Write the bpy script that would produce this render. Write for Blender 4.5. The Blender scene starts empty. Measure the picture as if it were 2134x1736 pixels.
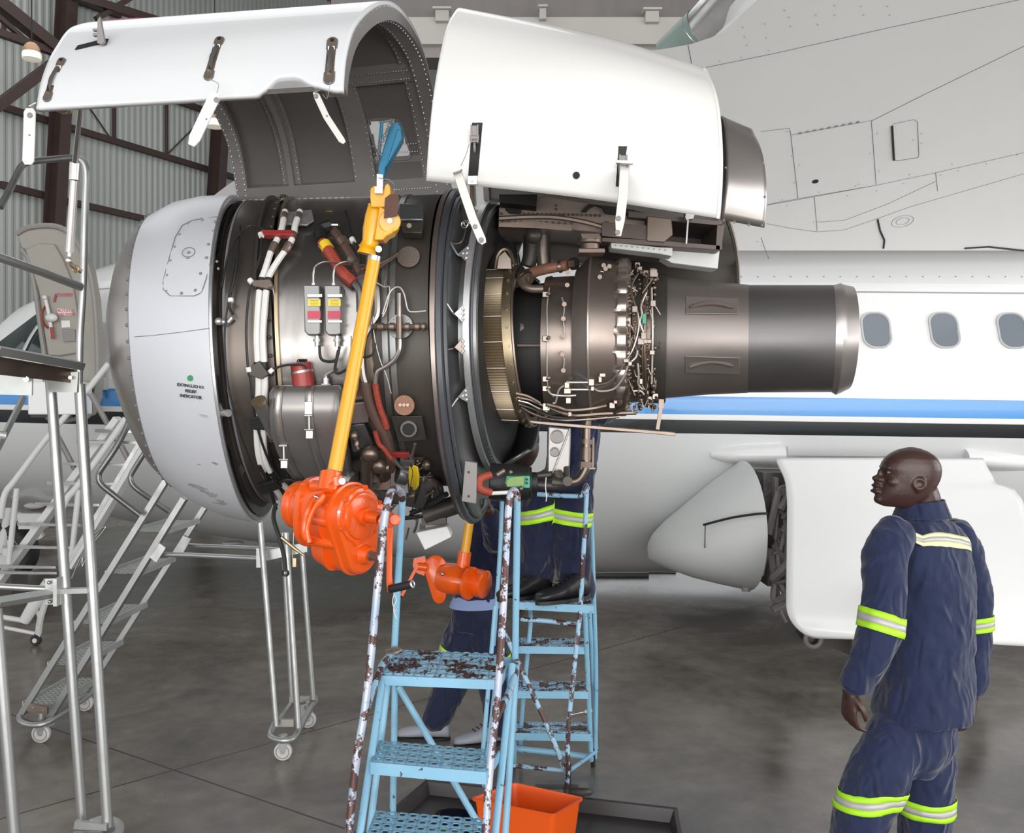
import bpy, bmesh, math, random
from mathutils import Vector, Matrix
random.seed(7)
PI = math.pi
sc = bpy.context.scene
COL = sc.collection
F, H, CX, HY = 1900.0, 1.88, 1067.0, 844.0     # focal length in px, eye height, horizon row

# ---------------------------------------------------------------- camera
cam_d = bpy.data.cameras.new('camera')
cam_d.sensor_width = 36.0
cam_d.lens = F/2134*36
cam_d.shift_y = -(868-HY)/2134
cam_d.clip_end = 200
cam = bpy.data.objects.new('camera', cam_d)
cam.location = (0, 0, H); cam.rotation_euler = (PI/2, 0, 0)
COL.objects.link(cam); sc.camera = cam

# ---------------------------------------------------------------- light
sc.view_settings.view_transform = 'Standard'
sc.view_settings.look = 'None'
sc.view_settings.gamma = 1
sc.view_settings.exposure = 0.32
w = bpy.data.worlds.new('daylight'); sc.world = w; w.use_nodes = True
w.node_tree.nodes['Background'].inputs[0].default_value = (.95, .98, 1, 1)
w.node_tree.nodes['Background'].inputs[1].default_value = 0.85

def area(name, loc, aim, sx, sy, power, col=(1, 1, 1)):
    l = bpy.data.lights.new(name, 'AREA'); l.shape = 'RECTANGLE'; l.size = sx; l.size_y = sy
    l.energy = power; l.color = col
    o = bpy.data.objects.new(name, l); COL.objects.link(o); o.location = loc
    o.rotation_euler = (Vector(aim)-Vector(loc)).to_track_quat('-Z', 'Y').to_euler()
    return o
area('hangar_door_daylight', (1.5, -7, 5.0), (1.0, 6, 2.0), 14, 7, 470, (1, .99, .97))
area('side_door_daylight', (13, 3, 3.4), (2, 6.5, 1.4), 7, 5, 420, (1, .99, .97))
area('wall_fill_overhead', (-7, 15, 13.5), (-8, 17, 0), 14, 12, 760, (.96, .98, 1))  # added overhead area light, out of view, to brighten the left wall
area('wing_bounce_fill', (2, -8.5, .05), (2, -5.5, 6), 24, 9, 3900, (1, .985, .96))  # added unseen area light at floor level, lifts the wing underside

# ---------------------------------------------------------------- helpers
def P(px, py, d):
    return Vector(((px-CX)/F*d, d, H-(py-HY)/F*d))
def G(px, py):                                  # point on the floor
    d = H*F/(py-HY); return Vector(((px-CX)/F*d, d, 0))
def proj(p):
    return (CX+F*p[0]/p[1], HY-F*(p[2]-H)/p[1])
def V(*a): return Vector(a)
def lerp(a, b, t): return a+(b-a)*t

def smooth_path(pts, res=5):
    if len(pts) < 3: return [Vector(p) for p in pts]
    P_ = [Vector(p) for p in pts]; out = []
    for i in range(len(P_)-1):
        p0 = P_[max(i-1, 0)]; p1 = P_[i]; p2 = P_[i+1]; p3 = P_[min(i+2, len(P_)-1)]
        for k in range(res):
            t = k/res
            out.append(0.5*((2*p1)+(p2-p0)*t+(2*p0-5*p1+4*p2-p3)*t*t+(3*p1-p0-3*p2+p3)*t*t*t))
    out.append(P_[-1]); return out

EACH = {k: 1 for k in 'pylon_cutout bracket_plate pipe_nut pipe_clamp joint_plate belly_lamp cover_bolt flange_bolt vane_bolt tailpipe_bolt case_boss turbine_fitting turbine_wire turbine_block plate_bolt keel_hole lead_lug terminal_screw caution_decal hose_sleeve hose_grip cable_clip hose_collar platform_foot gusset_rivet hoist_screw pipe_band door_placard lightening_hole caster_stem cover_terminal keel_bracket seal_screw strap_bracket wheel_hole yellow_tag paint_chip lanyard drain_coupling box_band base_plate rivet pump_fitting pupil lips rail_link heat_shield vertical_manifold'.split()}
EACH.update({'strap_bolt': 2, 'gearbox_fitting': 2})

class MB:
    def __init__(s): s.v = []; s.f = []; s.m = []; s.cm = 0; s.pc = []
    def add(s, vs, fs):
        b = len(s.v); s.pc.append((b, len(s.f))); s.v += [tuple(v) for v in vs]
        for f in fs: s.f.append(tuple(b+i for i in f)); s.m.append(s.cm)
        return s
    def slot(s, i): s.cm = i; return s
    def box(s, c, size, R=None):
        c = Vector(c); hx, hy, hz = size[0]/2, size[1]/2, size[2]/2
        vs = [Vector((x*hx, y*hy, z*hz)) for x in (-1, 1) for y in (-1, 1) for z in (-1, 1)]
        if R is not None: vs = [R @ v for v in vs]
        return s.add([c+v for v in vs], [(0, 1, 3, 2), (4, 6, 7, 5), (0, 4, 5, 1), (2, 3, 7, 6), (0, 2, 6, 4), (1, 5, 7, 3)])
    def beam(s, a, b, w, h, up=(0, 0, 1)):
        a, b = Vector(a), Vector(b); x = (b-a); L = x.length; x.normalize()
        y = Vector(up).cross(x)
        if y.length < 1e-4: y = Vector((1, 0, 0)).cross(x)
        y.normalize(); z = x.cross(y)
        R = Matrix((x, y, z)).transposed()
        return s.box((a+b)/2, (L, w, h), R)
    def loft(s, rings, closed=True, cap=True):
        n = len(rings[0]); vs = [p for r in rings for p in r]; fs = []
        for i in range(len(rings)-1):
            for j in range(n if closed else n-1):
                k = (j+1) % n
                fs.append((i*n+j, i*n+k, (i+1)*n+k, (i+1)*n+j))
        if cap and closed:
            fs.append(tuple(range(n))[::-1]); fs.append(tuple(range((len(rings)-1)*n, len(rings)*n)))
        return s.add(vs, fs)
    def tube(s, pts, r, n=8, smooth=True, res=5, cap=True):
        if smooth and len(pts) > 2:
            m = len(pts); pp = smooth_path(pts, res)
            if isinstance(r, (list, tuple)):
                rr = []
                for i in range(m-1):
                    for k in range(res): rr.append(lerp(r[i], r[i+1], k/res))
                rr.append(r[-1])
            else: rr = [r]*len(pp)
        else:
            pp = [Vector(p) for p in pts]; rr = list(r) if isinstance(r, (list, tuple)) else [r]*len(pp)
        u = None; rings = []
        for i, p in enumerate(pp):
            t = (pp[min(i+1, len(pp)-1)]-pp[max(i-1, 0)])
            if t.length < 1e-9: t = Vector((0, 0, 1))
            t.normalize()
            if u is None:
                u = t.orthogonal().normalized()
            else:
                u = (u-t*u.dot(t))
                u = u.normalized() if u.length > 1e-6 else t.orthogonal().normalized()
            w_ = t.cross(u)
            rings.append([p+(u*math.cos(2*PI*k/n)+w_*math.sin(2*PI*k/n))*rr[i] for k in range(n)])
        return s.loft(rings, True, cap)
    def cyl(s, a, b, r0, r1=None, n=20, cap=True):
        return s.tube([a, b], [r0, r0 if r1 is None else r1], n, False, cap=cap)
    def rev(s, a, axis, prof, n=24, cap=True):     # prof: (distance along axis, radius)
        a = Vector(a); axis = Vector(axis).normalized(); u = axis.orthogonal().normalized(); w_ = axis.cross(u)
        return s.loft([[a+axis*d+(u*math.cos(2*PI*k/n)+w_*math.sin(2*PI*k/n))*max(r, 1e-4) for k in range(n)] for d, r in prof], True, cap)
    def prism(s, pts, vec):
        pts = [Vector(p) for p in pts]; vec = Vector(vec); n = len(pts)
        return s.add(pts+[p+vec for p in pts], [tuple(range(n))[::-1], tuple(range(n, 2*n))]+[(i, (i+1) % n, n+(i+1) % n, n+i) for i in range(n)])
    def ell(s, c, rad, R=None, n=16, m=10):
        c = Vector(c); rings = []
        for i in range(m+1):
            th = PI*i/m; rr = max(math.sin(th), 1e-3); zz = math.cos(th)
            ring = []
            for k in range(n):
                v = Vector((rad[0]*rr*math.cos(2*PI*k/n), rad[1]*rr*math.sin(2*PI*k/n), rad[2]*zz))
                if R is not None: v = R @ v
                ring.append(c+v)
            rings.append(ring)
        return s.loft(rings)
    def torus(s, c, axis, R_, r, n=32, m=8):
        c = Vector(c); axis = Vector(axis).normalized(); u = axis.orthogonal().normalized(); w_ = axis.cross(u)
        rings = []
        for k in range(n+1):
            a = 2*PI*k/n; e = u*math.cos(a)+w_*math.sin(a)
            rings.append([c+e*(R_+r*math.cos(2*PI*j/m))+axis*r*math.sin(2*PI*j/m) for j in range(m)])
        return s.loft(rings, True, False)
    def sheet(s, rows):                           # open grid
        return s.loft(rows, False, False)
    def build(s, name, mats, parent=None, smooth=40, bevel=0, recalc=True, each=0, **props):
        each = each or EACH.get(name, 0)
        if each > 0:                               # every `each` pieces become a part of their own
            st = s.pc[::each]+[(len(s.v), len(s.f))]; o = None
            for (v0, f0), (v1, f1) in zip(st, st[1:]):
                q = MB(); q.v = s.v[v0:v1]; q.f = [tuple(i-v0 for i in f) for f in s.f[f0:f1]]; q.m = s.m[f0:f1]; q.pc = [(0, 0)]
                o = q.build(name, mats, parent, smooth, bevel, recalc, -1, **props)
            return o
        me = bpy.data.meshes.new(name)
        org = Vector((0, 0, 0)); q = parent
        while q is not None: org += q.location; q = q.parent
        me.from_pydata([tuple(Vector(v)-org) for v in s.v], [], s.f)
        if not isinstance(mats, (list, tuple)): mats = [mats]
        for m_ in mats: me.materials.append(M[m_] if isinstance(m_, str) else m_)
        for p_, mi in zip(me.polygons, s.m): p_.material_index = min(mi, len(mats)-1)
        if recalc:
            bm = bmesh.new(); bm.from_mesh(me); bmesh.ops.recalc_face_normals(bm, faces=bm.faces); bm.to_mesh(me); bm.free()
        if smooth:
            me.polygons.foreach_set('use_smooth', [True]*len(me.polygons))
            me.set_sharp_from_angle(angle=math.radians(smooth))
        me.update()
        o = bpy.data.objects.new(name, me); COL.objects.link(o); o.parent = parent
        if bevel:
            b = o.modifiers.new('bevel', 'BEVEL'); b.width = bevel; b.segments = 2; b.limit_method = 'ANGLE'; b.angle_limit = math.radians(50)
        for k, v_ in props.items(): o[k] = v_
        return o

def thing(name, label, cat, loc, group=None):
    o = bpy.data.objects.new(name, None); COL.objects.link(o); o.location = loc; o.empty_display_size = .1
    o['label'] = label; o['category'] = cat
    if group: o['group'] = group
    return o
def tag(o, label, cat, group=None):
    o['label'] = label; o['category'] = cat
    if group: o['group'] = group
    return o

# ring seen in the picture at top T, nearest point M (x only) and bottom B, its centre at depth D
def ring(T, Mx, B, D):
    C = P((T[0]+B[0])/2, (T[1]+B[1])/2, D)
    up = (P(T[0], T[1], D)-P(B[0], B[1], D)); R_ = up.length/2; up.normalize()
    lo, hi = -.8, .8
    for _ in range(40):
        wx = (lo+hi)/2
        w_ = Vector((wx, -math.sqrt(1-wx*wx), 0)); w_ = (w_-up*w_.dot(up)).normalized()
        if proj(C+w_*R_)[0] < Mx: lo = wx
        else: hi = wx
    return (C, up, w_, R_)
def ringpts(r, n=64, k=1.0, a0=0, a1=2*PI, shift=0):
    C, u, w_, R_ = r; ax = u.cross(w_)
    full = abs(a1-a0-2*PI) < 1e-6; cnt = n if full else n+1
    return [C+ax*shift+(u*math.cos(a0+(a1-a0)*i/n)+w_*math.sin(a0+(a1-a0)*i/n))*R_*k for i in range(cnt)]
def ringat(r, ang, k=1.0, add=0.0):
    C, u, w_, R_ = r; return C+(u*math.cos(ang)+w_*math.sin(ang))*(R_*k+add)
def ringlerp(a, b, t):
    return (a[0].lerp(b[0], t), a[1].lerp(b[1], t).normalized(), a[2].lerp(b[2], t).normalized(), lerp(a[3], b[3], t))

# ---------------------------------------------------------------- materials
M = {}
def mat(name, col, rough=.5, metal=0.0, col2=None, nscale=4.0, namt=.5, bump=0.0, bscale=60.0, stretch=None, chip=None, chipscale=18, chipt=.62,
        spec=.5, coat=0.0, rvar=0.0, emit=None, alpha=None, sss=0):
    m = bpy.data.materials.new(name); m.use_nodes = True; nt = m.node_tree; N = nt.nodes; L = nt.links
    b = N['Principled BSDF']; b.inputs['Base Color'].default_value = (*col, 1)
    b.inputs['Roughness'].default_value = rough; b.inputs['Metallic'].default_value = metal
    b.inputs['Specular IOR Level'].default_value = spec
    b.inputs['Coat Weight'].default_value = coat
    if sss: b.inputs['Subsurface Weight'].default_value = sss; b.inputs['Subsurface Radius'].default_value = (.02, .008, .005)
    tc = N.new('ShaderNodeTexCoord'); mp = N.new('ShaderNodeMapping'); L.new(tc.outputs['Object'], mp.inputs[0])
    if stretch: mp.inputs['Scale'].default_value = stretch
    out = None
    if col2 is not None:
        n = N.new('ShaderNodeTexNoise'); n.inputs['Scale'].default_value = nscale; n.inputs['Detail'].default_value = 8
        L.new(mp.outputs[0], n.inputs['Vector'])
        cr = N.new('ShaderNodeValToRGB'); cr.color_ramp.elements[0].position = .5-namt/2; cr.color_ramp.elements[1].position = .5+namt/2
        cr.color_ramp.elements[0].color = (*col, 1); cr.color_ramp.elements[1].color = (*col2, 1)
        L.new(n.outputs[0], cr.inputs[0]); out = cr.outputs[0]
        if rvar:
            mr = N.new('ShaderNodeMapRange'); mr.inputs[3].default_value = rough-rvar; mr.inputs[4].default_value = rough+rvar
            mr.inputs[1].default_value = .3; mr.inputs[2].default_value = .7
            L.new(n.outputs[0], mr.inputs[0]); L.new(mr.outputs[0], b.inputs['Roughness'])
    if chip is not None:
        n2 = N.new('ShaderNodeTexNoise'); n2.inputs['Scale'].default_value = chipscale; n2.inputs['Detail'].default_value = 6; n2.inputs['Roughness'].default_value = .7
        L.new(tc.outputs['Object'], n2.inputs['Vector'])
        cr2 = N.new('ShaderNodeValToRGB'); cr2.color_ramp.elements[0].position = chipt; cr2.color_ramp.elements[1].position = chipt+.015
        cr2.color_ramp.elements[0].color = (0, 0, 0, 1); cr2.color_ramp.elements[1].color = (1, 1, 1, 1)
        L.new(n2.outputs[0], cr2.inputs[0])
        mx = N.new('ShaderNodeMix'); mx.data_type = 'RGBA'
        L.new(cr2.outputs[0], mx.inputs[0])
        if out is not None: L.new(out, mx.inputs[6])
        else: mx.inputs[6].default_value = (*col, 1)
        mx.inputs[7].default_value = (*chip, 1); out = mx.outputs[2]
    if out is not None: L.new(out, b.inputs['Base Color'])
    if bump:
        nb = N.new('ShaderNodeTexNoise'); nb.inputs['Scale'].default_value = bscale; nb.inputs['Detail'].default_value = 4
        L.new(mp.outputs[0], nb.inputs['Vector'])
        bp = N.new('ShaderNodeBump'); bp.inputs['Strength'].default_value = bump; bp.inputs['Distance'].default_value = .01
        L.new(nb.outputs[0], bp.inputs['Height']); L.new(bp.outputs[0], b.inputs['Normal'])
    if emit:
        b.inputs['Emission Color'].default_value = (*emit[0], 1); b.inputs['Emission Strength'].default_value = emit[1]
    if alpha is not None: b.inputs['Alpha'].default_value = alpha
    M[name] = m; return m

mat('white_paint', (.88, .88, .88), .28, 0, (.84, .84, .84), 1.2, .8, coat=.3)
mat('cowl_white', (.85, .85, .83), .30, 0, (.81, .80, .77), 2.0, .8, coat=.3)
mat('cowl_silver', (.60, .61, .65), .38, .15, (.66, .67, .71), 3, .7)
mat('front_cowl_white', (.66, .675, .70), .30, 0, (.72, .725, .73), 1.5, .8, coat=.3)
mat('wing_paint', (.90, .90, .885), .4, 0, (.85, .85, .835), 1.2, .8)
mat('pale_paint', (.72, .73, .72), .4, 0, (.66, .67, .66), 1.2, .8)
mat('seam_line', (.16, .16, .17), .6)
mat('rivet_grey', (.36, .36, .37), .5, .3)
mat('inner_grey', (.15, .138, .13), .5, 0, (.18, .165, .155), 5, .8, spec=.4)
mat('rib_grey', (.23, .215, .21), .45, .1, (.28, .26, .25), 8, .8, spec=.4)
mat('lip_metal', (.50, .46, .44), .34, .85, (.33, .30, .29), 2.5, .6, rvar=.08)
mat('bare_steel', (.55, .54, .53), .28, .95, (.42, .41, .40), 6, .6, rvar=.06)
mat('dark_case', (.10, .085, .075), .38, .75, (.19, .16, .14), 3.5, .7, rvar=.1)
mat('polished_case', (.36, .35, .34), .26, .9, (.17, .15, .14), 2.2, .7, rvar=.08, stretch=(6, 1, 1))
mat('duct_dark', (.045, .043, .042), .45, .4, (.10, .085, .07), 4, .7)
mat('black_and_hole_shade', (.012, .011, .011), .6, .1)  # plain black for small parts, and for shade painted where holes would be
mat('black_rubber', (.015, .015, .016), .5, 0, bump=.2)
mat('seal_black', (.07, .075, .085), .35, .2)
mat('frame_alloy', (.60, .60, .60), .32, .7, (.45, .45, .45), 9, .7)
mat('duct_alloy', (.27, .28, .28), .32, .75, (.17, .17, .17), 5, .7)
mat('brass_rib', (.22, .17, .11), .42, .8, (.32, .26, .18), 3, .7)
mat('brass_flange', (.45, .36, .23), .35, .85, (.30, .23, .15), 9, .6)
mat('core_metal', (.36, .29, .25), .34, .8, (.20, .17, .155), 3, .7, rvar=.08)
mat('core_blue', (.20, .235, .26), .32, .8, (.38, .30, .25), 2.0, .7, rvar=.08)
mat('core_tan', (.30, .23, .185), .45, .7, (.21, .165, .14), 9, .7)
mat('scallop_metal', (.62, .56, .52), .3, .85, (.45, .36, .31), 6, .7)
mat('exhaust_metal', (.20, .175, .165), .42, .75, (.30, .265, .25), 2.2, .8, rvar=.08, bump=.03, bscale=20)
mat('exhaust_dark', (.125, .12, .125), .42, .75, (.18, .17, .17), 2.2, .8, rvar=.08, bump=.03, bscale=20)
mat('titanium', (.55, .51, .49), .36, .85, (.38, .35, .34), 3.0, .7, rvar=.08)
mat('pylon_tan', (.36, .29, .25), .5, .2, (.27, .21, .18), 6, .7)
mat('pylon_dark', (.11, .085, .075), .5, .3, (.16, .125, .11), 6, .7)
mat('tank_grey', (.23, .215, .21), .33, .6, (.28, .265, .255), 4, .7)
mat('strap_metal', (.40, .38, .36), .35, .8)
mat('red_paint', (.36, .035, .03), .4, 0, (.28, .03, .025), 9, .7, coat=.2)
mat('red_sleeve', (.42, .06, .035), .55, 0, (.28, .05, .03), 30, .7, bump=.4, bscale=90)
mat('brown_hose', (.13, .075, .06), .45, 0, (.09, .055, .045), 10, .7)
mat('clay_pipe', (.34, .16, .10), .5, .2, (.24, .12, .08), 14, .7)
mat('white_hose', (.78, .77, .75), .4, 0, (.70, .68, .66), 10, .8)
mat('pipe_steel', (.52, .49, .46), .28, .9, (.38, .33, .30), 12, .7)
mat('pipe_brown', (.27, .205, .165), .35, .8, (.17, .135, .11), 12, .7)
mat('wire_pale', (.60, .56, .52), .4, .5)
mat('box_grey', (.17, .17, .165), .36, .6, (.24, .24, .235), 8, .7)
mat('label_yellow', (.85, .60, .03), .45)
mat('label_red', (.52, .04, .08), .45)
mat('label_white', (.75, .75, .74), .5)
mat('label_ink', (.09, .06, .03), .6)
mat('text_black', (.02, .02, .02), .5)
mat('green_plastic', (.06, .42, .28), .4)
mat('olive_plastic', (.22, .35, .10), .5)
mat('signal_green', (.01, .22, .07), .4)
mat('orange_paint', (.88, .125, .008), .26, 0, (.78, .09, .006), 7, .7, coat=.4, bump=.05, bscale=40)
mat('orange_plastic', (.88, .12, .01), .4, 0, (.82, .10, .01), 4, .7)
mat('yellow_paint', (.86, .42, .006), .3, 0, (.80, .36, .006), 7, .7, coat=.4, chip=(.12, .08, .04), chipscale=60, chipt=.70)
mat('blue_bracket', (.02, .20, .36), .4, .1, (.03, .26, .45), 6, .7)
mat('ladder_blue', (.24, .49, .68), .4, 0, (.30, .56, .74), 6, .7, chip=(.07, .045, .04), chipscale=28, chipt=.635)
mat('ladder_worn', (.30, .53, .72), .4, 0, (.36, .58, .75), 6, .7, chip=(.085, .04, .035), chipscale=15, chipt=.50)
mat('rail_rust', (.62, .60, .66), .35, .2, (.30, .42, .58), 10, .5, chip=(.10, .045, .038), chipscale=17, chipt=.50)
mat('galvanised', (.52, .53, .52), .38, .75, (.38, .39, .38), 12, .7, rvar=.08)
mat('galv_pale', (.60, .61, .59), .42, .5, (.48, .49, .47), 12, .7)
mat('dark_tube', (.16, .16, .165), .33, .7, (.25, .25, .25), 14, .7)
mat('chrome', (.72, .69, .68), .3, .8)
mat('caster_white', (.62, .60, .57), .5)
mat('floor_black', (.02, .019, .02), .35, 0, (.035, .03, .03), 5, .7)
mat('tray_black', (.035, .030, .032), .38, .1, (.055, .05, .052), 4, .7)
mat('oil', (.004, .004, .006), .03, 0, spec=.8)
mat('beige_panel', (.36, .34, .30), .5, 0, (.30, .28, .245), 5, .7)
mat('beige_edge', (.27, .255, .235), .5, 0)
mat('glass_dark', (.02, .035, .035), .06, 0, spec=.8)
mat('pane_grey', (.17, .20, .235), .14, 0, (.20, .225, .26), 2, .7, spec=.8)
mat('window_rim', (.55, .55, .56), .35, .3)
mat('interior_dark', (.05, .045, .045), .5, .2, (.14, .12, .12), 14, .5, bump=.6, bscale=30)
mat('green_primer', (.16, .22, .19), .45, .1, (.24, .30, .28), 4, .6)
mat('tyre', (.018, .018, .019), .65, 0, (.03, .03, .03), 8, .6)
mat('wheel_white', (.66, .66, .65), .4)
mat('brown_steel', (.045, .027, .024), .55, .1, (.065, .038, .032), 3, .7)
mat('sheet_wall', (.42, .44, .41), .55, .1, (.34, .36, .34), .6, .6, stretch=(1, 1, .15))
mat('roof_beige', (.52, .50, .47), .6, 0, (.44, .42, .39), 1, .8)
mat('roof_dark', (.17, .155, .145), .6, 0, (.22, .20, .19), .8, .8, stretch=(6, 1, .6))
mat('lamp_brown', (.42, .25, .14), .4, .4)
mat('lamp_glow', (.9, .9, .85), .4, emit=((1, .93, .7), .25))
mat('lime', (.50, .95, .03), .5, emit=None)
mat('lime_pale', (.85, .87, .50), .5)
mat('silver_tape', (.56, .54, .54), .4, .1)
mat('skin', (.045, .021, .017), .36, 0, (.066, .031, .025), 9, .7, bump=.08, bscale=140, sss=.06)
mat('lip_skin', (.05, .02, .02), .4)
mat('hair_short', (.035, .026, .024), .75, 0, (.06, .045, .04), 120, .6, bump=.3, bscale=300)
mat('eye_white', (.22, .19, .17), .25)
mat('shirt_blue', (.28, .36, .62), .7)
mat('shoe_black', (.018, .018, .02), .35, 0, bump=.1)
mat('shoe_grey', (.35, .37, .42), .6)
mat('tag_brown', (.085, .035, .025), .7, 0, (.12, .05, .035), 40, .6)
mat('string_white', (.75, .74, .72), .7)
mat('red_text', (.65, .10, .14), .6)
mat('cowl_red', (.30, .02, .05), .5)
mat('blue_can', (.006, .04, .09), .4)
mat('grime', (.33, .33, .34), .6)

def cloth(name, c1, c2):                        # navy overall fabric with creases
    m = mat(name, c1, .75, 0, c2, 3.5, .7, spec=.25)
    nt = m.node_tree; N = nt.nodes; L = nt.links; b = N['Principled BSDF']
    b.inputs['Sheen Weight'].default_value = .25; b.inputs['Sheen Roughness'].default_value = .5
    tc = N.new('ShaderNodeTexCoord'); mp = N.new('ShaderNodeMapping'); mp.inputs['Scale'].default_value = (1, 1, .42); L.new(tc.outputs['Object'], mp.inputs[0])
    v = N.new('ShaderNodeTexNoise'); v.inputs['Scale'].default_value = 11; v.inputs['Detail'].default_value = 3; v.inputs['Distortion'].default_value = 1.6
    if hasattr(v, 'noise_type'): v.noise_type = 'RIDGED_MULTIFRACTAL'
    L.new(mp.outputs[0], v.inputs['Vector'])
    v2 = N.new('ShaderNodeTexNoise'); v2.inputs['Scale'].default_value = 35; v2.inputs['Detail'].default_value = 3; L.new(mp.outputs[0], v2.inputs['Vector'])
    bp = N.new('ShaderNodeBump'); bp.inputs['Strength'].default_value = .9; bp.inputs['Distance'].default_value = .03; L.new(v.outputs[0], bp.inputs['Height'])
    bp2 = N.new('ShaderNodeBump'); bp2.inputs['Strength'].default_value = .5; bp2.inputs['Distance'].default_value = .008
    L.new(v2.outputs[0], bp2.inputs['Height']); L.new(bp.outputs[0], bp2.inputs['Normal']); L.new(bp2.outputs[0], b.inputs['Normal'])
cloth('navy', (.014, .021, .062), (.021, .031, .085))
cloth('navy_dark', (.010, .013, .040), (.015, .020, .055))

# floor: polished dark concrete with saw-cut joints
def floor_material():
    m = mat('concrete', (.085, .080, .076), .30, 0); nt = m.node_tree; N = nt.nodes; L = nt.links; b = N['Principled BSDF']
    tc = N.new('ShaderNodeTexCoord')
    n1 = N.new('ShaderNodeTexNoise'); n1.inputs['Scale'].default_value = .8; n1.inputs['Detail'].default_value = 9; n1.inputs['Roughness'].default_value = .62; n1.inputs['Distortion'].default_value = .6
    n2 = N.new('ShaderNodeTexNoise'); n2.inputs['Scale'].default_value = 7; n2.inputs['Detail'].default_value = 6
    n3 = N.new('ShaderNodeTexNoise'); n3.inputs['Scale'].default_value = 90; n3.inputs['Detail'].default_value = 3
    for n in (n1, n2, n3): L.new(tc.outputs['Object'], n.inputs['Vector'])
    cr = N.new('ShaderNodeValToRGB'); cr.color_ramp.elements[0].position = .34; cr.color_ramp.elements[1].position = .68
    cr.color_ramp.elements[0].color = (.090, .080, .071, 1); cr.color_ramp.elements[1].color = (.27, .245, .215, 1); L.new(n1.outputs[0], cr.inputs[0])
    cr2 = N.new('ShaderNodeValToRGB'); cr2.color_ramp.elements[0].position = .35; cr2.color_ramp.elements[1].position = .7
    cr2.color_ramp.elements[0].color = (.82, .80, .78, 1); cr2.color_ramp.elements[1].color = (1.12, 1.10, 1.08, 1); L.new(n2.outputs[0], cr2.inputs[0])
    mx = N.new('ShaderNodeMix'); mx.data_type = 'RGBA'; mx.blend_type = 'MULTIPLY'; mx.inputs[0].default_value = 1
    L.new(cr.outputs[0], mx.inputs[6]); L.new(cr2.outputs[0], mx.inputs[7])
    sp = N.new('ShaderNodeValToRGB'); sp.color_ramp.elements[0].position = .74; sp.color_ramp.elements[1].position = .78
    sp.color_ramp.elements[0].color = (0, 0, 0, 1); sp.color_ramp.elements[1].color = (.5, .5, .5, 1); L.new(n3.outputs[0], sp.inputs[0])
    ms = N.new('ShaderNodeMix'); ms.data_type = 'RGBA'; L.new(sp.outputs[0], ms.inputs[0]); L.new(mx.outputs[2], ms.inputs[6]); ms.inputs[7].default_value = (.25, .24, .22, 1)
    sep = N.new('ShaderNodeSeparateXYZ'); L.new(tc.outputs['Object'], sep.inputs[0])
    def math_(op, a, bb):
        q = N.new('ShaderNodeMath'); q.operation = op
        for i, x in enumerate((a, bb)):
            if isinstance(x, (int, float)): q.inputs[i].default_value = x
            else: L.new(x, q.inputs[i])
        return q.outputs[0]
    lines = None
    for nx, ny, off in ((.545, .839, 2.99), (-.69, .724, 4.60)):
        d = math_('ADD', math_('MULTIPLY', sep.outputs[0], nx), math_('MULTIPLY', sep.outputs[1], ny))
        d = math_('PINGPONG', math_('SUBTRACT', d, off), 2.52)
        l_ = math_('LESS_THAN', d, .006)
        lines = l_ if lines is None else math_('MAXIMUM', lines, l_)
    mj = N.new('ShaderNodeMix'); mj.data_type = 'RGBA'; L.new(lines, mj.inputs[0]); L.new(ms.outputs[2], mj.inputs[6]); mj.inputs[7].default_value = (.022, .018, .016, 1)
    L.new(mj.outputs[2], b.inputs['Base Color'])
    mr = N.new('ShaderNodeMapRange'); mr.inputs[1].default_value = .35; mr.inputs[2].default_value = .7; mr.inputs[3].default_value = .17; mr.inputs[4].default_value = .32
    L.new(n1.outputs[0], mr.inputs[0]); L.new(mr.outputs[0], b.inputs['Roughness'])
    bp = N.new('ShaderNodeBump'); bp.inputs['Strength'].default_value = .02; bp.inputs['Distance'].default_value = .005; L.new(n2.outputs[0], bp.inputs['Height']); L.new(bp.outputs[0], b.inputs['Normal'])
floor_material()

# fuselage livery: white with a blue and a black cheat line running the length of the body
def livery():
    m = mat('fuselage_paint', (.87, .87, .87), .26, 0, coat=.3); nt = m.node_tree; N = nt.nodes; L = nt.links; b = N['Principled BSDF']
    tc = N.new('ShaderNodeTexCoord'); sep = N.new('ShaderNodeSeparateXYZ'); L.new(tc.outputs['Object'], sep.inputs[0])
    q = N.new('ShaderNodeMath'); q.operation = 'MULTIPLY_ADD'; L.new(sep.outputs[0], q.inputs[0]); q.inputs[1].default_value = .0137; L.new(sep.outputs[2], q.inputs[2])
    cr = N.new('ShaderNodeValToRGB'); cr.color_ramp.interpolation = 'CONSTANT'
    mr = N.new('ShaderNodeMapRange'); mr.inputs[1].default_value = 1.0; mr.inputs[2].default_value = 3.0; L.new(q.outputs[0], mr.inputs[0])
    el = cr.color_ramp.elements
    stops = [(0, (.70, .71, .71)), (1.652, (.008, .012, .014)), (1.768, (.87, .87, .87)), (1.818, (.06, .31, .74)), (1.973, (.87, .87, .87)), (2.905, (.35, .37, .38)), (2.915, (.85, .85, .85))]  # lowest stop greys the belly, its shading put into the colour
    el[0].position = 0; el[0].color = (*stops[0][1], 1)
    el[1].position = 1; el[1].color = (.78, .78, .79, 1)
    for z, c in stops[1:]:
        e = el.new((z-1)/2.0); e.color = (*c, 1)
    L.new(mr.outputs[0], cr.inputs[0]); L.new(cr.outputs[0], b.inputs['Base Color'])
livery()
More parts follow.
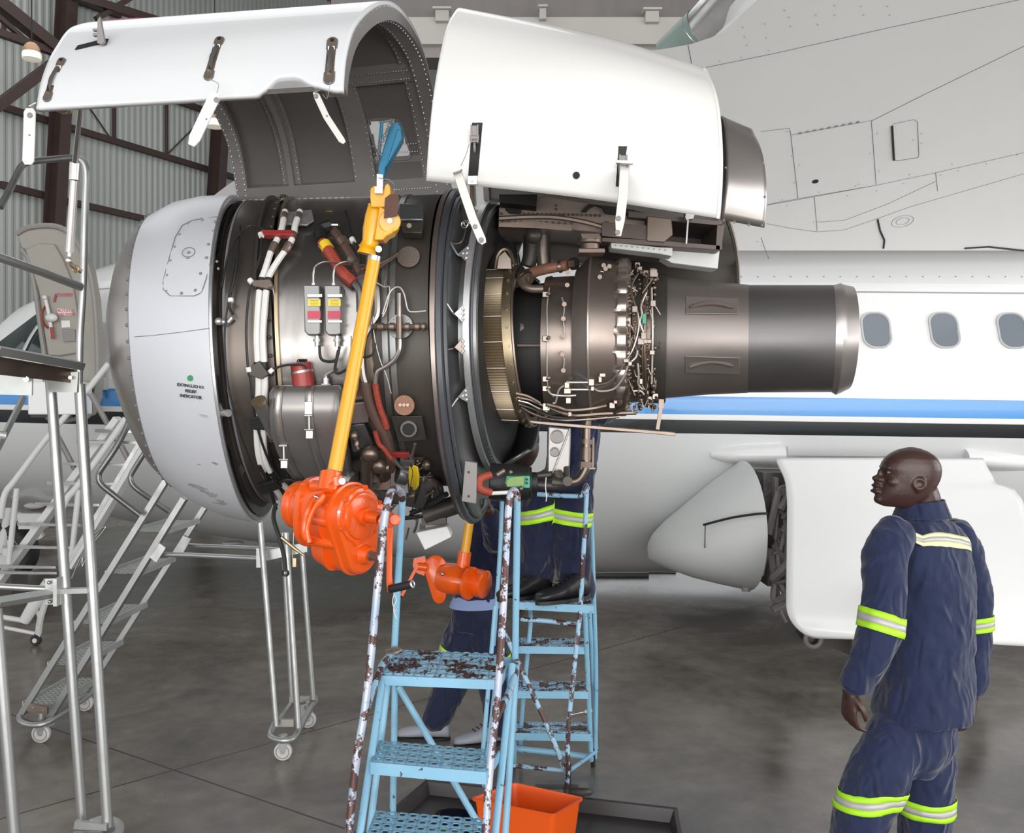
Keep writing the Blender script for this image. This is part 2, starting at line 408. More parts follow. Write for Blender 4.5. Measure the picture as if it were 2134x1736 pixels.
# ================================================================ the hangar
o = MB().add([(-40, -16, 0), (40, -16, 0), (40, 60, 0), (-40, 60, 0)], [(0, 1, 2, 3)]).build('floor', 'concrete', smooth=0); o['kind'] = 'structure'
WD = Vector((.515, 1, 0)).normalized(); W0 = Vector((-12.35, 22, 0)); WN = Vector((WD.y, -WD.x, 0))   # wall line, normal towards us
mb = MB(); rows = [[], []]; t = -14.0; k = 0
prof = [(0, 0), (.045, .035), (.10, .035), (.145, 0)]
while t < 34:
    for dt, h in prof:
        p = W0+WD*(t+dt)+WN*h
        rows[0].append(p); rows[1].append(p+Vector((0, 0, 17)))
    t += .2
mb.sheet(rows); o = mb.build('wall_left', 'sheet_wall', smooth=0, recalc=False); o['kind'] = 'structure'
def wallpt(px, z=0, off=0.0):                   # point of the wall plane behind a picture column
    k = (px-CX)/F; b = W0+WN*off
    t = (k*b.y-b.x)/(WD.x-k*WD.y); p = b+WD*t; return Vector((p.x, p.y, z))
def wallpx(px, py, off=0.0):
    p = wallpt(px, 0, off); p.z = H-(py-HY)/F*p.y; return p
mb = MB()
for a, b in (((0, 221), (114, 256)), ((136, 263), (900, 494)), ((0, 384), (104, 410)), ((130, 417), (900, 592)), ((310, 190), (900, 392)), ((160, 0), (250, 32))):
    A = wallpx(*a, .12); B = wallpx(*b, .12); mb.beam(A, B, .12, .16)
for px, y0, y1 in ((238, 195, 292), (347, 192, 326), (8, 0, 80)):
    mb.beam(wallpx(px, y0, .1), wallpx(px, y1, .1), .08, .08)
for a, b in (((180, 215), (228, 285)), ((440, 230), (352, 318))):
    mb.beam(wallpx(*a, .08), wallpx(*b, .08), .03, .03)
o = mb.build('trim_1', 'brown_steel', smooth=0); o['kind'] = 'structure'
for px0, y0, px1, y1, w_, lab in ((143, -60, 108, 560, .42, ''), (470, 100, 436, 620, .42, '')):
    A = wallpx(px0, y0, .55); B = wallpx(px1, y1, .55)
    mb = MB(); d = (A-B).normalized(); B = B-d*(B.z/d.z if d.z else 0)
    side = WN; lat = side.cross(d).normalized()
    mb.beam(A, B, .02, .46, up=WN)
    for s in (-1, 1):
        mb.beam(A+WN*.0+side*.0+lat*0+WN*(.22*s), B+WN*(.22*s), .30, .025, up=WN)
    o = mb.build('trim_2', 'brown_steel', smooth=0); o['kind'] = 'structure'
# roof trusses high on the left
mb = MB()
for a, b, w_ in (((-20, -8), (150, 128), .28), ((-20, 62), (150, 122), .16), ((-20, 232), (112, 132), .22), ((150, -10), (380, 60), .2), ((200, 40), (330, -40), .12), ((-20, 20), (60, 90), .1)):
    mb.beam(wallpx(*a, 1.6), wallpx(*b, 1.6), w_, w_)
o = mb.build('trim_3', 'brown_steel', smooth=0); o['kind'] = 'structure'
mb = MB(); mb.box((6, 20, 16.6), (70, 70, .2)); o = mb.build('ceiling', 'roof_dark', smooth=0); o['kind'] = 'structure'
# the big door girder across the top: dark web, pale flange and pale lower panel
mb = MB(); d = 14.0
zt = P(0, -60, d).z; z1 = P(0, 50, d).z; z2 = P(0, 105, d).z; z3 = P(0, 128, d).z
x0 = P(690, 0, d).x; x1 = 20
mb.slot(0).box(((x0+x1)/2, d+.15, (zt+z1)/2), (x1-x0, .3, zt-z1))
mb.slot(1).box(((x0+x1)/2, d+.0, (z1+z2)/2), (x1-x0, .5, z1-z2))
mb.slot(2).box(((x0+x1)/2, d+.1, (z2+z3)/2), (x1-x0, .5, z2-z3))
o = mb.build('trim_4', ['roof_dark', 'roof_beige', 'lip_metal'], smooth=0); o['kind'] = 'structure'
mb = MB()
for px, py, s in ((922, 36, 1), (1131, 32, .5), (1358, 38, 1.0)):
    p = P(px, py, d-.28); mb.box(p, (.20*s, .14, .16)); mb.box(p+Vector((0, -.02, .10)), (.28*s, .2, .03))
o = mb.build('trim_5', 'roof_beige', smooth=0); o['kind'] = 'structure'
# pendant lamps
def lamp(px, py, dd, lab):
    c = P(px, py, dd); r = 19/F*dd
    t = thing('hanging_lamp', lab, 'lamp', c+Vector((0, 0, r)), 'hanging hangar lamps')
    MB().rev(c+Vector((0, 0, r*.95)), (0, 0, -1), [(0, r*.18), (r*.12, r*.45), (r*.5, r*.78), (r*1.15, r*.95)], 20, False).build('lamp_shade', 'lamp_brown', t)
    MB().rev(c+Vector((0, 0, -r*.18)), (0, 0, -1), [(0, r*.93), (r*.25, r*1.0), (r*.75, r*.96), (r*.8, r*.1)], 20).build('reflector', 'lamp_glow', t)
    MB().cyl(c+Vector((0, 0, r*.9)), c+Vector((0, 0, 16.4-c.z)), .012, n=6).build('cord', 'black_rubber', t)
lamp(66, 106, 15, 'brown bell lamp hanging high before the diagonal roof trusses')
lamp(447, 247, 17, 'lit hanging lamp glimpsed beside the grey edge of the open front cowl')

# ================================================================ the airliner
AX = thing('airliner', 'white high-wing airliner with blue and black stripes standing across the hangar', 'airplane', (0, 9.64, 0))
def tab(t, x):
    if x <= t[0][0]: return t[0][1]
    for (a, va), (b, vb) in zip(t, t[1:]):
        if x <= b:
            k = (x-a)/(b-a); k = k*k*(3-2*k)*.5+k*.5; return lerp(va, vb, k)
    return t[-1][1]
ZT = [(-6.6, 1.95), (-6.1, 2.28), (-5.6, 2.52), (-5.25, 2.75), (-4.9, 3.02), (-4.5, 3.22), (-4.1, 3.38), (-3.6, 3.56), (-2.8, 3.70), (-1.5, 3.71), (9, 3.71)]
ZB = [(-6.6, 1.7), (-6.2, 1.25), (-5.7, 1.0), (-5.0, .82), (-4.4, .74), (-3.8, .62), (-2.6, .44), (-1, .28), (.9, .15), (9, .15)]
HW = [(-6.6, .15), (-6.2, .6), (-5.6, 1.05), (-5, 1.36), (-4.2, 1.62), (-3.4, 1.75), (-2.6, 1.78), (9, 1.78)]
def fus(x, a):
    zt, zb, hw = tab(ZT, x), tab(ZB, x), tab(HW, x); zc = 1.93 if x > -2.6 else lerp((zt+zb)/2, 1.93, max(0, min(1, (x+6.6)/4)))
    cy = 9.64-.04*x; s, c = math.sin(a), math.cos(a)          # a: 0 top, pi/2 near side
    return Vector((x, cy-hw*s, zc+((zt-zc) if c > 0 else (zc-zb))*c))
def fus_side(x, z):
    lo, hi = 0.0, PI
    for _ in range(30):
        m_ = (lo+hi)/2
        if fus(x, m_).z > z: lo = m_
        else: hi = m_
    return fus(x, lo), lo
def fus_px(px, py, off=0.0):                     # near-side skin point behind a picture point
    d = 8.0
    for _ in range(12):
        x = (px-CX)/F*d; z = H-(py-HY)/F*d
        p, a = fus_side(x, z); d = p.y
    return Vector((x, p.y-off, z)), a
xs = [-6.6+.15*i for i in range(int(16/.15))]
MB().loft([[fus(x, 2*PI*k/96) for k in range(96)] for x in xs]).build('fuselage', 'fuselage_paint', AX)
# cabin windows
for px in (1542, 1684, 1826, 1968, 2110, 2252):
    c, a = fus_px(px, 688 if px < 2000 else 689)
    n = Vector((0, -math.sin(a), math.cos(a)*.9)).normalized(); upv = Vector((1, 0, 0)).cross(n); upv = -upv if upv.z < 0 else upv
    def rr(w_, h_, rad, off):
        pts = []
        for cx, cy, a0 in ((w_/2-rad, h_/2-rad, 0), (-w_/2+rad, h_/2-rad, PI/2), (-w_/2+rad, -h_/2+rad, PI), (w_/2-rad, -h_/2+rad, 1.5*PI)):
            for k in range(7):
                aa = a0+PI/2*k/6; pts.append(c+Vector((1, 0, 0))*(cx+rad*math.cos(aa))+upv*(cy+rad*math.sin(aa))+n*off)
        return pts
    w1, h1 = .255, .335
    fr = MB().loft([rr(w1, h1, .1, -.01), rr(w1, h1, .1, .010), rr(w1-.03, h1-.03, .09, .010), rr(w1-.045, h1-.045, .085, -.004)], True, False).build('cabin_window', 'window_rim', AX)
    MB().prism(rr(w1-.04, h1-.04, .085, .003), n*.002).build('pane', 'pane_grey', fr)
# wing underside and root fairing as one skin over the fuselage
TOPY = [(430, 420), (465, 392), (495, 372), (620, 305), (700, 262), (900, 190), (1100, 140), (1270, 113), (1385, 102), (1440, 92), (1500, 72), (1545, 30), (1600, -20), (1640, -120), (2600, -320)]
def wd(py): return 5.2+.0039*py+2.564e-6*py*py if py > -760 else 3.72
def topy(px):
    for (a, va), (b, vb) in zip(TOPY, TOPY[1:]):
        if px <= b: return lerp(va, vb, max(0, (px-a)/(b-a)))
    return TOPY[-1][1]
def Wp(px, py, off=.0): return P(px, py, wd(py)-off)
rows = []
for j in range(41):
    r = []
    for i in range(100):
        px = 430+(2560-430)*i/99; yb = 522; yt = topy(px); py = lerp(yt, yb, (j/40)); r.append(Wp(px, py))
    rows.append(r)
# folded back over the top so the wing has depth
back = []
for off, dz in ((1.2, .22), (.4, .10), (.1, .03)):
    back.append([p+Vector((0, off, dz)) for p in rows[0]])
o = MB().sheet(back+rows).build('wing', 'wing_paint', AX, recalc=False)
def Wn(px, py):
    n = (Wp(px+8, py)-Wp(px-8, py)).cross(Wp(px, py+8)-Wp(px, py-8)).normalized(); return n if n.dot(Wp(px, py)-V(0, 0, H)) < 0 else -n
def seam(mb, pts, w=.0026, f=Wp, sm=False):
    pp = []
    for a, b in zip(pts, pts[1:]):
        n = max(2, int(math.hypot(a[0]-b[0], a[1]-b[1])/25)+1)
        for k in range(n): pp.append((lerp(a[0], b[0], k/n), lerp(a[1], b[1], k/n)))
    pp.append(pts[-1]); q = [f(x, y) for x, y in pp]
    mb.tube([v if isinstance(v, Vector) else v[0] for v in q], w, 4, False)
mb = MB()
for L_ in ([(1458, 143), (1610, 112), (1850, 58), (2134, -3)], [(1816, 252), (1930, 195), (2134, 96)], [(1434, 94), (1443, 140)], [(1586, 274), (1645, 267), (1648, 280), (1663, 413)],
           [(1650, 281), (1816, 251), (1826, 386), (1663, 414), (1600, 426)], [(1826, 386), (1950, 360), (2134, 318)], [(1597, 428), (1697, 410), (1826, 386)], [(1697, 410), (1703, 481)],
           [(1597, 466), (1650, 476), (1703, 483), (1760, 479), (1830, 455), (1900, 430), (2134, 362)], [(1703, 463), (1760, 459), (1850, 425), (1950, 378)], [(1950, 360), (1954, 398)],
           [(1859, 262), (1862, 332), (1870, 335), (1914, 328), (1915, 322), (1912, 254), (1905, 249), (1862, 258)], [(1586, 495), (1602, 540)]):
    seam(mb, L_)
for s in range(9):                               # piano hinge on the service panel
    x = 1664+15*s; y = 278-2.9*s; mb.slot(0); mb.cyl(Wp(x, y, .003), Wp(x+7, y-1.4, .003), .006, n=6)
o = mb.build('panel_seam', 'seam_line', AX)
mb = MB(); seam(mb, [(1859, 262), (1863, 333)], .011); seam(mb, [(1829, 457), (1834, 480), (1843, 500), (1841, 517)], .010); seam(mb, [(2010, 517), (2060, 514), (2134, 522)], .012)
c_ = Wp(1699, 378); mb.cyl(c_-Wn(1699, 378)*.01, c_+Wn(1699, 378)*.003, .024, n=20)
mb.build('drain_hole', 'black_and_hole_shade', AX)
mb = MB()
for i in range(46):
    pass
for x, y in ((1636, 20), (1645, 35), (1648, 53), (1700, 30), (1705, 50), (1740, 30), (1795, 12), (1800, 30), (1850, 12), (1855, 30), (1740, 10), (1500, 126), (1545, 118), (1557, 93), (1552, 75), (1548, 55), (1595, 48), (1597, 78), (1602, 104),
             (1640, 273), (1665, 343), (1650, 325), (1655, 380), (1828, 278), (1813, 319), (1832, 356), (1895, 363), (1783, 387), (1706, 400), (1790, 383), (1630, 416), (1640, 428), (1695, 463), (1920, 278), (1921, 298), (1903, 291), (1984, 342), (1960, 364), (1997, 355),
             (2055, 341), (2120, 322), (1883, 382), (1766, 407), (1827, 397), (1578, 503), (1587, 512), (1603, 534)):
    p = Wp(x, y, .0); mb.ell(p, (.0065, .004, .0065), n=8, m=5)
for i in range(24):
    p, a = fus_px(1545+i*34.4, 577, .0); mb.ell(p, (.008, .006, .008), n=8, m=5)
c_ = Wp(1881, 461); mb.torus(c_, Wn(1881, 461), .085, .003, 32, 6); mb.torus(c_, Wn(1881, 461), .05, .003, 28, 6)
mb.build('rivet', 'rivet_grey', AX)
# flap track / de-icing pipe at the wing top
a, b, c = P(1385, 112, 6.6), P(1458, 62, 6.4), P(1530, -14, 6.1)
mb = MB().rev(a, b-a, [(0, .10), ((b-a).length, .15)], 28, True); mb.slot(1).rev(b, c-b, [(0, .15), (.02, .135), ((c-b).length*1.4, .15)], 28, True)
mb.build('wing_pipe', ['green_primer', 'bare_steel'], AX)

# undercarriage pod, door, wheels
def spindle(x0, x1, yc0, yc1, ztop, zb, r, name, mt, blunt=.5):
    pass
def podpts(st, n=40):
    rings = []
    for px, yt, yb, d, dep in st:                 # column, top row, bottom row, depth of centre, half depth
        T, B = P(px, yt, d), P(px, yb, d); T.x = B.x = (px-CX)/F*(d-dep); c = (T+B)/2; h = (T.z-B.z)/2
        rings.append([c+Vector((0, -dep*math.sin(2*PI*k/n), h*math.cos(2*PI*k/n))) for k in range(n)])
    return rings
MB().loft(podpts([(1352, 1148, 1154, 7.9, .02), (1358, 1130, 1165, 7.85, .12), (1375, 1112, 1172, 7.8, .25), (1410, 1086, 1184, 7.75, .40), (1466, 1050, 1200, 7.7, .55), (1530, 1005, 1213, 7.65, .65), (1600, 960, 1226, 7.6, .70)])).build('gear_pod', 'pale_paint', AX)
mb = MB()
pod_near = lambda x, y: P(x, y, 6.74 if x > 1500 else 6.95)
mb.tube([P(x, y, d) for x, y, d in ((1466, 1094, 7.16), (1520, 1080, 7.02), (1570, 1072, 6.92), (1600, 1070, 6.90))], .010, 6)
mb.tube([P(x, y, d) for x, y, d in ((1470, 1090, 7.16), (1469, 1140, 7.14), (1470, 1188, 7.45))], .004, 5)
mb.build('pod_seam', 'text_black', AX)
MB().cyl(P(1555, 1222, 7.3), P(1555, 1232, 7.3), .04, .035).build('drain_boss', 'rivet_grey', AX)
# open bay behind the pod
mb = MB().prism([P(1590, 985, 7.35), P(1660, 985, 7.35), P(1660, 1222, 7.35), P(1600, 1222, 7.35)], (0, .4, 0))
mb.build('gear_bay', 'interior_dark', AX)
mb = MB()
random.seed(3)
for i in range(30):
    x = 1604+random.random()*36; y = 1000+random.random()*215; p = P(x, y, 7.25)
    mb.tube([p, p+Vector((random.uniform(-.05, .08), -.05, random.uniform(-.2, .1))), p+Vector((random.uniform(-.1, .12), -.1, random.uniform(-.3, -.05)))], random.choice((.012, .018, .03)), 7)
for x, y, r in ((1632, 1022, .035), (1622, 1110, .03), (1630, 1165, .04)): mb.torus(P(x, y, 7.2), (0, 1, .2), r, .012, 16, 6)
mb.box(P(1615, 1060, 7.3), (.03, .1, .5)).box(P(1634, 1130, 7.3), (.05, .1, .25)).tube([P(1612, 1205, 7.0), P(1630, 1190, 6.9), P(1645, 1170, 6.9)], .035)
mb.build('gear_linkage', ['rib_grey'], AX)
for st, nm in (([(1474, 944, 950, 7.95, .02), (1482, 937, 956, 7.92, .08), (1510, 930, 962, 7.9, .13), (1560, 925, 968, 7.88, .17), (1639, 921, 973, 7.88, .2)], 'gear_fairing'),
               ([(2021, 929, 976, 7.88, .2), (2080, 934, 982, 7.88, .2), (2180, 944, 984, 7.9, .15), (2230, 962, 968, 7.95, .02)], 'gear_fairing')):
    MB().loft(podpts(st)).build(nm, 'white_paint', AX)
mb = MB(); seam(mb, [(1641, 930), (1641, 950), (1830, 934+18), (2020, 944)], .004, lambda x, y: P(x, y, 7.80)); mb.build('sill_seam', 'rivet_grey', AX)
# big white gear door: curved sheet with rounded lower corners
def door_pt(px, py, off=0): return P(px, py, 7.25-1.05*(1-(1-min(1, (py-960)/390))**1.6)-off)
def door_x(py):
    l = tab([(960, 1617), (1004, 1635), (1012, 1637), (1050, 1640), (1270, 1638)], py)
    if py > 1260: l = 1638+48*(1-math.sqrt(max(0, 1-((py-1260)/66)**2)))*1.4
    r = tab([(960, 2046), (1012, 2070), (1024, 2110), (1050, 2128), (1100, 2142), (1270, 2150)], py)
    if py > 1290: r = 2150-60*(1-math.sqrt(max(0, 1-((py-1290)/54)**2)))
    return l, r
rows = []
for j in range(61):
    py = 960+(1325-960)*j/60; l, r = door_x(py)
    rows.append([door_pt(lerp(l, r, i/30), py+(20*(i/30)*max(0, (py-1250)/75)), .10*math.sin(PI*i/30)) for i in range(31)])
o = MB().sheet(rows).build('gear_door', 'white_paint', AX, recalc=False); s_ = o.modifiers.new('t', 'SOLIDIFY'); s_.thickness = .03
def wheel(parent, c, r, wdt, name, axis=(0, 1, 0)):
    ax = Vector(axis); h = wdt/2
    ty = MB().rev(Vector(c)-ax*h, ax, [(0, r*.62), (0, r*.86), (.15*wdt, r*.97), (.5*wdt, r), (.85*wdt, r*.97), (wdt, r*.86), (wdt, r*.62)], 48).build(name, 'tyre', parent)
    MB().rev(Vector(c)-ax*(h+.004), ax, [(0, r*.15), (0, r*.5), (.02, r*.52), (.0, r*.60), (.03, r*.62), (wdt, r*.6)], 36).build('rim', 'wheel_white', ty)
    mb = MB()
    for k in range(8):
        q = Vector(c)-ax*(h+.008)+(Vector((math.cos(k*PI/4), 0, math.sin(k*PI/4))))*r*.42; mb.cyl(q, q+ax*.01, r*.05, n=8)
    mb.build('wheel_hole', 'black_and_hole_shade', ty)
wheel(AX, P(1958, 1325, 5.95)+Vector((0, .2, 0)), .385, .28, 'main_wheel'); 
mb = MB().prism([P(x, y, 6.6) for x, y in ((1668, 1322), (1680, 1340), (1740, 1352), (1775, 1368), (1775, 1310), (1690, 1310))], (0, .12, 0)); mb.build('gear_beam', 'duct_dark', AX)
mb = MB().torus(P(1695, 1332, 6.55), (0, 1, 0), .055, .018); mb.build('tow_ring', 'rib_grey', AX)
wheel(AX, (P(16, 1150, 9.64)), .31, .22, 'nose_wheel')
mb = MB().cyl(P(16, 1150, 9.64)+Vector((0, -.14, 0)), P(22, 1060, 9.64), .05).tube([P(30, 1075, 9.4), P(60, 1085, 9.4), P(85, 1120, 9.45)], .05).box(P(70, 1085, 9.4), (.25, .12, .16)).cyl(P(16, 1150, 9.3), P(16, 1150, 9.7), .05)
mb.build('nose_gear_leg', 'wheel_white', AX)

# cockpit glazing
mb = MB().sheet([[fus_px(lerp(-12, lerp(78, 92, j/8), i/10), lerp(lerp(722, 654, i/10), lerp(744, 736, i/10), j/8), .015)[0] for i in range(11)] for j in range(9)]); gl = mb.build('cockpit_window', 'glass_dark', AX)
mb = MB(); mb.tube([fus_px(x, y, .03)[0] for x, y in ((52, 733), (66, 705), (82, 680))], .015, 6); mb.build('window_post', 'window_rim', gl)
# passenger door swung open against the nose, its doorway and sill
def dp(x, y, d=7.6): return P(x, y, d)
out = [(34, 487), (60, 474), (110, 471), (142, 484), (166, 515), (185, 560), (196, 620), (201, 690), (203, 770), (198, 830), (185, 865), (160, 872), (100, 870), (95, 760), (86, 690), (75, 610), (62, 545), (45, 520)]
o = MB().prism([dp(x, y, 7.45+.0*x) for x, y in out], (0, .14, 0)).build('passenger_door', 'beige_panel', AX, bevel=.015)
mb = MB().tube([dp(x, y, 7.44) for x, y in out], .022, 8); mb.build('door_seal', 'beige_edge', o)
ins = [(52, 520), (80, 506), (112, 508), (130, 540), (150, 590), (160, 650), (163, 735), (120, 742), (100, 740), (92, 690), (84, 620), (66, 560)]
MB().prism([dp(x, y, 7.415) for x, y in ins], (0, .04, 0)).build('inner_panel', 'beige_panel', o, bevel=.01)
MB().tube([dp(x, y, 7.38) for x, y in ((94, 620), (101, 650), (106, 680), (108, 700))], .014, 8).ell(dp(93, 620, 7.37), (.02, .02, .02)).ell(dp(107, 662, 7.36), (.05, .03, .035)).build('door_handle', 'wheel_white', o)
mb = MB().tube([dp(x, y, 7.395) for x, y in ((97, 635), (88, 650), (90, 672), (100, 684))], .009, 6).tube([dp(x, y, 7.375) for x, y in ((107, 682), (110, 706))], .014, 6)
mb.prism([dp(x, y, 7.41) for x, y in ((115, 612), (119, 612), (116, 630), (111, 630))], (0, -.004, 0)); mb.build('handle_guard', 'red_paint', o)
MB().prism([dp(x, y, 7.41) for x, y in ((130, 686), (157, 686), (158, 712), (134, 713))], (0, -.01, 0)).build('recess', 'rib_grey', o, bevel=.004)
MB().prism([dp(x, y, 7.41) for x, y in ((128, 668), (146, 668), (147, 682), (129, 683))], (0, -.004, 0)).prism([dp(x, y, 7.41) for x, y in ((120, 643), (151, 645), (152, 658), (121, 657))], (0, -.004, 0)).build('door_placard', 'label_white', o)
def text(body, loc, size, R, mt, parent, name='lettering', depth=.001, align='CENTER', sx=1.0):
    cu = bpy.data.curves.new(name, 'FONT'); cu.body = body; cu.size = size; cu.extrude = depth; cu.align_x = align; cu.offset = size*.012
    tmp = bpy.data.objects.new(name+'_tmp', cu); COL.objects.link(tmp)
    bpy.context.view_layer.update()
    me = bpy.data.meshes.new_from_object(tmp); bpy.data.objects.remove(tmp); bpy.data.curves.remove(cu)
    org = Vector((0, 0, 0)); q = parent
    while q is not None: org += q.location; q = q.parent
    me.transform(Matrix.Translation(Vector(loc)-org) @ R.to_4x4() @ Matrix.Scale(sx, 4, (1, 0, 0)))
    me.materials.clear(); me.materials.append(M[mt])
    o = bpy.data.objects.new(name, me); COL.objects.link(o); o.parent = parent; return o
RX = Matrix.Rotation(PI/2, 3, 'X')
text('ROTATE', dp(136, 650, 7.402), .032, RX, 'red_text', o); text('AND PUSH', dp(136, 657, 7.402), .030, RX, 'red_text', o); text('CLOSED', dp(134, 617, 7.402), .035, RX, 'red_text', o)
mb = MB()
mb.loft([[fus_px(x, y, .06)[0], fus_px(x+10, y, .06)[0], fus_px(x+10, y, .0)[0], fus_px(x, y, .0)[0]] for x, y in ((178, 555), (192, 620), (198, 700), (198, 790), (190, 850), (160, 872))], True)
mb.box(fus_px(208, 683, .05)[0], (.12, .1, .09)); mb.box(fus_px(213, 800, .05)[0], (.12, .1, .11)); mb.tube([fus_px(214, y, .05)[0] for y in (700, 760, 830)], .02)
mb.build('door_frame', 'window_rim', AX)
MB().box(dp(126, 830, 7.3), (.42, .2, .26)).build('step_housing', 'white_paint', AX, bevel=.01)
MB().box(dp(120, 862, 7.5), (.34, .2, .06)).build('step_housing_base', 'duct_dark', AX)
MB().ell(fus_px(71, 1054, .0)[0], (.11, .02, .035)).ell(fus_px(485, 1131, 0)[0], (.12, .1, .02)).build('belly_lamp', 'wheel_white', AX)
# ================================================================ the nacelle: inlet, cowl doors, pylon
NAC = thing('engine_nacelle', 'white engine nacelle hung under the wing, both cowl doors propped open', 'nacelle', (0, 3.8, 2.8))
def Dx(px): return 3.80-.05*((px-500)/500.0)
def RG(T, m_, B, d=None): return ring(T, m_, B, Dx((T[0]+B[0])/2) if d is None else d)
rim = RG((503, 415), 437, (545, 1088)); riv = RG((338, 452), 269, (375, 1015))
mid1 = RG((385, 428), 315, (422, 1050)); mid2 = RG((440, 417), 372, (482, 1075))
lip1 = RG((318, 472), 243, (352, 990)); lip2 = RG((306, 500), 227, (342, 960)); lip3 = RG((304, 535), 222, (338, 925)); lip4 = RG((318, 565), 240, (350, 895)); in1 = RG((360, 570), 300, (395, 890)); in2 = RG((480, 520), 430, (510, 960))
cw = MB().loft([ringpts(r, 96) for r in (riv, mid1, mid2, rim)], cap=False).loft([ringpts(rim, 96), ringpts(rim, 96, .985), ringpts(mid2, 96, .96)], cap=False).build('inlet_cowl', 'cowl_silver', NAC)
MB().loft([ringpts(r, 96) for r in (in2, in1, lip4, lip3, lip2, lip1, ringlerp(lip1, riv, .6), riv)], cap=False).build('inlet_lip', 'lip_metal', cw)
mb = MB()
rv = ringlerp(riv, mid1, -.06)
for k in range(60):
    p = ringat(rv, 2*PI*k/60, 1.0); mb.ell(p, (.007, .007, .007), n=8, m=5)
mb.tube(ringpts(ringlerp(riv, mid1, .0), 96, 1.001), .0018, 4, False)
mb.build('rivet_row', 'seam_line', cw)
def on_cowl(px, py, off=0.0):                    # nearest inlet-skin point behind a picture point
    best = None
    for i in range(61):
        t = i/60; r = ringlerp(riv, mid1, t*3) if t < 1/3 else (ringlerp(mid1, mid2, t*3-1) if t < 2/3 else ringlerp(mid2, rim, t*3-2))
        for j in range(91):
            a = PI*.05+PI*.9*j/90; p = ringat(r, a); q = proj(p); e = (q[0]-px)**2+(q[1]-py)**2
            if best is None or e < best[0]: best = (e, p, r, a)
    e, p, r, a = best; n = (p-r[0]).normalized()
    D = p.y-off; q = P(px, py, p.y); return q+n*off, n
pan = [(425, 455), (452, 452), (457, 462), (450, 500), (440, 540), (430, 580), (420, 610), (405, 617), (355, 617), (340, 603), (340, 585), (352, 540), (365, 495), (380, 470), (400, 460)]
def dense(p_, n=4): return [(lerp(a[0], b[0], i/n), lerp(a[1], b[1], i/n)) for a, b in zip(p_, p_[1:]) for i in range(n)]+[p_[-1]]
mb = MB(); q = [on_cowl(x, y, .0008)[0] for x, y in dense(pan+pan[:1], 3)]; mb.tube(q, .0015, 4, False)
q = [on_cowl(x, y, .0008)[0] for x, y in dense([(280, 702), (320, 699), (380, 692), (437, 684)], 6)]; mb.tube(q, .0013, 4, False)
c_, n_ = on_cowl(393, 526, .001); mb.torus(c_, n_, .022, .0012, 24, 5)
mb.build('panel_seam', 'seam_line', cw)
mb = MB()
for x, y in ((391, 467), (422, 460), (449, 462), (444, 482), (434, 509), (430, 537), (418, 570), (407, 605), (378, 611), (347, 607), (349, 574), (356, 544), (365, 515), (375, 489), (393, 526), (391, 537), (452, 545), (455, 560)):
    c_, n_ = on_cowl(x, y, 0); mb.ell(c_, (.0055, .0055, .0055), n=8, m=5)
mb.build('screw_row', 'rib_grey', cw)
mb = MB()
for x, y, w_, h_ in ((425, 866, 12, 3), (415, 1016, 18, 5), (440, 1030, 16, 6), (455, 1046, 20, 5), (400, 1010, 10, 3), (448, 966, 8, 3), (425, 1022, 12, 4), (412, 968, 6, 2)):
    pts = []
    for k in range(11):
        a = 2*PI*k/11; rr_ = random.uniform(.6, 1.1); pts.append(on_cowl(x+w_*rr_*math.cos(a), y+h_*rr_*math.sin(a)+.3*w_*math.cos(a)*.6, .0008)[0])
    c_, n_ = on_cowl(x, y, 0); mb.prism(pts, n_*.001)
mb.build('paint_chip', 'grime', cw)
c_, n_ = on_cowl(397, 788, .0); MB().cyl(c_-n_*.002, c_+n_*.003, .0105, n=24).build('relief_indicator', 'signal_green', cw)
c_, n_ = on_cowl(400, 816, .003)
dx_ = on_cowl(416, 816)[0]-on_cowl(384, 816)[0]; dz_ = on_cowl(400, 802)[0]-on_cowl(400, 830)[0]; n_ = dx_.cross(dz_).normalized(); n_ = n_ if n_.y < 0 else -n_
zz = dz_.normalized(); xx = zz.cross(n_).normalized(); Rt = Matrix((xx, zz, n_)).transposed()
for s_, y in (('EXTINGUISHER', 807), ('RELIEF', 818), ('INDICATOR', 829)):
    c_ = on_cowl(398.5, y)[0]+n_*.0035; text(s_, c_, .0150, Rt, 'text_black', cw)
# dark inner rim, seal and fittings behind the inlet
MB().tube(ringpts(rim, 96, .972, shift=-.0)+[ringpts(rim, 96, .972)[0]], .010, 6, False, cap=False).build('rim_seal', 'frame_alloy', NAC)
mb = MB()
for k in range(150):
    a = PI*.04+PI*.92*k/149; p = ringat(rim, a, .955); mb.ell(p, (.0045, .0045, .0045), n=6, m=4)
mb.build('bead_cable', 'wire_pale', NAC)
b1 = RG((515, 422), 452, (553, 1078)); b2 = RG((560, 430), 500, (590, 1050))
MB().loft([ringpts(b1, 96, .985), ringpts(b1, 96, .93), ringpts(b2, 96, .86)], cap=False).build('inlet_bulkhead', 'duct_dark', NAC)

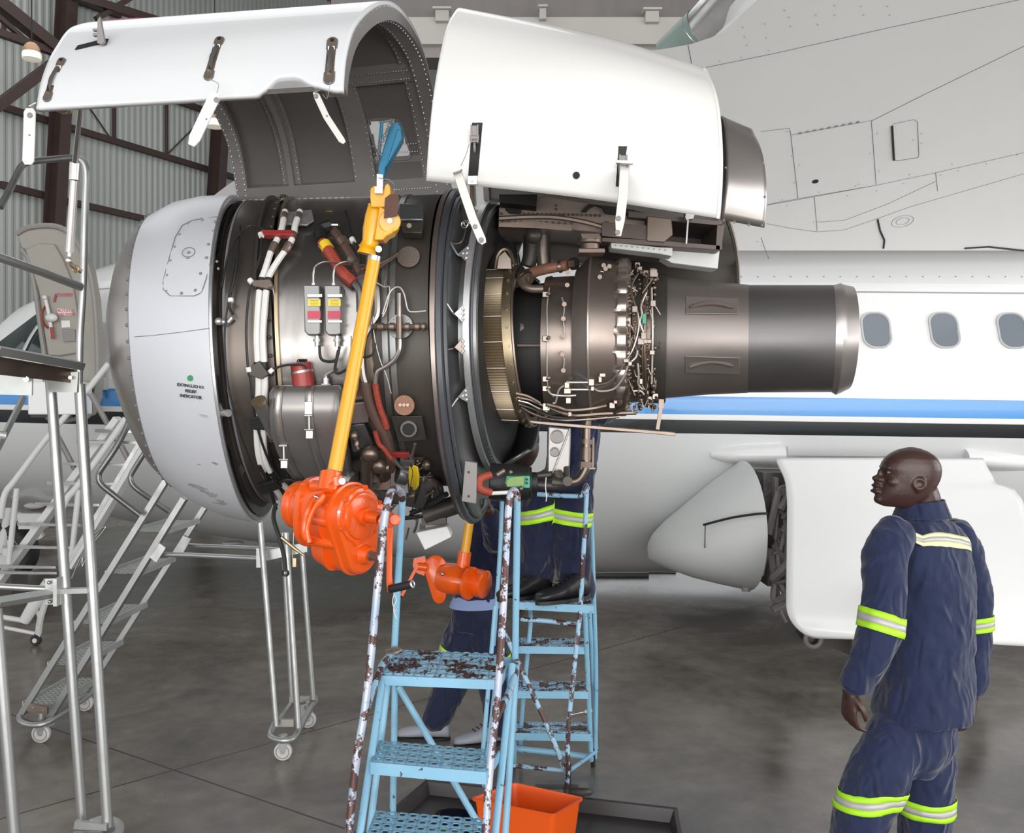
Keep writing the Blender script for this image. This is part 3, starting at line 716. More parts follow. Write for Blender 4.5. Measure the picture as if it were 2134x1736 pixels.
# ---- cowl door surfaces: front and rear arcs from the hinge over the top to the lower lip
def resample(pts, n):
    sp = smooth_path(pts, 12); L = [0]
    for a, b in zip(sp, sp[1:]): L.append(L[-1]+(a-b).length)
    out = []; j = 0
    for i in range(n):
        t = L[-1]*i/(n-1)
        while j < len(L)-2 and L[j+1] < t: j += 1
        out.append(sp[j].lerp(sp[j+1], (t-L[j])/max(1e-9, L[j+1]-L[j])))
    return out
class Shell:
    def __init__(s, curves, us, nv=80):
        s.c = [resample(c, nv) for c in curves]; s.us = us; s.nv = nv
    def __call__(s, u, v):
        us = s.us; u = max(-.02, min(1.02, u)); i = 0
        while i < len(us)-2 and u > us[i+1]: i += 1
        t = (u-us[i])/(us[i+1]-us[i]); x = max(0, min(1, v))*(s.nv-1); j = min(int(x), s.nv-2); f = x-j
        g = lambda k: s.c[k][j].lerp(s.c[k][j+1], f)
        if len(us) > 2:
            k0, k1, k2, k3 = max(i-1, 0), i, i+1, min(i+2, len(us)-1); a, b, c, d = g(k0), g(k1), g(k2), g(k3)
            return 0.5*((2*b)+(c-a)*t+(2*a-5*b+4*c-d)*t*t+(3*b-a-3*c+d)*t**3)
        return g(i).lerp(g(i+1), t)
    def n(s, u, v):                              # outward normal (away from the hinge-lip chord)
        e = 1e-2; u_ = min(max(u, e), 1-e); v_ = min(max(v, e), 1-e)
        a = (s(u_+e, v_)-s(u_-e, v_)).cross(s(u_, v_+e)-s(u_, v_-e)).normalized()
        mid = (s(u_, 0)+s(u_, 1))/2
        return a if a.dot(s(u_, v_)-mid) > 0 else -a
    def find(s, px, py, v0=0., v1=1.):
        best = None
        for i in range(61):
            for j in range(81):
                u, v = i/60, lerp(v0, v1, j/80); q = proj(s(u, v)); e = (q[0]-px)**2+(q[1]-py)**2
                if best is None or e < best[0]: best = (e, u, v)
        _, u, v = best; h = 1/60
        for _ in range(3):
            for i in range(-4, 5):
                for j in range(-4, 5):
                    uu, vv = u+h*i/4, v+h*j/4; q = proj(s(uu, vv)); e = (q[0]-px)**2+(q[1]-py)**2
                    if e < best[0]: best = (e, uu, vv)
            _, u, v = best; h /= 3
        return u, v
    def slab(s, u0, u1, v0, v1, t0, t1, nu=2, nv_=40, sgn=-1):   # slab between two offsets below the skin
        mb = MB(); g = []
        for off in (t0, t1):
            g.append([[s(lerp(u0, u1, i/nu), lerp(v0, v1, j/nv_))+s.n(lerp(u0, u1, i/nu), lerp(v0, v1, j/nv_))*off*sgn for i in range(nu+1)] for j in range(nv_+1)])
        rings = [g[0][j]+g[1][j][::-1] for j in range(nv_+1)]
        return mb.loft(rings, True, True)
def skin(S, name, mats, parent, hole=None, nu=60, nv=90, t=.018, edge=None):
    mb = MB(); vs = []; fs = []
    for j in range(nv+1):
        for i in range(nu+1):
            u, v = i/nu, j/nv
            vv = v*(edge(u) if edge else 1.0); vs.append(S(u, vv))
    for j in range(nv):
        for i in range(nu):
            a = j*(nu+1)+i; q = [a, a+1, a+nu+2, a+nu+1]
            c = sum((Vector(vs[k]) for k in q), Vector((0, 0, 0)))/4
            if hole and hole(c, j/nv): continue
            fs.append(q)
    # orient faces so that the normal points outward
    n0 = (Vector(vs[fs[0][1]])-Vector(vs[fs[0][0]])).cross(Vector(vs[fs[0][3]])-Vector(vs[fs[0][0]]))
    if n0.dot(S.n(.01, .01)) < 0: fs = [f[::-1] for f in fs]
    mb.add(vs, fs); o = mb.build(name, mats, parent, recalc=False, smooth=60)
    m_ = o.modifiers.new('shell', 'SOLIDIFY'); m_.thickness = t; m_.offset = -1; m_.material_offset = 1; m_.material_offset_rim = 0
    return o
Fc = [P(503, 416, 3.86), V(-1.143, 3.65, 2.98), V(-1.20, 3.4, 3.12), V(-1.33, 3.1, 3.165), P(160, 52, 2.9), P(115, 100, 2.75), P(88, 160, 2.66), P(75, 226, 2.62)]
Rc = [P(945, 405, 3.80), P(925, 300, 3.74), P(905, 195, 3.62), P(878, 90, 3.42), P(838, 20, 3.18), P(795, 2, 2.98), P(745, 42, 2.77), P(722, 110, 2.67), P(715, 188, 2.62)]
S1 = Shell([Fc, Rc], [0, 1])
def inwin(c, v):
    if v > .5: return False
    x, y = proj(c); cx, cy = 812+(y-288)*.32*1.0, 288
    dx, dy = abs(x-cx)/33, abs(y-cy)/40
    return dx**6+dy**6 < 1
def edge1(u):                                    # the lip with its scalloped cut-out
    x = lerp(75, 715, u); up_ = tab([(75, 0), (250, -2), (430, -4), (530, -2), (548, 6), (575, 22), (612, 22), (655, 8), (700, 0), (715, 0)], x)
    return 1-up_/640
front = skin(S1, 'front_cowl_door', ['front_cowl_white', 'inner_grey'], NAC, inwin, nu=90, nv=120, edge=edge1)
for u0, u1, v0, v1, t in ((0, .055, 0, .97, .05), (.25, .275, 0, .97, .045), (.22, .305, 0, .97, .026), (.56, .66, 0, .97, .035), (.93, 1, 0, .985, .06), (.88, .945, 0, .97, .03)):
    o = S1.slab(u0, u1, v0, v1, .012, t).build('frame_rib', 'rib_grey', front, smooth=30)
S1.slab(0, 1, 0, .045, .012, .05, 30, 3).build('hinge_rail', 'rib_grey', front, smooth=30)
S1.slab(0, 1, .962, .985, .008, .03, 30, 3).build('lip_rail', 'frame_alloy', front, smooth=30)
S1.slab(.62, .93, .30, .345, .012, .04, 8, 3).build('stiffener', 'rib_grey', front, smooth=30)
S1.slab(.62, .93, .085, .10, .012, .02, 8, 3).build('stiffener', 'rib_grey', front, smooth=30)
mb = MB()
for u in (.007, .045, .228, .297, .567, .652, .937, .988, .89):
    for k in range(60):
        v = .01+.95*k/60; mb.ell(S1(u, v)-S1.n(u, v)*(.03 if u in (.228, .297) else (.062 if u > .93 else .052 if u < .1 else .037)), (.0038, .0038, .0038), n=6, m=4)
for v in (.02, .31, .335, .11, .13):
    for k in range(24):
        u = .63+.29*k/24; mb.ell(S1(u, v)-S1.n(u, v)*(.052 if v < .05 else .043 if v > .2 else .021), (.0038, .0038, .0038), n=6, m=4)
mb.build('rivet_row', 'frame_alloy', front)
mb = MB()                                        # window frame round the opening
q = []
for k in range(41):
    a = 2*PI*k/40; cs, sn = math.cos(a), math.sin(a); x = 36*abs(cs)**.4*(1 if cs > 0 else -1); y = 43*abs(sn)**.4*(1 if sn > 0 else -1)
    u, v = S1.find(812+y*.32+x, 288+y, 0, .5); q.append(S1(u, v)-S1.n(u, v)*.018)
mb.tube(q, .006, 6, False); mb.build('window_edge', 'rib_grey', front)
mb = MB()
for k in range(34):                              # piano hinge, bright knuckles
    a = P(lerp(506, 940, k/34), lerp(419, 407, k/34)+0, 3.74); b = P(lerp(506, 940, (k+.5)/34), lerp(419, 407, (k+.5)/34), 3.74); mb.cyl(a, b, .006, n=8)
mb.build('piano_hinge', 'silver_tape', NAC)
MB().beam(P(500, 424, 3.78), P(950, 410, 3.72), .03, .02).build('hinge_bar', 'rib_grey', NAC)
# latches let into the lower lip of the front door
def latch(S, a, b, w_, parent, nm='flush_latch'):
    ua, va = S.find(*a, .5, 1); ub, vb = S.find(*b, .5, 1)
    A = S(ua, va); B = S(ub, vb); n = S.n((ua+ub)/2, (va+vb)/2); ax = (B-A).normalized(); lat = n.cross(ax).normalized()
    def cap(w2, off, A=A, B=B):
        pts = []
        for c, s0 in ((A, PI/2), (B, -PI/2)):
            for k in range(9):
                t = s0+PI*k/8; pts.append(c+ax*math.cos(t)*w2+lat*math.sin(t)*w2+n*off)
        return pts
    ax_ = ax
    o = MB().prism(cap(w_, -.006), n*.009).build(nm, 'seam_line', parent)
    MB().prism(cap(w_*.78, .003), n*.003).build('latch_plate', 'core_tan' if True else '', o)
    mb = MB(); m1, m2, m3 = A.lerp(B, .22), A.lerp(B, .55), A.lerp(B, .9)
    mb.box(m1+n*.006, (.02, .004, .012)); mb.tube([m1+n*.008, m2+n*.014, m3+n*.008], w_*.45, 6); mb.build('latch_lever', 'bare_steel', o)
    MB().cyl(A+n*.004, A+n*.008, w_*.36, n=12).tube([m1+n*.008+lat*w_*.3, m2+n*.015-lat*w_*.3, m3+n*.012+lat*w_*.2], w_*.22, 5).build('latch_pin', 'black_and_hole_shade', o)
    return o
latch(S1, (129, 128), (99, 205), .013, front); latch(S1, (458, 84), (435, 160), .015, front); latch(S1, (693, 87), (686, 167), .017, front)
mb = MB()
def patch(S, pts, off, t, v0=.5):
    q = [S.find(x, y, v0, 1) for x, y in pts]; n = S.n(*q[0]); return MB().prism([S(*a)+S.n(*a)*off for a in q], n*t)
patch(S1, [(157, 105), (163, 97), (214, 84), (227, 83), (222, 93), (200, 95)], .001, .003).build('lever_slot', 'black_and_hole_shade', front)
u, v = S1.find(215, 90, .4, 1); p0 = S1(u, v); 
MB().prism([P(x, y, p0.y-.02) for x, y in ((206, 92), (207, 45), (212, 38), (221, 90), (214, 95))], (0, -.012, 0)).box(P(201, 63, p0.y-.02), (.018, .012, .006)).box(P(203, 73, p0.y-.02), (.022, .012, .008)).build('hook_lever', 'rib_grey', front)
patch(S1, [(222, 33), (262, 22), (292, 18), (285, 23), (250, 32), (228, 35)], .001, .002, .3).build('red_marking', 'cowl_red', front)
# hanging straps of the front door
def strap(pts, d, w_, th, name, mt, parent, holes=(), label=None):
    a = [P(x, y, d) for x, y in pts]; mb = MB(); rings = []
    for i, p in enumerate(a):
        t = (a[min(i+1, len(a)-1)]-a[max(0, i-1)]).normalized(); l_ = Vector((t.z, 0, -t.x))
        k = .55 if i in (0, len(a)-1) else 1
        rings.append([p-l_*w_*k+Vector((0, 0, 0)), p+l_*w_*k, p+l_*w_*k+Vector((0, th, 0)), p-l_*w_*k+Vector((0, th, 0))])
    o = MB().loft(rings).build(name, mt, parent, bevel=.001)
    mb = MB()
    for x, y, r in holes: mb.torus(P(x, y, d-.002), (0, 1, 0), r, r*.35, 16, 6).cyl(P(x, y, d-.003), P(x, y, d), r*.8, n=12)
    if holes: mb.build('strap_bolt', 'rib_grey', o)
    return o
strap([(61, 225), (61, 233), (60, 280), (58, 335), (58, 343)], 2.60, .0165, .006, 'latch_strap', 'label_white', front, ((62, 240, .006), (61, 281, .002)))
strap([(450, 193), (446, 202), (430, 235), (405, 288), (398, 303)], 2.56, .0165, .006, 'latch_strap', 'label_white', front, ((451, 208, .006), (430, 248, .002)))
strap([(655, 190), (660, 200), (680, 243), (712, 292), (718, 298)], 2.66, .010, .006, 'latch_strap', 'strap_metal', front, ((658, 200, .005), (681, 241, .002)))
MB().tube([P(60, 222, 2.61), P(75, 214, 2.62)], .002, 4).tube([P(452, 193, 2.58), P(455, 175, 2.6), P(436, 165, 2.6)], .0012, 4).tube([P(656, 190, 2.66), P(668, 186, 2.64)], .004, 5).tube([P(688, 170, 2.6), P(682, 205, 2.63), P(672, 196, 2.66)], .001, 4).build('lanyard', 'wire_pale', front)
MB().torus(P(131, 224, 2.66), (0, .3, 1), .02, .008).ell(P(131, 226, 2.66), (.02, .012, .015)).box(P(422, 187, 2.68), (.03, .02, .02)).build('lip_fitting', 'brass_flange', front)
# hold-open rod between the lip and the walkway bracket
ro = MB().cyl(P(168, 214, 2.75), P(156, 345, 2.9), .006, .010).build('hold_open_rod', 'bare_steel', NAC)
MB().cyl(P(157, 341, 2.9), P(156, 358, 2.9), .017).cyl(P(156, 358, 2.9), P(155, 376, 2.9), .0165).cyl(P(155, 376, 2.9), P(145, 525, 2.95), .0125).cyl(P(145, 524, 2.95), P(144, 535, 2.95), .006).ell(P(143, 543, 2.95), (.010, .010, .012)).build('rod_sleeve', 'chrome', ro)
MB().tube([P(143, 545, 2.95), P(150, 553, 2.95), P(160, 560, 2.96), P(170, 566, 2.97)], .008, 6).torus(P(158, 560, 2.95), (.3, 1, 0), .011, .0025).build('rod_clip', 'brass_flange', ro)

# ---- rear cowl door
F2 = [P(1012, 420, 3.85), V(-.13, 3.80, 3.02), V(-.165, 3.62, 3.24), P(965, 22, 3.36), P(938, 40, 3.12), P(918, 110, 2.95), P(903, 200, 2.84), P(893, 300, 2.82), P(888, 377, 2.86)]
M2 = [P(1250, 440, 3.8), V(.31, 3.76, 3.0), V(.29, 3.58, 3.16), P(1255, 80, 3.30), P(1245, 95, 3.05), P(1238, 150, 2.88), P(1225, 240, 2.80), P(1215, 340, 2.80), P(1208, 412, 2.84)]
R2 = [P(1505, 480, 3.75), V(.80, 3.70, 2.84), V(.76, 3.55, 2.95), P(1468, 150, 3.22), P(1482, 165, 3.02), P(1498, 215, 2.88), P(1506, 300, 2.80), P(1506, 380, 2.80), P(1501, 456, 2.83)]
S2 = Shell([F2, M2, R2], [0, .5, 1])
rear = skin(S2, 'rear_cowl_door', ['cowl_white', 'inner_grey'], NAC, None, nu=60, nv=90)
S2.slab(0, 1, .96, .998, .016, .03, 30, 3).build('lip_rail', 'pylon_dark', rear, smooth=30)
S2.slab(0, .04, 0, .97, .016, .05, 2, 30).build('frame_rib', 'rib_grey', rear, smooth=30)
S2.slab(.975, .99, .3, 1, -.004, .0, 2, 40).build('edge_band', 'cowl_white', rear, smooth=30)
F3 = [V(.80, 3.72, 2.68), V(.80, 3.62, 2.84), P(1500, 250, 3.22), P(1508, 250, 3.05), P(1512, 290, 2.93), P(1513, 380, 2.84), P(1503, 458, 2.86)]
R3 = [V(.86, 3.66, 2.62), V(.88, 3.55, 2.76), P(1560, 275, 3.12), P(1573, 282, 3.0), P(1590, 325, 2.88), P(1598, 400, 2.83), P(1593, 475, 2.85)]
S3 = Shell([F3, R3], [0, 1])
skin(S3, 'tail_fairing', ['titanium', 'inner_grey'], rear, None, nu=10, nv=50, t=.010)
mb = MB()
for x, y in ((1508, 460), (1530, 464), (1560, 469), (1588, 470), (1594, 410), (1590, 340), (1508, 350)):
    u, v = S3.find(x, y, .3, 1); mb.ell(S3(u, v)+S3.n(u, v)*.001, (.004, .004, .004), n=8, m=5)
mb.build('rivet', 'rib_grey', rear)
u, v = S2.find(1201, 365, .4, 1); n = S2.n(u, v); MB().cyl(S2(u, v)-n*.004, S2(u, v)+n*.002, .011, n=24).build('vent_hole', 'black_and_hole_shade', rear)
def strip2(S, pts, off, n=14):
    (ax_, ay), (bx_, by) = pts[0], pts[1]; (cx_, cy), (dx2, dy) = pts[-1], pts[-2]; rows_ = []
    for i in range(n+1):
        t = i/n; r_ = []
        for j in range(4):
            x = lerp(lerp(ax_, cx_, t), lerp(bx_, dx2, t), j/3); y = lerp(lerp(ay, cy, t), lerp(by, dy, t), j/3); u, v = S.find(x, y, .3, 1); r_.append(S(u, v)+S.n(u, v)*off)
        rows_.append(r_)
    return MB().sheet(rows_)
for pts, inner in (([(985, 246), (1007, 246), (994, 384), (974, 382)], [(984, 256), (1006, 256), (996, 366), (976, 366)]),
                   ([(1289, 297), (1308, 297), (1294, 402), (1282, 402)], [(1289, 305), (1307, 305), (1294, 390), (1283, 388)])):
    a_ = strip2(S2, pts, .0012).build('latch_slot', 'label_white', rear)
    strip2(S2, inner, .0022).build('slot_dark_sheet', 'black_and_hole_shade', a_)  # dark sheet on the skin, painting the shade of the slot hole
def latch2(x, y, flip):
    u, v = S2.find(x, y, .3, 1); p = S2(u, v)+S2.n(u, v)*.012
    mb = MB().box(p+V(0, -.008, 0), (.016, .02, .05)).box(p+V(-.010, -.01, 0), (.004, .024, .055)).box(p+V(.010, -.01, 0), (.004, .024, .055)).cyl(p+V(-.014, -.015, -.012), p+V(.014, -.015, -.012), .009, n=12).torus(p+V(0, -.012, -.04), (1, 0, 0), .012, .004, 14, 6)
    mb.build('latch_hook', 'rib_grey', rear)
latch2(990, 285, 0); latch2(1297, 345, 0)
strap([(951, 352), (953, 358), (968, 405), (985, 455), (1004, 500), (1009, 508)], 2.74, .0135, .006, 'latch_strap', 'strap_metal', rear, ((990, 472, .0055), (1003, 500, .006)))
strap([(1302, 337), (1302, 345), (1299, 400), (1292, 460), (1289, 492)], 2.74, .0145, .006, 'latch_strap', 'strap_metal', rear, ((1289, 455, .006), (1287, 484, .006), (1307, 346, .003)))
MB().beam(P(943, 357, 2.72), P(962, 350, 2.72), .02, .012).beam(P(1284, 338, 2.72), P(1319, 340, 2.72), .02, .008).tube([P(978, 300, 2.76), P(970, 325, 2.74), P(957, 352, 2.72)], .0015, 4).build('strap_bracket', 'frame_alloy', rear)
u, v = S2.find(985, 375, .5, 1); p = S2(u, v)+S2.n(u, v)*.008; MB().box(p, (.028, .01, .026)).cyl(p, p+V(0, -.012, 0), .005).build('striker_plate', 'frame_alloy', rear)
MB().cyl(P(985, 386, 3.0), P(987, 428, 3.05), .010).build('guide_tube', 'bare_steel', rear)

# ---- pylon structure over the core
PY = MB().prism([P(x, y, 3.55) for x, y in ((1038, 478), (1040, 432), (1085, 418), (1140, 408), (1300, 436), (1345, 450), (1345, 503), (1300, 497), (1240, 484), (1180, 478), (1110, 474))], (0, .30, 0)).build('pylon_beam', 'pylon_tan', NAC, bevel=.004)
mb = MB().tube([P(x, y, 3.53) for x, y in ((1040, 455), (1100, 452), (1160, 453), (1220, 463), (1262, 475))], .009, 6)
mb.prism([P(x, y, 3.545) for x, y in ((1040, 478), (1040, 470), (1110, 466), (1190, 476), (1190, 486), (1110, 480))], (0, -.05, 0)); mb.build('pylon_flange', 'core_tan', PY)
mb = MB()
for k in range(18): mb.ell(P(1092+k*9.3, 446+.012*(k*k)*.9, 3.545), (.0055, .0055, .0055), n=8, m=5)
for k in range(12): mb.ell(P(1048+k*13, 462+.05*k*k*.5, 3.52), (.005, .005, .005), n=8, m=5)
for x, y in ((1045, 432), (1045, 445), (1159, 428), (1159, 436), (1150, 448), (1170, 448), (1262, 463), (1267, 464), (1265, 478), (1258, 485)): mb.ell(P(x, y, 3.545), (.005, .005, .005), n=8, m=5)
mb.build('rivet_row', 'pylon_dark', PY)
MB().prism([P(x, y, 3.54) for x, y in ((1053, 427), (1053, 437), (1062, 445), (1085, 446), (1088, 430), (1080, 424))], (0, .02, 0)).prism([P(x, y, 3.53) for x, y in ((1212, 440), (1226, 425), (1300, 433), (1345, 444), (1345, 452), (1262, 444), (1255, 432), (1240, 427), (1228, 434), (1222, 441))], (0, .03, 0)).prism([P(x, y, 3.46) for x, y in ((1040, 405), (1120, 405), (1118, 430), (1042, 422))], (0, .2, 0)).build('pylon_cutout', 'black_and_hole_shade', PY)
MB().prism([P(x, y, 3.50) for x, y in ((1310, 440), (1505, 462), (1505, 470), (1310, 452))], (0, .3, 0)).prism([P(x, y, 3.50) for x, y in ((1255, 492), (1500, 512), (1500, 520), (1255, 503))], (0, .4, 0)).prism([P(x, y, 3.8) for x, y in ((1345, 445), (1505, 460), (1505, 520), (1345, 503))], (0, .05, 0)).prism([P(x, y, 3.5) for x, y in ((1495, 468), (1510, 468), (1503, 520), (1492, 520))], (0, .3, 0)).prism([P(x, y, 3.5) for x, y in ((1255, 462), (1348, 470), (1348, 500), (1255, 495))], (0, .03, 0)).build('pylon_box', 'pylon_dark', PY)
MB().prism([P(x, y, 3.49) for x, y in ((1349, 450), (1400, 456), (1402, 490), (1384, 505), (1348, 502))], (0, .03, 0)).build('access_panel', 'core_tan', PY, bevel=.003)
MB().prism([P(x, y, 3.45) for x, y in ((1428, 452), (1432, 436), (1450, 440), (1445, 455), (1430, 458))], (0, .06, 0)).beam(P(1434, 455, 3.48), P(1430, 508, 3.48), .006, .006).build('clip_bracket', 'frame_alloy', PY)
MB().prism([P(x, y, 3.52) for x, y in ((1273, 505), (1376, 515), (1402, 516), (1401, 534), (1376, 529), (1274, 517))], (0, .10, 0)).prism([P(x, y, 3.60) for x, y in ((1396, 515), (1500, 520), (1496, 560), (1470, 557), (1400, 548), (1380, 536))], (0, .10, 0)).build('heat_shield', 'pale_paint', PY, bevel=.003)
mb = MB()
for k in range(10): mb.ell(P(1283+k*11.5, 511+k*1.1, 3.515), (.003, .003, .003), n=6, m=4)
mb.build('shield_rivet', 'rivet_grey', PY)
# far cowl door seen beyond the core
A_ = [P(1508, 440, 3.95), P(1526, 500, 4.15), P(1533, 545, 4.25), P(1536, 600, 4.32), P(1536, 660, 4.36)]; B_ = [V(p.x-.72, p.y, p.z) for p in A_]
o = MB().sheet([A_, [a.lerp(b, .5)+V(0, .02, 0) for a, b in zip(A_, B_)], B_]).build('far_cowl_door', 'duct_dark', NAC); s_ = o.modifiers.new('t', 'SOLIDIFY'); s_.thickness = .03
MB().tube([p+V(-.005, -.03, 0) for p in A_], .014, 8).build('door_edge', 'core_metal', o)
MB().prism([P(x, y, 4.0) for x, y in ((960, 440), (1100, 430), (1100, 470), (1075, 540), (1000, 545), (975, 500))], (0, .1, 0)).prism([P(x, y, 3.98) for x, y in ((1090, 470), (1300, 490), (1300, 545), (1190, 548), (1150, 540), (1090, 540))], (0, .08, 0)).build('firewall', 'duct_dark', NAC)
MB().prism([P(x, y, 3.9) for x, y in ((505, 424), (950, 412), (950, 450), (700, 455), (560, 452), (512, 445))], (0, .08, 0)).build('pylon_keel', 'inner_grey', NAC, bevel=.003)
MB().prism([P(x, y, 3.72) for x, y in ((515, 425), (690, 420), (600, 438), (560, 452), (540, 455), (525, 445))], (0, .05, 0)).prism([P(x, y, 3.6) for x, y in ((685, 425), (775, 422), (775, 442), (690, 440))], (0, .05, 0)).build('keel_bracket', 'rib_grey', NAC, bevel=.003)
MB().cyl(P(713, 430, 3.59), P(713, 430, 3.62), .014).cyl(P(757, 432, 3.59), P(757, 432, 3.62), .020).build('keel_hole', 'black_and_hole_shade', NAC)
# ================================================================ the engine
EN = thing('jet_engine', 'uncovered turbofan engine with pipes, oil tank and long brown tailpipe', 'engine', (0, 3.75, 2.1))
FC = [RG((535, 425), 465, (568, 1045)), RG((600, 425), 568, (632, 1028))]
MB().loft([ringpts(FC[0], 80, .90), ringpts(FC[0], 80), ringpts(FC[1], 80)], cap=False).build('fan_intake_case', 'dark_case', EN)
f2 = RG((612, 422), 574, (640, 1032)); f3 = RG((800, 418), 760, (815, 1012)); f4 = RG((845, 416), 800, (858, 1010)); f5 = RG((935, 412), 893, (955, 1012))
MB().loft([ringpts(f2, 80, .995), ringpts(f3, 80, .995)], cap=False).build('fan_case', 'polished_case', EN)
MB().loft([ringpts(f3, 80, .985), ringpts(f4, 80), ringpts(f5, 80)], cap=False).build('fan_frame', 'duct_dark', EN)
def ringtube(r, k, rad, name, mt, parent=EN, shift=0.0, n=96):
    q = ringpts(r, n, k, shift=shift); return MB().tube(q+[q[0]], rad, 6, False, cap=False).build(name, mt, parent)
def band(r, k, wdt, h, name, mt, parent=EN, shift=0, n=96):
    g = [ringpts(r, n, k, shift=shift), ringpts(r, n, k+h, shift=shift), ringpts(r, n, k+h, shift=shift+wdt), ringpts(r, n, k, shift=shift+wdt)]
    return MB().loft(g+[g[0]], cap=False).build(name, mt, parent)
band(f2, .99, .012, .025, 'case_flange', 'brass_flange', shift=-.0)
band(f2, .99, .010, .035, 'case_flange', 'dark_case', shift=-.07)
band(f3, .98, .05, .012, 'case_band', 'core_tan', shift=.0); band(f3, .98, .02, .03, 'case_flange', 'duct_alloy', shift=.06)
band(f4, .99, .02, .02, 'case_flange', 'duct_alloy', shift=.02)
band(FC[0], .99, .008, .012, 'case_flange', 'seam_line', shift=.0)
mb = MB()
for k in range(60):
    a = 2*PI*k/60; mb.ell(ringat(f2, a, 1.02)+V(-.02, 0, 0), (.007, .007, .007), n=8, m=5)
mb.build('flange_bolt', 'duct_dark', EN)
# bulkhead, seal and ribbed rear frame
s0 = RG((950, 404), 897, (978, 1080)); s1 = RG((966, 404), 912, (992, 1086)); 
band(s0, .955, .018, .05, 'bulkhead_ring', 'core_metal', n=120); ringtube(s1, .985, .016, 'fire_seal', 'seal_black', n=140)
ringtube(s1, .958, .010, 'inner_seal', 'seal_black', n=140, shift=.02)
t0 = RG((985, 415), 925, (1005, 1060)); t1 = RG((1030, 425), 964, (1031, 985))
MB().loft([ringpts(s1, 96, .955, shift=.03), ringpts(t0, 96, .96), ringpts(ringlerp(t0, t1, .5), 96, .87), ringpts(t1, 96, .93), ringpts(t1, 96, .93, shift=.045)], cap=False).build('duct_channel', 'duct_alloy', EN)
band(t1, .95, .022, .05, 'frame_ring', 'frame_alloy', n=120); band(t1, .93, .012, .035, 'frame_ring', 'duct_alloy', shift=.032, n=120); ringtube(t1, .965, .006, 'frame_seal', 'seal_black', shift=.027, n=120)
mb = MB()
for k in range(110): mb.ell(ringat(t1, 2*PI*k/110, .968)+V(.038, 0, 0), (.0035, .0035, .0035), n=6, m=4)
mb.build('frame_rivets', 'core_metal', EN)
for y, flip in ((530, 1), (655, 1), (722, 0), (823, -1)):     # the white gusset brackets
    def on(r, yy, k=1.0):
        best = min((abs(proj(ringat(r, PI*(.03+.94*i/200), k))[1]-yy), i) for i in range(201))[1]; return ringat(r, PI*(.03+.94*best/200), k)
    a = on(t1, y, .99); b = on(t0, y-28*flip if flip else y+8, .97); m_ = on(ringlerp(t0, t1, .5), y-2*flip+2, .96)
    mb = MB().tube([b, m_, a], [.003, .004, .006], 6)
    c1 = on(t1, y-16, 1.0); c2 = on(t1, y+16, 1.0)
    nn = V(0, -1, .1)
    mb.prism([c1+nn*.004, c2+nn*.004, m_+nn*.012], nn*.006)
    g = mb.build('gusset_bracket', 'frame_alloy' if flip else 'core_metal', EN)
    mb = MB()
    for q in (c1.lerp(c2, .2), c1.lerp(c2, .8), c1.lerp(c2, .5).lerp(m_, .45), c1.lerp(c2, .5)): mb.ell(q+nn*.012, (.0045, .0045, .0045), n=8, m=5)
    mb.build('gusset_rivet', 'label_white', g)
# fan duct lower shell
g0 = RG((1050, 440), 1003, (1050, 975)); g1 = RG((1105, 500), 1072, (1108, 940))
o = MB().loft([ringpts(g0, 60, 1, PI*.96, PI*1.75), ringpts(ringlerp(g0, g1, .6), 60, 1.0, PI*.96, PI*1.75), ringpts(g1, 60, 1, PI*.96, PI*1.75)], False, False).build('bypass_duct', 'duct_alloy', EN)
s_ = o.modifiers.new('t', 'SOLIDIFY'); s_.thickness = .012
# ribbed stator cylinder
MB().loft([ringpts(t1, 96, .94, shift=.04), ringpts(t1, 96, .80, shift=.05), ringpts(RG((1014, 562), 1000, (1050, 880)), 96, .98, shift=.01)], cap=False).build('duct_wall', 'black_and_hole_shade', EN)
b0 = RG((1010, 562), 994, (1046, 880)); b1 = RG((1066, 560), 1048, (1092, 882)); b2 = RG((1086, 557), 1069, (1112, 886))
mb = MB(); rings = []
for i in range(2):
    pass
n = 360; A0 = ringpts(b0, n); A1 = ringpts(b1, n)
q0 = [(b0[0]+(p-b0[0])*(1.0 if k % 2 else .984)) for k, p in enumerate(A0)]; q1 = [(b1[0]+(p-b1[0])*(1.0 if k % 2 else .984)) for k, p in enumerate(A1)]
mb.loft([q0, q1], cap=False); mb.build('vane_ring', 'brass_rib', EN, smooth=0)
MB().loft([ringpts(b1, 96, 1.0), ringpts(b1, 96, 1.025), ringpts(b2, 96, 1.02), ringpts(b2, 96, .9)], cap=False).build('vane_flange', 'brass_flange', EN)
ringtube(b2, 1.01, .006, 'flange_lip', 'core_metal')
mb = MB()
bm_ = ringlerp(b1, b2, .5)
for k in range(28): mb.cyl(ringat(bm_, 2*PI*k/28+.05, 1.02), ringat(bm_, 2*PI*k/28+.05, 1.045), .007, n=8)
mb.build('vane_bolt', 'core_metal', EN)
mb = MB()
for k in range(9):
    a = PI*(.1+.8*k/8); mb.tube([ringat(b0, a, 1.005), ringat(b1, a, 1.005)], .0015, 4, False)
mb.build('vane_seam', 'wire_pale', EN)
c0 = RG((1080, 600), 1072, (1105, 850)); c1 = RG((1140, 590), 1130, (1140, 855))
MB().loft([ringpts(c0, 48), ringpts(c1, 48)], cap=False).build('compressor_neck', 'black_and_hole_shade', EN)
d0 = RG((1142, 578), 1126, (1142, 866)); d1 = RG((1152, 576), 1137, (1152, 868)); d2 = RG((1205, 574), 1194, (1205, 862))
MB().loft([ringpts(d0, 64, .8), ringpts(d0, 64), ringpts(d1, 64), ringpts(d1, 64, .985), ringpts(d2, 64, .985)], cap=False).build('compressor_case', 'core_metal', EN)
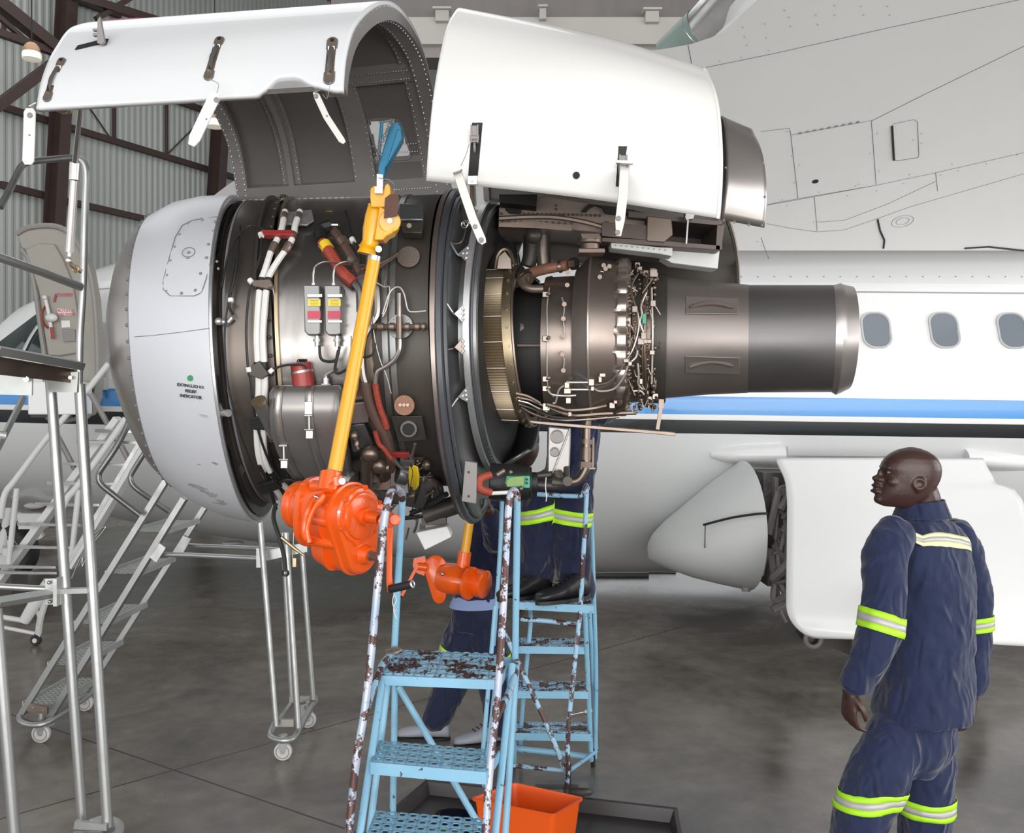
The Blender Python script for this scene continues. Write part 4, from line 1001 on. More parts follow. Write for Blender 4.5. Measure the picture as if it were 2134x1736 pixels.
e0 = RG((1206, 556), 1190, (1208, 868)); e1 = RG((1236, 530), 1224, (1236, 872)); e2 = RG((1290, 543), 1284, (1286, 862)); e3 = RG((1306, 556), 1303, (1300, 855))
cb = MB().loft([ringpts(e0, 72, .9), ringpts(e0, 72, .96), ringpts(e1, 72, .985)], cap=False).build('combustor_case', 'core_blue', EN)
MB().loft([ringpts(e1, 72, .985), ringpts(ringlerp(e1, e2, .5), 72, .985), ringpts(e2, 72, .985)], cap=False).build('combustor_panel', 'core_metal', cb)
ringtube(e1, .985, .006, 'weld_bead', 'scallop_metal')
mb = MB(); NS = 26*10; rg = [[] for _ in range(5)]
for k in range(NS):
    fr = (k % 10)/10; sp_ = max(0.0, 1-abs(fr-.5)*3.6)**1.3; ang = 2*PI*k/NS
    for q_, (sh, kk) in zip(rg, ((-.004-.030*sp_, .985), (.004-.010*sp_, 1.025-.03*sp_), (.018, 1.035-.035*sp_), (.036, 1.03-.03*sp_), (.052, .96))):
        C0, u0_, w0_, R0 = e2; ax_ = u0_.cross(w0_); q_.append(C0+ax_*sh+(u0_*math.cos(ang)+w0_*math.sin(ang))*R0*kk)
mb.loft(rg, cap=False)
mb.build('scalloped_ring', 'scallop_metal', cb)
h0 = RG((1318, 560), 1311, (1312, 850)); h1 = RG((1348, 560), 1345, (1343, 852))
MB().loft([ringpts(e3, 64, .93), ringpts(h0, 64, .93), ringpts(h1, 64, .9), ringpts(RG((1380, 580), 1376, (1380, 830)), 64, .93)], cap=False).build('turbine_case', 'core_metal', EN)
band(e3, .96, .02, .05, 'case_flange', 'pipe_brown'); band(h1, .93, .020, .05, 'case_flange', 'pipe_brown'); band(h1, .86, .05, .06, 'turbine_seal', 'duct_dark', shift=.03)
# tailpipe
x0 = RG((1380, 572), 1376, (1380, 838)); x1 = RG((1388, 578), 1384, (1386, 830)); x2 = RG((1560, 594), 1560, (1558, 819)); x3 = RG((1735, 594), 1742, (1732, 818)); x4 = RG((1750, 591), 1758, (1742, 823)); x5 = RG((1757, 593), 1767, (1750, 821)); x6 = RG((1774, 598), 1791, (1768, 811))
tp = MB().loft([ringpts(x1, 80), ringpts(ringlerp(x1, x2, .5), 80, .985), ringpts(x2, 80)], cap=False).build('tailpipe', 'exhaust_metal', EN)
MB().loft([ringpts(x2, 80, .992), ringpts(x3, 80, .992)], cap=False).build('tailpipe_sleeve', 'exhaust_dark', tp)
MB().loft([ringpts(x3, 80, .99), ringpts(x4, 80), ringpts(x5, 80, .99), ringpts(x6, 80), ringpts(x6, 80, .97), ringpts(x4, 80, .9), ringpts(x2, 80, .85)], cap=False).build('nozzle_lip', 'titanium', tp)
band(x0, .96, .014, .04, 'tailpipe_flange', 'pipe_brown')
mb = MB()
for k in range(24): mb.ell(ringat(x0, 2*PI*k/24+.06, .985)+V(-.004, 0, 0), (.010, .007, .007), n=8, m=5)
mb.build('tailpipe_bolt', 'pipe_brown', EN)
def tail_at(px, py, off=0):
    best = None
    for i in range(41):
        r = ringlerp(x1, x2, i/40)
        for j in range(81):
            p = ringat(r, PI*j/80, 1.0, off); q = proj(p); e = (q[0]-px)**2+(q[1]-py)**2
            if best is None or e < best[0]: best = (e, p, (p-r[0]).normalized())
    return best[1], best[2]
for y in (638, 758):
    cor = [(1427, y-20), (1540, y-14+1), (1540, y+21), (1427, y+17)]
    pr = [tail_at(x, yy, -.004)[0] for x, yy in cor]; n = tail_at(1483, y)[1]
    o = MB().prism(pr, n*.008).build('doubler_plate', 'exhaust_metal', tp, bevel=.002)
    qa, qb = tail_at(1438, y+4)[0], tail_at(1530, y+4)[0]; q = [qa.lerp(qb, k/12)+V(0, 0, .017*math.sin(PI*k/12))+n*.007 for k in range(13)]
    MB().tube(q, [.003]+[.007]*11+[.003], 8).build('handhold', 'core_metal', o)

ZC = [(500, 740), (550, 735), (626, 727), (945, 711), (1080, 722), (1140, 722), (1240, 703), (1380, 705), (1500, 706)]
def lin(t, x):
    if x <= t[0][0]: return t[0][1]
    for (a, va), (b, vb) in zip(t, t[1:]):
        if x <= b: return lerp(va, vb, (x-a)/(b-a))
    return t[-1][1]
# near-skin point of the engine of radius r behind a picture point
def E_(px, py, r):
    yc = Dx(px); zc = H-(lin(ZC, px)-HY)/F*yc; r = r+(.022 if px < 965 else 0)
    k = (py-HY)/F; a = 1+k*k; b = -2*yc-2*k*(H-zc)*1.0; c = yc*yc+(H-zc)**2-r*r
    disc = b*b-4*a*c; d = (-b-math.sqrt(disc))/(2*a) if disc > 0 else yc-.02
    return P(px, py, d)
def pipe(name, mt, rad, pts, r, parent=EN, n=8, res=5):
    q = [E_(p[0], p[1], p[2] if len(p) > 2 else r) for p in pts]
    return MB().tube(q, rad, n, True, res).build(name, mt, parent)
def collar(pts, r, rad, name, mt, parent, ln=10):
    mb = MB()
    for (xa, ya), (xb, yb) in pts: mb.cyl(E_(xa, ya, r), E_(xb, yb, r), rad, n=12)
    return mb.build(name, mt, parent)
# white hoses
for pts in ([(594, 440), (586, 480), (577, 500), (566, 520), (553, 560), (543, 590), (538, 640), (535, 700), (537, 750), (539, 800), (537, 850), (535, 900), (539, 950), (553, 990), (580, 1028), (592, 1050)],
            [(625, 440), (615, 470), (612, 490), (600, 515), (585, 535), (566, 565), (557, 590), (552, 640), (548, 700), (550, 750), (552, 800), (551, 850), (549, 900), (552, 950), (565, 985), (590, 1010), (600, 1020)]):
    h = pipe('white_hose', 'white_hose', .0115, pts, .625)
    def at(y): 
        for a, b in zip(pts, pts[1:]):
            if a[1] <= y <= b[1]: return (lerp(a[0], b[0], (y-a[1])/(b[1]-a[1])), y)
        return pts[-1]
    collar([(at(446), at(456)), (at(486), at(498)), (at(507), at(526))], .625, .0135, 'hose_sleeve', 'core_tan', h)
    collar([(at(580), at(606)), (at(754), at(780)), (at(868), at(893)), (at(982), at(1000))], .625, .0135, 'hose_grip', 'black_rubber', h)
def bx(name, pts, r, th, mt, parent=EN, bev=.002):
    q = [E_(x, y, r) for x, y in pts]; c = sum(q, V(0, 0, 0))/len(q); n = V(0, -1, (c.z-2.05)*.9).normalized(); return MB().prism(q, n*th).build(name, mt, parent, bevel=bev)
bx('hose_clamp', [(528, 590), (568, 588), (572, 600), (562, 606), (532, 602)], .62, .03, 'core_tan'); bx('hose_clamp', [(548, 488), (613, 488), (617, 498), (550, 498)], .62, .03, 'red_paint')
bx('hose_clamp', [(522, 768), (545, 752), (565, 780), (550, 790), (525, 782)], .62, .03, 'duct_dark'); bx('hose_clamp', [(525, 868), (553, 862), (556, 890), (528, 890)], .62, .035, 'black_rubber'); bx('hose_clamp', [(538, 1005), (575, 995), (590, 1010), (548, 1025)], .63, .03, 'black_rubber')
# cables
for pts, rad, mt in (([(545, 488), (543, 530), (527, 580), (518, 620), (513, 690), (517, 770), (522, 790), (526, 830), (532, 870), (545, 920), (565, 970), (590, 1005)], .0045, 'black_rubber'),
                     ([(497, 500), (480, 600), (468, 700), (475, 800), (500, 900), (530, 980)], .0035, 'black_rubber'),
                     ([(500, 470), (492, 560), (480, 615), (478, 640), (485, 655)], .0045, 'black_rubber'), ([(565, 488), (520, 470), (480, 520), (462, 600)], .004, 'black_rubber'),
                     ([(565, 772), (590, 762), (628, 760), (640, 768)], .004, 'black_rubber'), ([(666, 720), (668, 745), (680, 753), (700, 750), (708, 722)], .005, 'black_rubber'), ([(705, 730), (698, 770), (706, 778), (722, 770)], .005, 'black_rubber'),
                     ([(752, 745), (775, 740), (782, 715)], .004, 'black_rubber'), ([(720, 440), (735, 500), (745, 520), (752, 548)], .006, 'black_rubber'), ([(575, 1010), (600, 1000), (640, 1010)], .006, 'black_rubber'),
                     ([(855, 1070), (880, 1060), (905, 1045), (930, 1030)], .011, 'black_rubber'), ([(840, 1080), (880, 1075), (915, 1060)], .009, 'black_rubber'), ([(880, 1000), (860, 1060), (850, 1080)], .003, 'black_rubber'), ([(540, 970), (560, 1010), (575, 1060)], .007, 'black_rubber')):
    pipe('cable', mt, rad, pts, .64)
collar([((543, 487), (545, 493)), ((520, 583), (526, 590)), ((481, 622), (481, 630)), ((518, 765), (520, 775)), ((562, 770), (568, 776)), ((733, 497), (737, 505)), ((570, 1003), (577, 1011))], .645, .010, 'cable_clip', 'label_white', EN)
MB().cyl(E_(456, 670, .62), E_(475, 672, .62), .012).cyl(E_(475, 672, .62), E_(484, 662, .62), .009).ell(E_(456, 670, .63), (.014, .014, .014)).build('elbow_fitting', 'frame_alloy', EN)
MB().prism([E_(x, y, .61) for x, y in ((452, 845), (462, 840), (470, 856), (462, 880), (453, 882))], (0, -.02, 0)).cyl(E_(458, 860, .62), E_(476, 861, .66), .013).build('door_receptacle', 'frame_alloy', EN)
MB().prism([E_(x, y, .60) for x, y in ((502, 966), (511, 980), (504, 997), (494, 985))], (0, -.002, 0)).prism([E_(x, y, .60) for x, y in ((553, 906), (568, 907), (572, 922), (553, 921))], (0, -.002, 0)).build('caution_decal', 'core_tan', EN)
# igniter boxes
def igniter(x, top):
    pts = [(x-16, 598), (x+17, 598), (x+16, 697), (x+8, 700), (x-10, 700), (x-17, 692)]
    q = [E_(a, b, .60) for a, b in pts]; o = MB().prism([V(p.x, 3.20, p.z) for p in q], (0, -.07, 0)).build('igniter_box', 'box_grey', EN, bevel=.004)
    Y = 3.128; g = lambda a, b: P(a, b, Y)
    MB().prism([g(x-14, 624), (g(x+12, 624)), g(x+12, 638), g(x-14, 638)], (0, -.0015, 0)).build('label_plate', 'label_yellow', o)
    MB().prism([g(x-15, 648), g(x+12, 648), g(x+12, 664), g(x-15, 664)], (0, -.0015, 0)).build('label_plate', 'label_red', o)
    mb = MB()
    for yy in (626.5, 629.5, 632.5, 635.5): mb.box(P(x-1, yy, Y-.002), (.028, .001, .0009))
    mb.build('label_print', 'label_ink', o)
    MB().box(P(x, 616, Y), (.052, .006, .012)).box(P(x, 670, Y), (.05, .006, .010)).cyl(P(x-18, 618, 3.15), P(x-18, 622, 3.15), .006).build('box_band', 'strap_metal', o, bevel=.001)
    MB().cyl(P(x-3, 590, 3.15), P(x-3, 599, 3.15), .008).cyl(P(x+5, 700, 3.15), P(x+5, 722, 3.15), .009).cyl(P(x+5, 706, 3.15), P(x+5, 712, 3.15), .013).build('connector', 'bare_steel', o)
    t = MB().tube([P(x-3, 592, 3.15), P(x-3, 570, 3.15), P(x+2, 555, 3.15), P(x+20, 546, 3.15), P(x+45, 548, 3.17), P(x+75, 552 if top else 558, 3.2)], .0035, 6).build('igniter_lead', 'pipe_steel', o)
igniter(656, 1); igniter(698, 0)
MB().prism([P(x, y, 3.20) for x, y in ((652, 700), (720, 700), (720, 728), (652, 728))], (0, .02, 0)).build('data_plate', 'frame_alloy', EN, bevel=.001)
mb = MB()
for k in range(6): mb.box(P(687, 705+k*3.6, 3.198), (.04, .001, .0012))
mb.build('data_plate_print', 'text_black', EN)
# sheathed bottle and red hoses
pipe('bottle_hose', 'red_sleeve', .021, [(672, 505), (690, 530), (712, 565), (738, 590)], .60); collar([((676, 508), (684, 520))], .60, .0225, 'yellow_tag', 'label_yellow', EN)
pipe('bottle_neck', 'duct_alloy', .013, [(738, 590), (748, 605), (750, 650)], .60); pipe('upper_hose', 'black_rubber', .022, [(670, 500), (668, 478), (690, 470)], .60); pipe('upper_hose', 'brown_hose', .019, [(695, 480), (720, 515), (738, 545), (752, 570)], .58)
collar([((712, 500), (720, 510)), ((732, 540), (740, 550))], .59, .021, 'hose_collar', 'core_tan', EN); MB().box(E_(686, 470, .6), (.07, .03, .006)).build('hose_shelf', 'frame_alloy', EN)
pipe('drain_pipe', 'pipe_steel', .013, [(776, 570), (785, 600), (787, 650), (778, 670), (760, 700), (754, 740), (757, 780), (763, 800)], .60)
pipe('drain_hose', 'brown_hose', .019, [(763, 798), (768, 830), (780, 865), (800, 905), (812, 945), (814, 975), (805, 975)], .62, n=12)
pipe('return_pipe', 'pipe_steel', .0085, [(833, 705), (832, 730), (822, 750), (803, 765), (787, 775), (782, 800)], .62)
pipe('return_hose', 'red_sleeve', .0115, [(782, 800), (786, 825), (792, 850), (800, 872), (806, 892)], .63); pipe('return_tube', 'pipe_brown', .0085, [(806, 890), (814, 915), (820, 945)], .62)
pipe('return_hose', 'red_sleeve', .0085, [(782, 900), (790, 925), (800, 935), (815, 955), (828, 965)], .66); pipe('pressure_pipe', 'pipe_steel', .007, [(735, 700), (735, 740), (744, 790), (746, 810), (735, 818)], .60)
pipe('sense_line', 'wire_pale', .0025, [(770, 600), (785, 590), (800, 598), (812, 600), (806, 640), (797, 660)], .62); pipe('sense_line', 'wire_pale', .003, [(797, 655), (812, 610), (830, 598), (842, 612), (850, 645), (862, 650), (888, 648)], .62)
pipe('sense_line', 'wire_pale', .002, [(778, 660), (780, 700), (792, 750), (806, 785), (815, 820)], .62); pipe('strut_rod', 'pipe_brown', .005, [(752, 560), (800, 545), (845, 518)], .60); pipe('strut_rod', 'pipe_brown', .0045, [(780, 565), (815, 540), (858, 517)], .60)
pipe('sense_line', 'pipe_steel', .002, [(810, 500), (806, 560), (800, 600)], .60); pipe('valve_pipe', 'pipe_brown', .010, [(776, 681), (800, 681), (830, 681), (860, 681), (888, 680)], .63)
pipe('valve_stem', 'pipe_steel', .008, [(832, 612), (832, 640), (832, 665)], .64); pipe('valve_stem', 'pipe_brown', .011, [(832, 660), (832, 706)], .64)
collar([((788, 681), (800, 681)), ((812, 681), (822, 681)), ((845, 681), (853, 681)), ((866, 681), (874, 681)), ((880, 681), (886, 681))], .63, .014, 'pipe_nut', 'core_tan', EN)
def disc(name, x, y, rad, r, mt, parent=EN, th=.01):
    c = E_(x, y, r); n = V(0, -1, (c.z-2.05)*.9).normalized(); o = MB().cyl(c, c+n*th, rad, n=36).build(name, mt, parent, bevel=.001)
    mb = MB()
    for k in range(8):
        u_ = n.orthogonal().normalized(); w_ = n.cross(u_); q = c+(u_*math.cos(k*PI/4)+w_*math.sin(k*PI/4))*rad*.82+n*th; mb.cyl(q, q+n*.004, rad*.07, n=8)
    mb.build('cover_bolt', 'core_metal', o); return o, c, n
disc('port_cover', 835, 681, .044, .585, 'duct_alloy'); disc('port_cover', 852, 537, .040, .59, 'core_metal')
o, c, n = disc('port_cover', 843, 844, .036, .60, 'clay_pipe'); mb = MB()
for k in (-1, 0, 1): mb.cyl(c+V(k*.013, -.01, 0), c+V(k*.013, -.02, 0), .006, n=10)
mb.build('cover_terminal', 'pipe_brown', o)
bx('port_plate', [(815, 866), (880, 866), (890, 915), (830, 920)], .595, .01, 'duct_dark'); o, c, n = disc('port_ring', 852, 893, .030, .61, 'duct_alloy')
MB().cyl(c+n*.010, c+n*.0125, .022, n=24).build('port_opening', 'black_and_hole_shade', o)
# anti-ice / mount block upper right
bx('mount_block', [(835, 440), (884, 442), (884, 475), (835, 475)], .60, .05, 'duct_alloy', bev=.006); bx('mount_foot', [(840, 475), (884, 475), (880, 498), (842, 497)], .60, .04, 'duct_dark', bev=.004); c = E_(853, 471, .68); MB().cyl(c, c+V(0, -.008, 0), .0085).build('mount_pin', 'core_tan', EN)
bx('bracket_tab', [(600, 445), (650, 440), (655, 462), (640, 472), (595, 470)], .60, .01, 'frame_alloy'); bx('lift_lug', [(680, 436), (694, 438), (694, 448), (680, 447)], .62, .02, 'brass_flange')
# oil tank
tk = []
prof_ = [(803, 583, 708, .04), (806, 577, 714, .07), (820, 573, 718, .10), (860, 574, 722, .125), (900, 580, 726, .135), (940, 592, 733, .13), (975, 606, 738, .115), (1000, 622, 735, .09), (1015, 640, 728, .05)]
for y, xa, xb, dep in prof_:
    a = E_(xa, y, .585); b = E_(xb, y, .585); base = max(a.y, b.y); c = (a+b)/2; hw = (b.x-a.x)/2; pts = []
    for k in range(32):
        t = 2*PI*k/32; cs, sn = math.cos(t), math.sin(t); e = .35
        pts.append(V(c.x+hw*abs(cs)**e*(1 if cs > 0 else -1), base-.0-dep*(.5+.5*abs(sn)**e*(1 if sn > 0 else -1)), c.z))
    tk.append(pts)
TK = MB().loft(tk).build('oil_tank', 'tank_grey', EN, smooth=60)
def tank_x(px, y, off=.002):
    dep = tab([(p[0], p[3]) for p in prof_], y); xa = tab([(p[0], p[1]) for p in prof_], y); base = E_(xa, y, .585).y; xb = tab([(p[0], p[2]) for p in prof_], y); base = max(base, E_(xb, y, .585).y)
    # x scales with the depth of the tank's front face
    a = E_(xa, y, .585); b = E_(xb, y, .585); u = (px-xa)/(xb-xa); return V(lerp(a.x, b.x, u), base-dep-off, (a.z+b.z)/2)
for fr in (.15, .58):
    rows_ = []
    for y in range(806, 1010, 12):
        xa = tab([(p[0], p[1]) for p in prof_], y); xb = tab([(p[0], p[2]) for p in prof_], y); x = lerp(xa, xb, fr)
        p = tank_x(x, y, .0035); rows_.append([p+V(-.014, 0, 0), p+V(.014, 0, 0)])
    st = MB().sheet(rows_).build('tank_strap', 'strap_metal', TK); s_ = st.modifiers.new('t', 'SOLIDIFY'); s_.thickness = .003; s_.offset = 0
    yb = 870 if fr > .4 else 930
    x = lerp(tab([(p[0], p[1]) for p in prof_], yb), tab([(p[0], p[2]) for p in prof_], yb), fr); p = tank_x(x, yb, .010)
    MB().box(p+V(0, 0, .03), (.026, .008, .05)).box(p+V(.003, 0, -.055), (.024, .008, .03)).cyl(p+V(.002, -.004, .01), p+V(.003, -.004, -.04), .004).cyl(p+V(-.014, -.004, -.04), p+V(.018, -.004, -.04), .004).cyl(p+V(-.014, -.004, .008), p+V(.014, -.004, .008), .005).build('strap_buckle', 'strap_metal', st, bevel=.001)
c = tank_x(636, 808, -.05); MB().cyl(c, c+V(-.01, 0, .085), .038, .037, n=32).build('tank_cap', 'red_paint', TK, bevel=.002)
MB().cyl(c+V(-.0055, 0, .05), c+V(-.007, 0, .058), .039, n=32).build('cap_band', 'strap_metal', TK)
mb = MB()
for k in range(5): mb.tube([c+V(-.02+k*.006, -.018, .088), c+V(-.018+k*.006, -.005, .098), c+V(-.014+k*.006, .01, .09)], .002, 5)
mb.build('cap_wire', 'black_and_hole_shade', TK)
c = tank_x(682, 806, -.04); MB().cyl(c+V(0, 0, -.01), c+V(0, 0, .03), .014).cyl(c+V(0, 0, .004), c+V(0, 0, .01), .018, n=6).tube([c+V(0, 0, .03), c+V(.004, 0, .042), c+V(.035, 0, .06)], .006, 8).build('tank_vent', 'bare_steel', TK)
fn = MB().cyl(E_(572, 905, .62), E_(540, 838, .70), .024, n=24).build('filler_neck', 'tank_grey', TK); MB().cyl(E_(541, 840, .70), E_(538, 834, .705), .026, n=24).build('filler_cap', 'brass_flange', fn)
MB().cyl(E_(700, 985, .60), E_(735, 1005, .64), .045, .04, n=28).build('scavenge_duct', 'tank_grey', EN)
# side bracket between tank and hose, sensors
bx('side_bracket', [(726, 840), (772, 836), (770, 878), (726, 882)], .58, .02, 'tank_grey'); bx('side_bracket', [(726, 884), (760, 880), (780, 925), (735, 935)], .58, .02, 'duct_alloy'); c = E_(738, 908, .62); MB().ell(c, (.018, .015, .018)).ell(c+V(.012, -.01, -.03), (.012, .012, .02)).cyl(c, c+V(.02, -.02, -.05), .008).build('sensor', 'pipe_brown', EN)
# fuel control under the tank
FU = MB().cyl(E_(765, 955, .64), E_(765, 1015, .64), .024, n=24).ell(E_(772, 945, .64), (.035, .035, .03)).ell(E_(790, 970, .64), (.03, .03, .03)).cyl(E_(778, 975, .64), E_(812, 975, .64), .018).box(E_(800, 1000, .60), (.08, .06, .07)).cyl(E_(800, 950, .6), E_(800, 1010, .6), .03).build('fuel_pump', 'pipe_brown', EN, smooth=50)
MB().cyl(E_(762, 1014, .64), E_(762, 1024, .64), .015, n=6).cyl(E_(770, 1018, .64), E_(785, 1012, .64), .012).build('pump_fitting', 'bare_steel', FU)
MB().box(E_(835, 1000, .6), (.07, .08, .10)).cyl(E_(828, 985, .62), E_(850, 990, .62), .04, n=28).cyl(E_(848, 960, .6), E_(880, 1040, .6), .03).build('fuel_control', 'duct_alloy', EN, bevel=.004)
q = [E_(x, y, .66) for x, y in ((853, 970), (860, 968), (872, 972), (875, 990), (874, 1010), (868, 1020), (854, 1020), (852, 995))]
MB().prism(q, (0, -.02, 0)).build('yellow_guard', 'label_yellow', EN, bevel=.004)
MB().ell(E_(857, 970, .69), (.006, .006, .006)).ell(E_(857, 1018, .69), (.006, .006, .006)).tube([E_(856, 972, .69), E_(860, 985, .7), E_(855, 1016, .69)], .0015, 4).build('guard_wire', 'black_and_hole_shade', EN)
pipe('pump_pipe', 'pipe_brown', .013, [(878, 1003), (900, 1002), (915, 1012), (920, 1030)], .6); pipe('union_fitting', 'bare_steel', .006, [(855, 960), (860, 945), (865, 925)], .66); bx('red_bracket', [(815, 940), (855, 940), (850, 952), (820, 950)], .62, .02, 'red_paint')
pipe('union_fitting', 'bare_steel', .008, [(820, 955), (830, 968), (838, 975)], .67)
bx('gearbox', [(745, 990), (905, 980), (925, 1030), (880, 1050), (790, 1032), (750, 1020)], .55, .05, 'duct_alloy', bev=.01)
pipe('accessory_body', 'duct_dark', .04, [(885, 1075), (920, 1062), (955, 1050)], .52, n=14); mb = MB()
random.seed(5)
for k in range(22):
    x, y = random.uniform(775, 910), random.uniform(955, 1060); c = E_(x, y, random.uniform(.57, .62)); mb.ell(c, (random.uniform(.006, .02),)*3, n=8, m=6)
    mb.tube([c, c+V(random.uniform(-.04, .04), -.01, random.uniform(-.04, .02)), c+V(random.uniform(-.05, .05), 0, random.uniform(-.07, .03))], .004, 5)
mb.build('gearbox_fitting', 'pipe_brown', EN)
MB().prism([E_(x, y, .56) for x, y in ((872, 1103), (935, 1090), (944, 1112), (890, 1139))], (0, -.10, 0)).build('drain_cup', 'label_white', EN, bevel=.004)
mb = MB().box(E_(905, 1085, .58), (.10, .05, .03)).tube([E_(870, 1075, .6), E_(868, 1095, .6), E_(862, 1110, .6)], .005).tube([E_(852, 1100, .62), E_(846, 1125, .62)], .004).box(E_(880, 1100, .6), (.02, .03, .03)); mb.build('drain_bracket', 'duct_dark', EN)
# starter generator at the bottom
SG = MB().cyl(P(1020, 1003, 3.45), P(1102, 1006, 3.45), .068, n=36).cyl(P(1100, 1006, 3.45), P(1108, 1006, 3.45), .06, n=36).cyl(P(1106, 1006, 3.45), P(1120, 1006, 3.45), .04, n=28).build('starter_generator', 'black_rubber', EN, bevel=.003)
MB().prism([P(x, y, 3.36) for x, y in ((1056, 992), (1104, 992), (1104, 1017), (1060, 1015), (1052, 1008))], (0, .03, 0)).build('terminal_block', 'green_plastic', SG, bevel=.002)
MB().prism([P(x, y, 3.345) for x, y in ((1062, 994), (1092, 991), (1092, 1011), (1056, 1014), (1055, 1002))], (0, -.02, 0)).build('terminal_cover', 'olive_plastic', SG, bevel=.002)
MB().cyl(P(1098, 999, 3.35), P(1098, 999, 3.33), .004).cyl(P(1098, 1007, 3.35), P(1098, 1007, 3.33), .004).build('terminal_screw', 'black_and_hole_shade', SG)
mb = MB()
for dy, dx in ((-14, 22), (14, 22)): mb.tube([P(995, 1008, 3.33), P(1002, 1008+dy*.8, 3.33), P(1002+dx, 1008+dy*1.35, 3.34)], [.022, .017, .014], 12)
mb.build('red_boot', 'red_sleeve', SG)
MB().cyl(P(1022, 1028, 3.34), P(1066, 1026, 3.34), .0075).build('lead_sheath', 'white_hose', SG)
MB().cyl(P(1036, 990, 3.34), P(1052, 980, 3.34), .009).ell(P(1064, 984, 3.34), (.008,)*3).ell(P(1086, 1018, 3.34), (.008,)*3).build('lead_lug', 'core_tan', SG)
MB().prism([P(x, y, 3.30) for x, y in ((969, 960), (994, 965), (993, 1035), (992, 1050), (962, 1045))], (0, .05, 0)).build('mount_strap', 'rib_grey', SG, bevel=.002)
MB().ell(P(977, 984, 3.3), (.005,)*3).ell(P(977, 1034, 3.3), (.005,)*3).build('strap_bolt', 'pylon_dark', SG)
mb = MB().cyl(P(1118, 992, 3.5), P(1165, 988, 3.5), .014).tube([P(1120, 1010, 3.45), P(1145, 1012, 3.45), P(1180, 1010, 3.45)], .016, 10).cyl(P(1150, 1005, 3.45), P(1185, 1008, 3.45), .02); mb.build('output_shaft', 'duct_dark', SG)
pipe('seal_tail', 'seal_black', .012, [(905, 700), (906, 800), (915, 900), (930, 980), (955, 1050), (985, 1078), (1008, 1058), (1012, 1040)], .62, n=10)
MB().tube([P(947, 850, 3.35), P(935, 880, 3.33), (P(928, 892, 3.33))], .022, 10).build('damper_strut', 'seal_black', EN)
pipe('frame_wire', 'core_tan', .003, [(960, 425), (965, 450), (970, 480), (960, 505), (938, 508)], .55); MB().torus(E_(968, 468, .6), (.4, 1, 0), .012, .003).torus(E_(972, 465, .6), (.4, 1, .2), .010, .002).build('wire_ring', 'pipe_steel', EN)
# ---- core plumbing
def C_(px, py, r=.30): return E_(px, py, r)
def cpipe(name, mt, rad, pts, r=.30, n=7): return MB().tube([C_(p[0], p[1], p[2] if len(p) > 2 else r) for p in pts], rad, n).build(name, mt, EN)
cpipe('bleed_pipe', 'clay_pipe', .022, [(1092, 580), (1105, 570), (1130, 562), (1160, 556), (1182, 553)], .32, 14); MB().cyl(C_(1164, 556, .32), C_(1170, 555, .32), .025).cyl(C_(1096, 572, .32), C_(1100, 582, .32), .025).cyl(C_(1190, 550, .32), C_(1202, 549, .32), .025, n=6).build('pipe_band', 'pipe_brown', EN)
cpipe('bleed_elbow', 'core_tan', .016, [(1086, 562), (1084, 580), (1092, 595), (1108, 602), (1132, 602)], .31, 10); MB().cyl(C_(1085, 690, .2), C_(1128, 690, .2), .05).cyl(C_(1078, 720, .27), C_(1130, 720, .27), .006).build('bearing_fitting', 'pylon_dark', EN)
cpipe('starter_duct', 'core_metal', .03, [(1132, 490), (1132, 530), (1136, 565)], .2, 12); cpipe('starter_duct', 'duct_dark', .032, [(1108, 480), (1108, 520), (1100, 555)], .2, 12)
MB().cyl(P(1229, 495, 3.5), P(1229, 508, 3.5), .045).cyl(P(1229, 508, 3.5), P(1229, 530, 3.5), .035).box(P(1231, 526, 3.48), (.10, .09, .018)).build('bleed_port', 'core_tan', EN, bevel=.003)
mb = MB()
for k in range(12): mb.beam(P(1212+k*3.2, 487, 3.455), P(1216+k*3.2, 497, 3.455), .006, .006)
mb.build('bleed_bellows', 'core_metal', EN)
MB().ell(P(1112, 492, 3.5), (.033, .033, .03)).cyl(P(1112, 480, 3.5), P(1112, 492, 3.5), .014).build('igniter_plug', 'duct_dark', EN)
cpipe('vent_arc', 'brass_rib', .010, [(1032, 560), (1036, 535), (1048, 520), (1062, 525), (1070, 555)], .30); MB().prism([P(x, y, 3.6) for x, y in ((1036, 560), (1040, 535), (1052, 524), (1064, 540), (1066, 560))], (0, .03, 0)).build('vent_scoop', 'core_metal', EN)
for i, pts in enumerate(([(1145, 600), (1140, 640), (1141, 700), (1140, 760), (1141, 800), (1145, 815), (1155, 828)], [(1171, 620), (1176, 640), (1174, 660)], [(1174, 665), (1176, 690), (1174, 700)], [(1170, 735), (1176, 750), (1174, 770)])): cpipe('sense_line', 'wire_pale', .0025, pts, .305)
for pts in ([(1330, 570), (1318, 590), (1316, 610), (1326, 640), (1332, 670), (1328, 700), (1318, 730), (1305, 750), (1290, 775), (1270, 795), (1240, 802)], [(1329, 730), (1325, 745), (1310, 760), (1300, 785), (1280, 810), (1250, 815), (1235, 808)], [(1347, 610), (1340, 625), (1336, 640), (1338, 655), (1334, 670), (1338, 685), (1343, 695)], [(1329, 757), (1331, 780), (1330, 800), (1340, 812)],
            [(1180, 797), (1232, 797)], [(1190, 812), (1232, 812)], [(1178, 803), (1165, 812), (1158, 838), (1152, 840)], [(1140, 810), (1150, 822), (1180, 825), (1200, 824)], [(1320, 815), (1335, 815), (1342, 822)], [(1358, 600), (1360, 700), (1358, 800)]):
    cpipe('fuel_line', 'wire_pale' if len(pts) < 9 else 'pipe_steel', .0038, pts, .325)
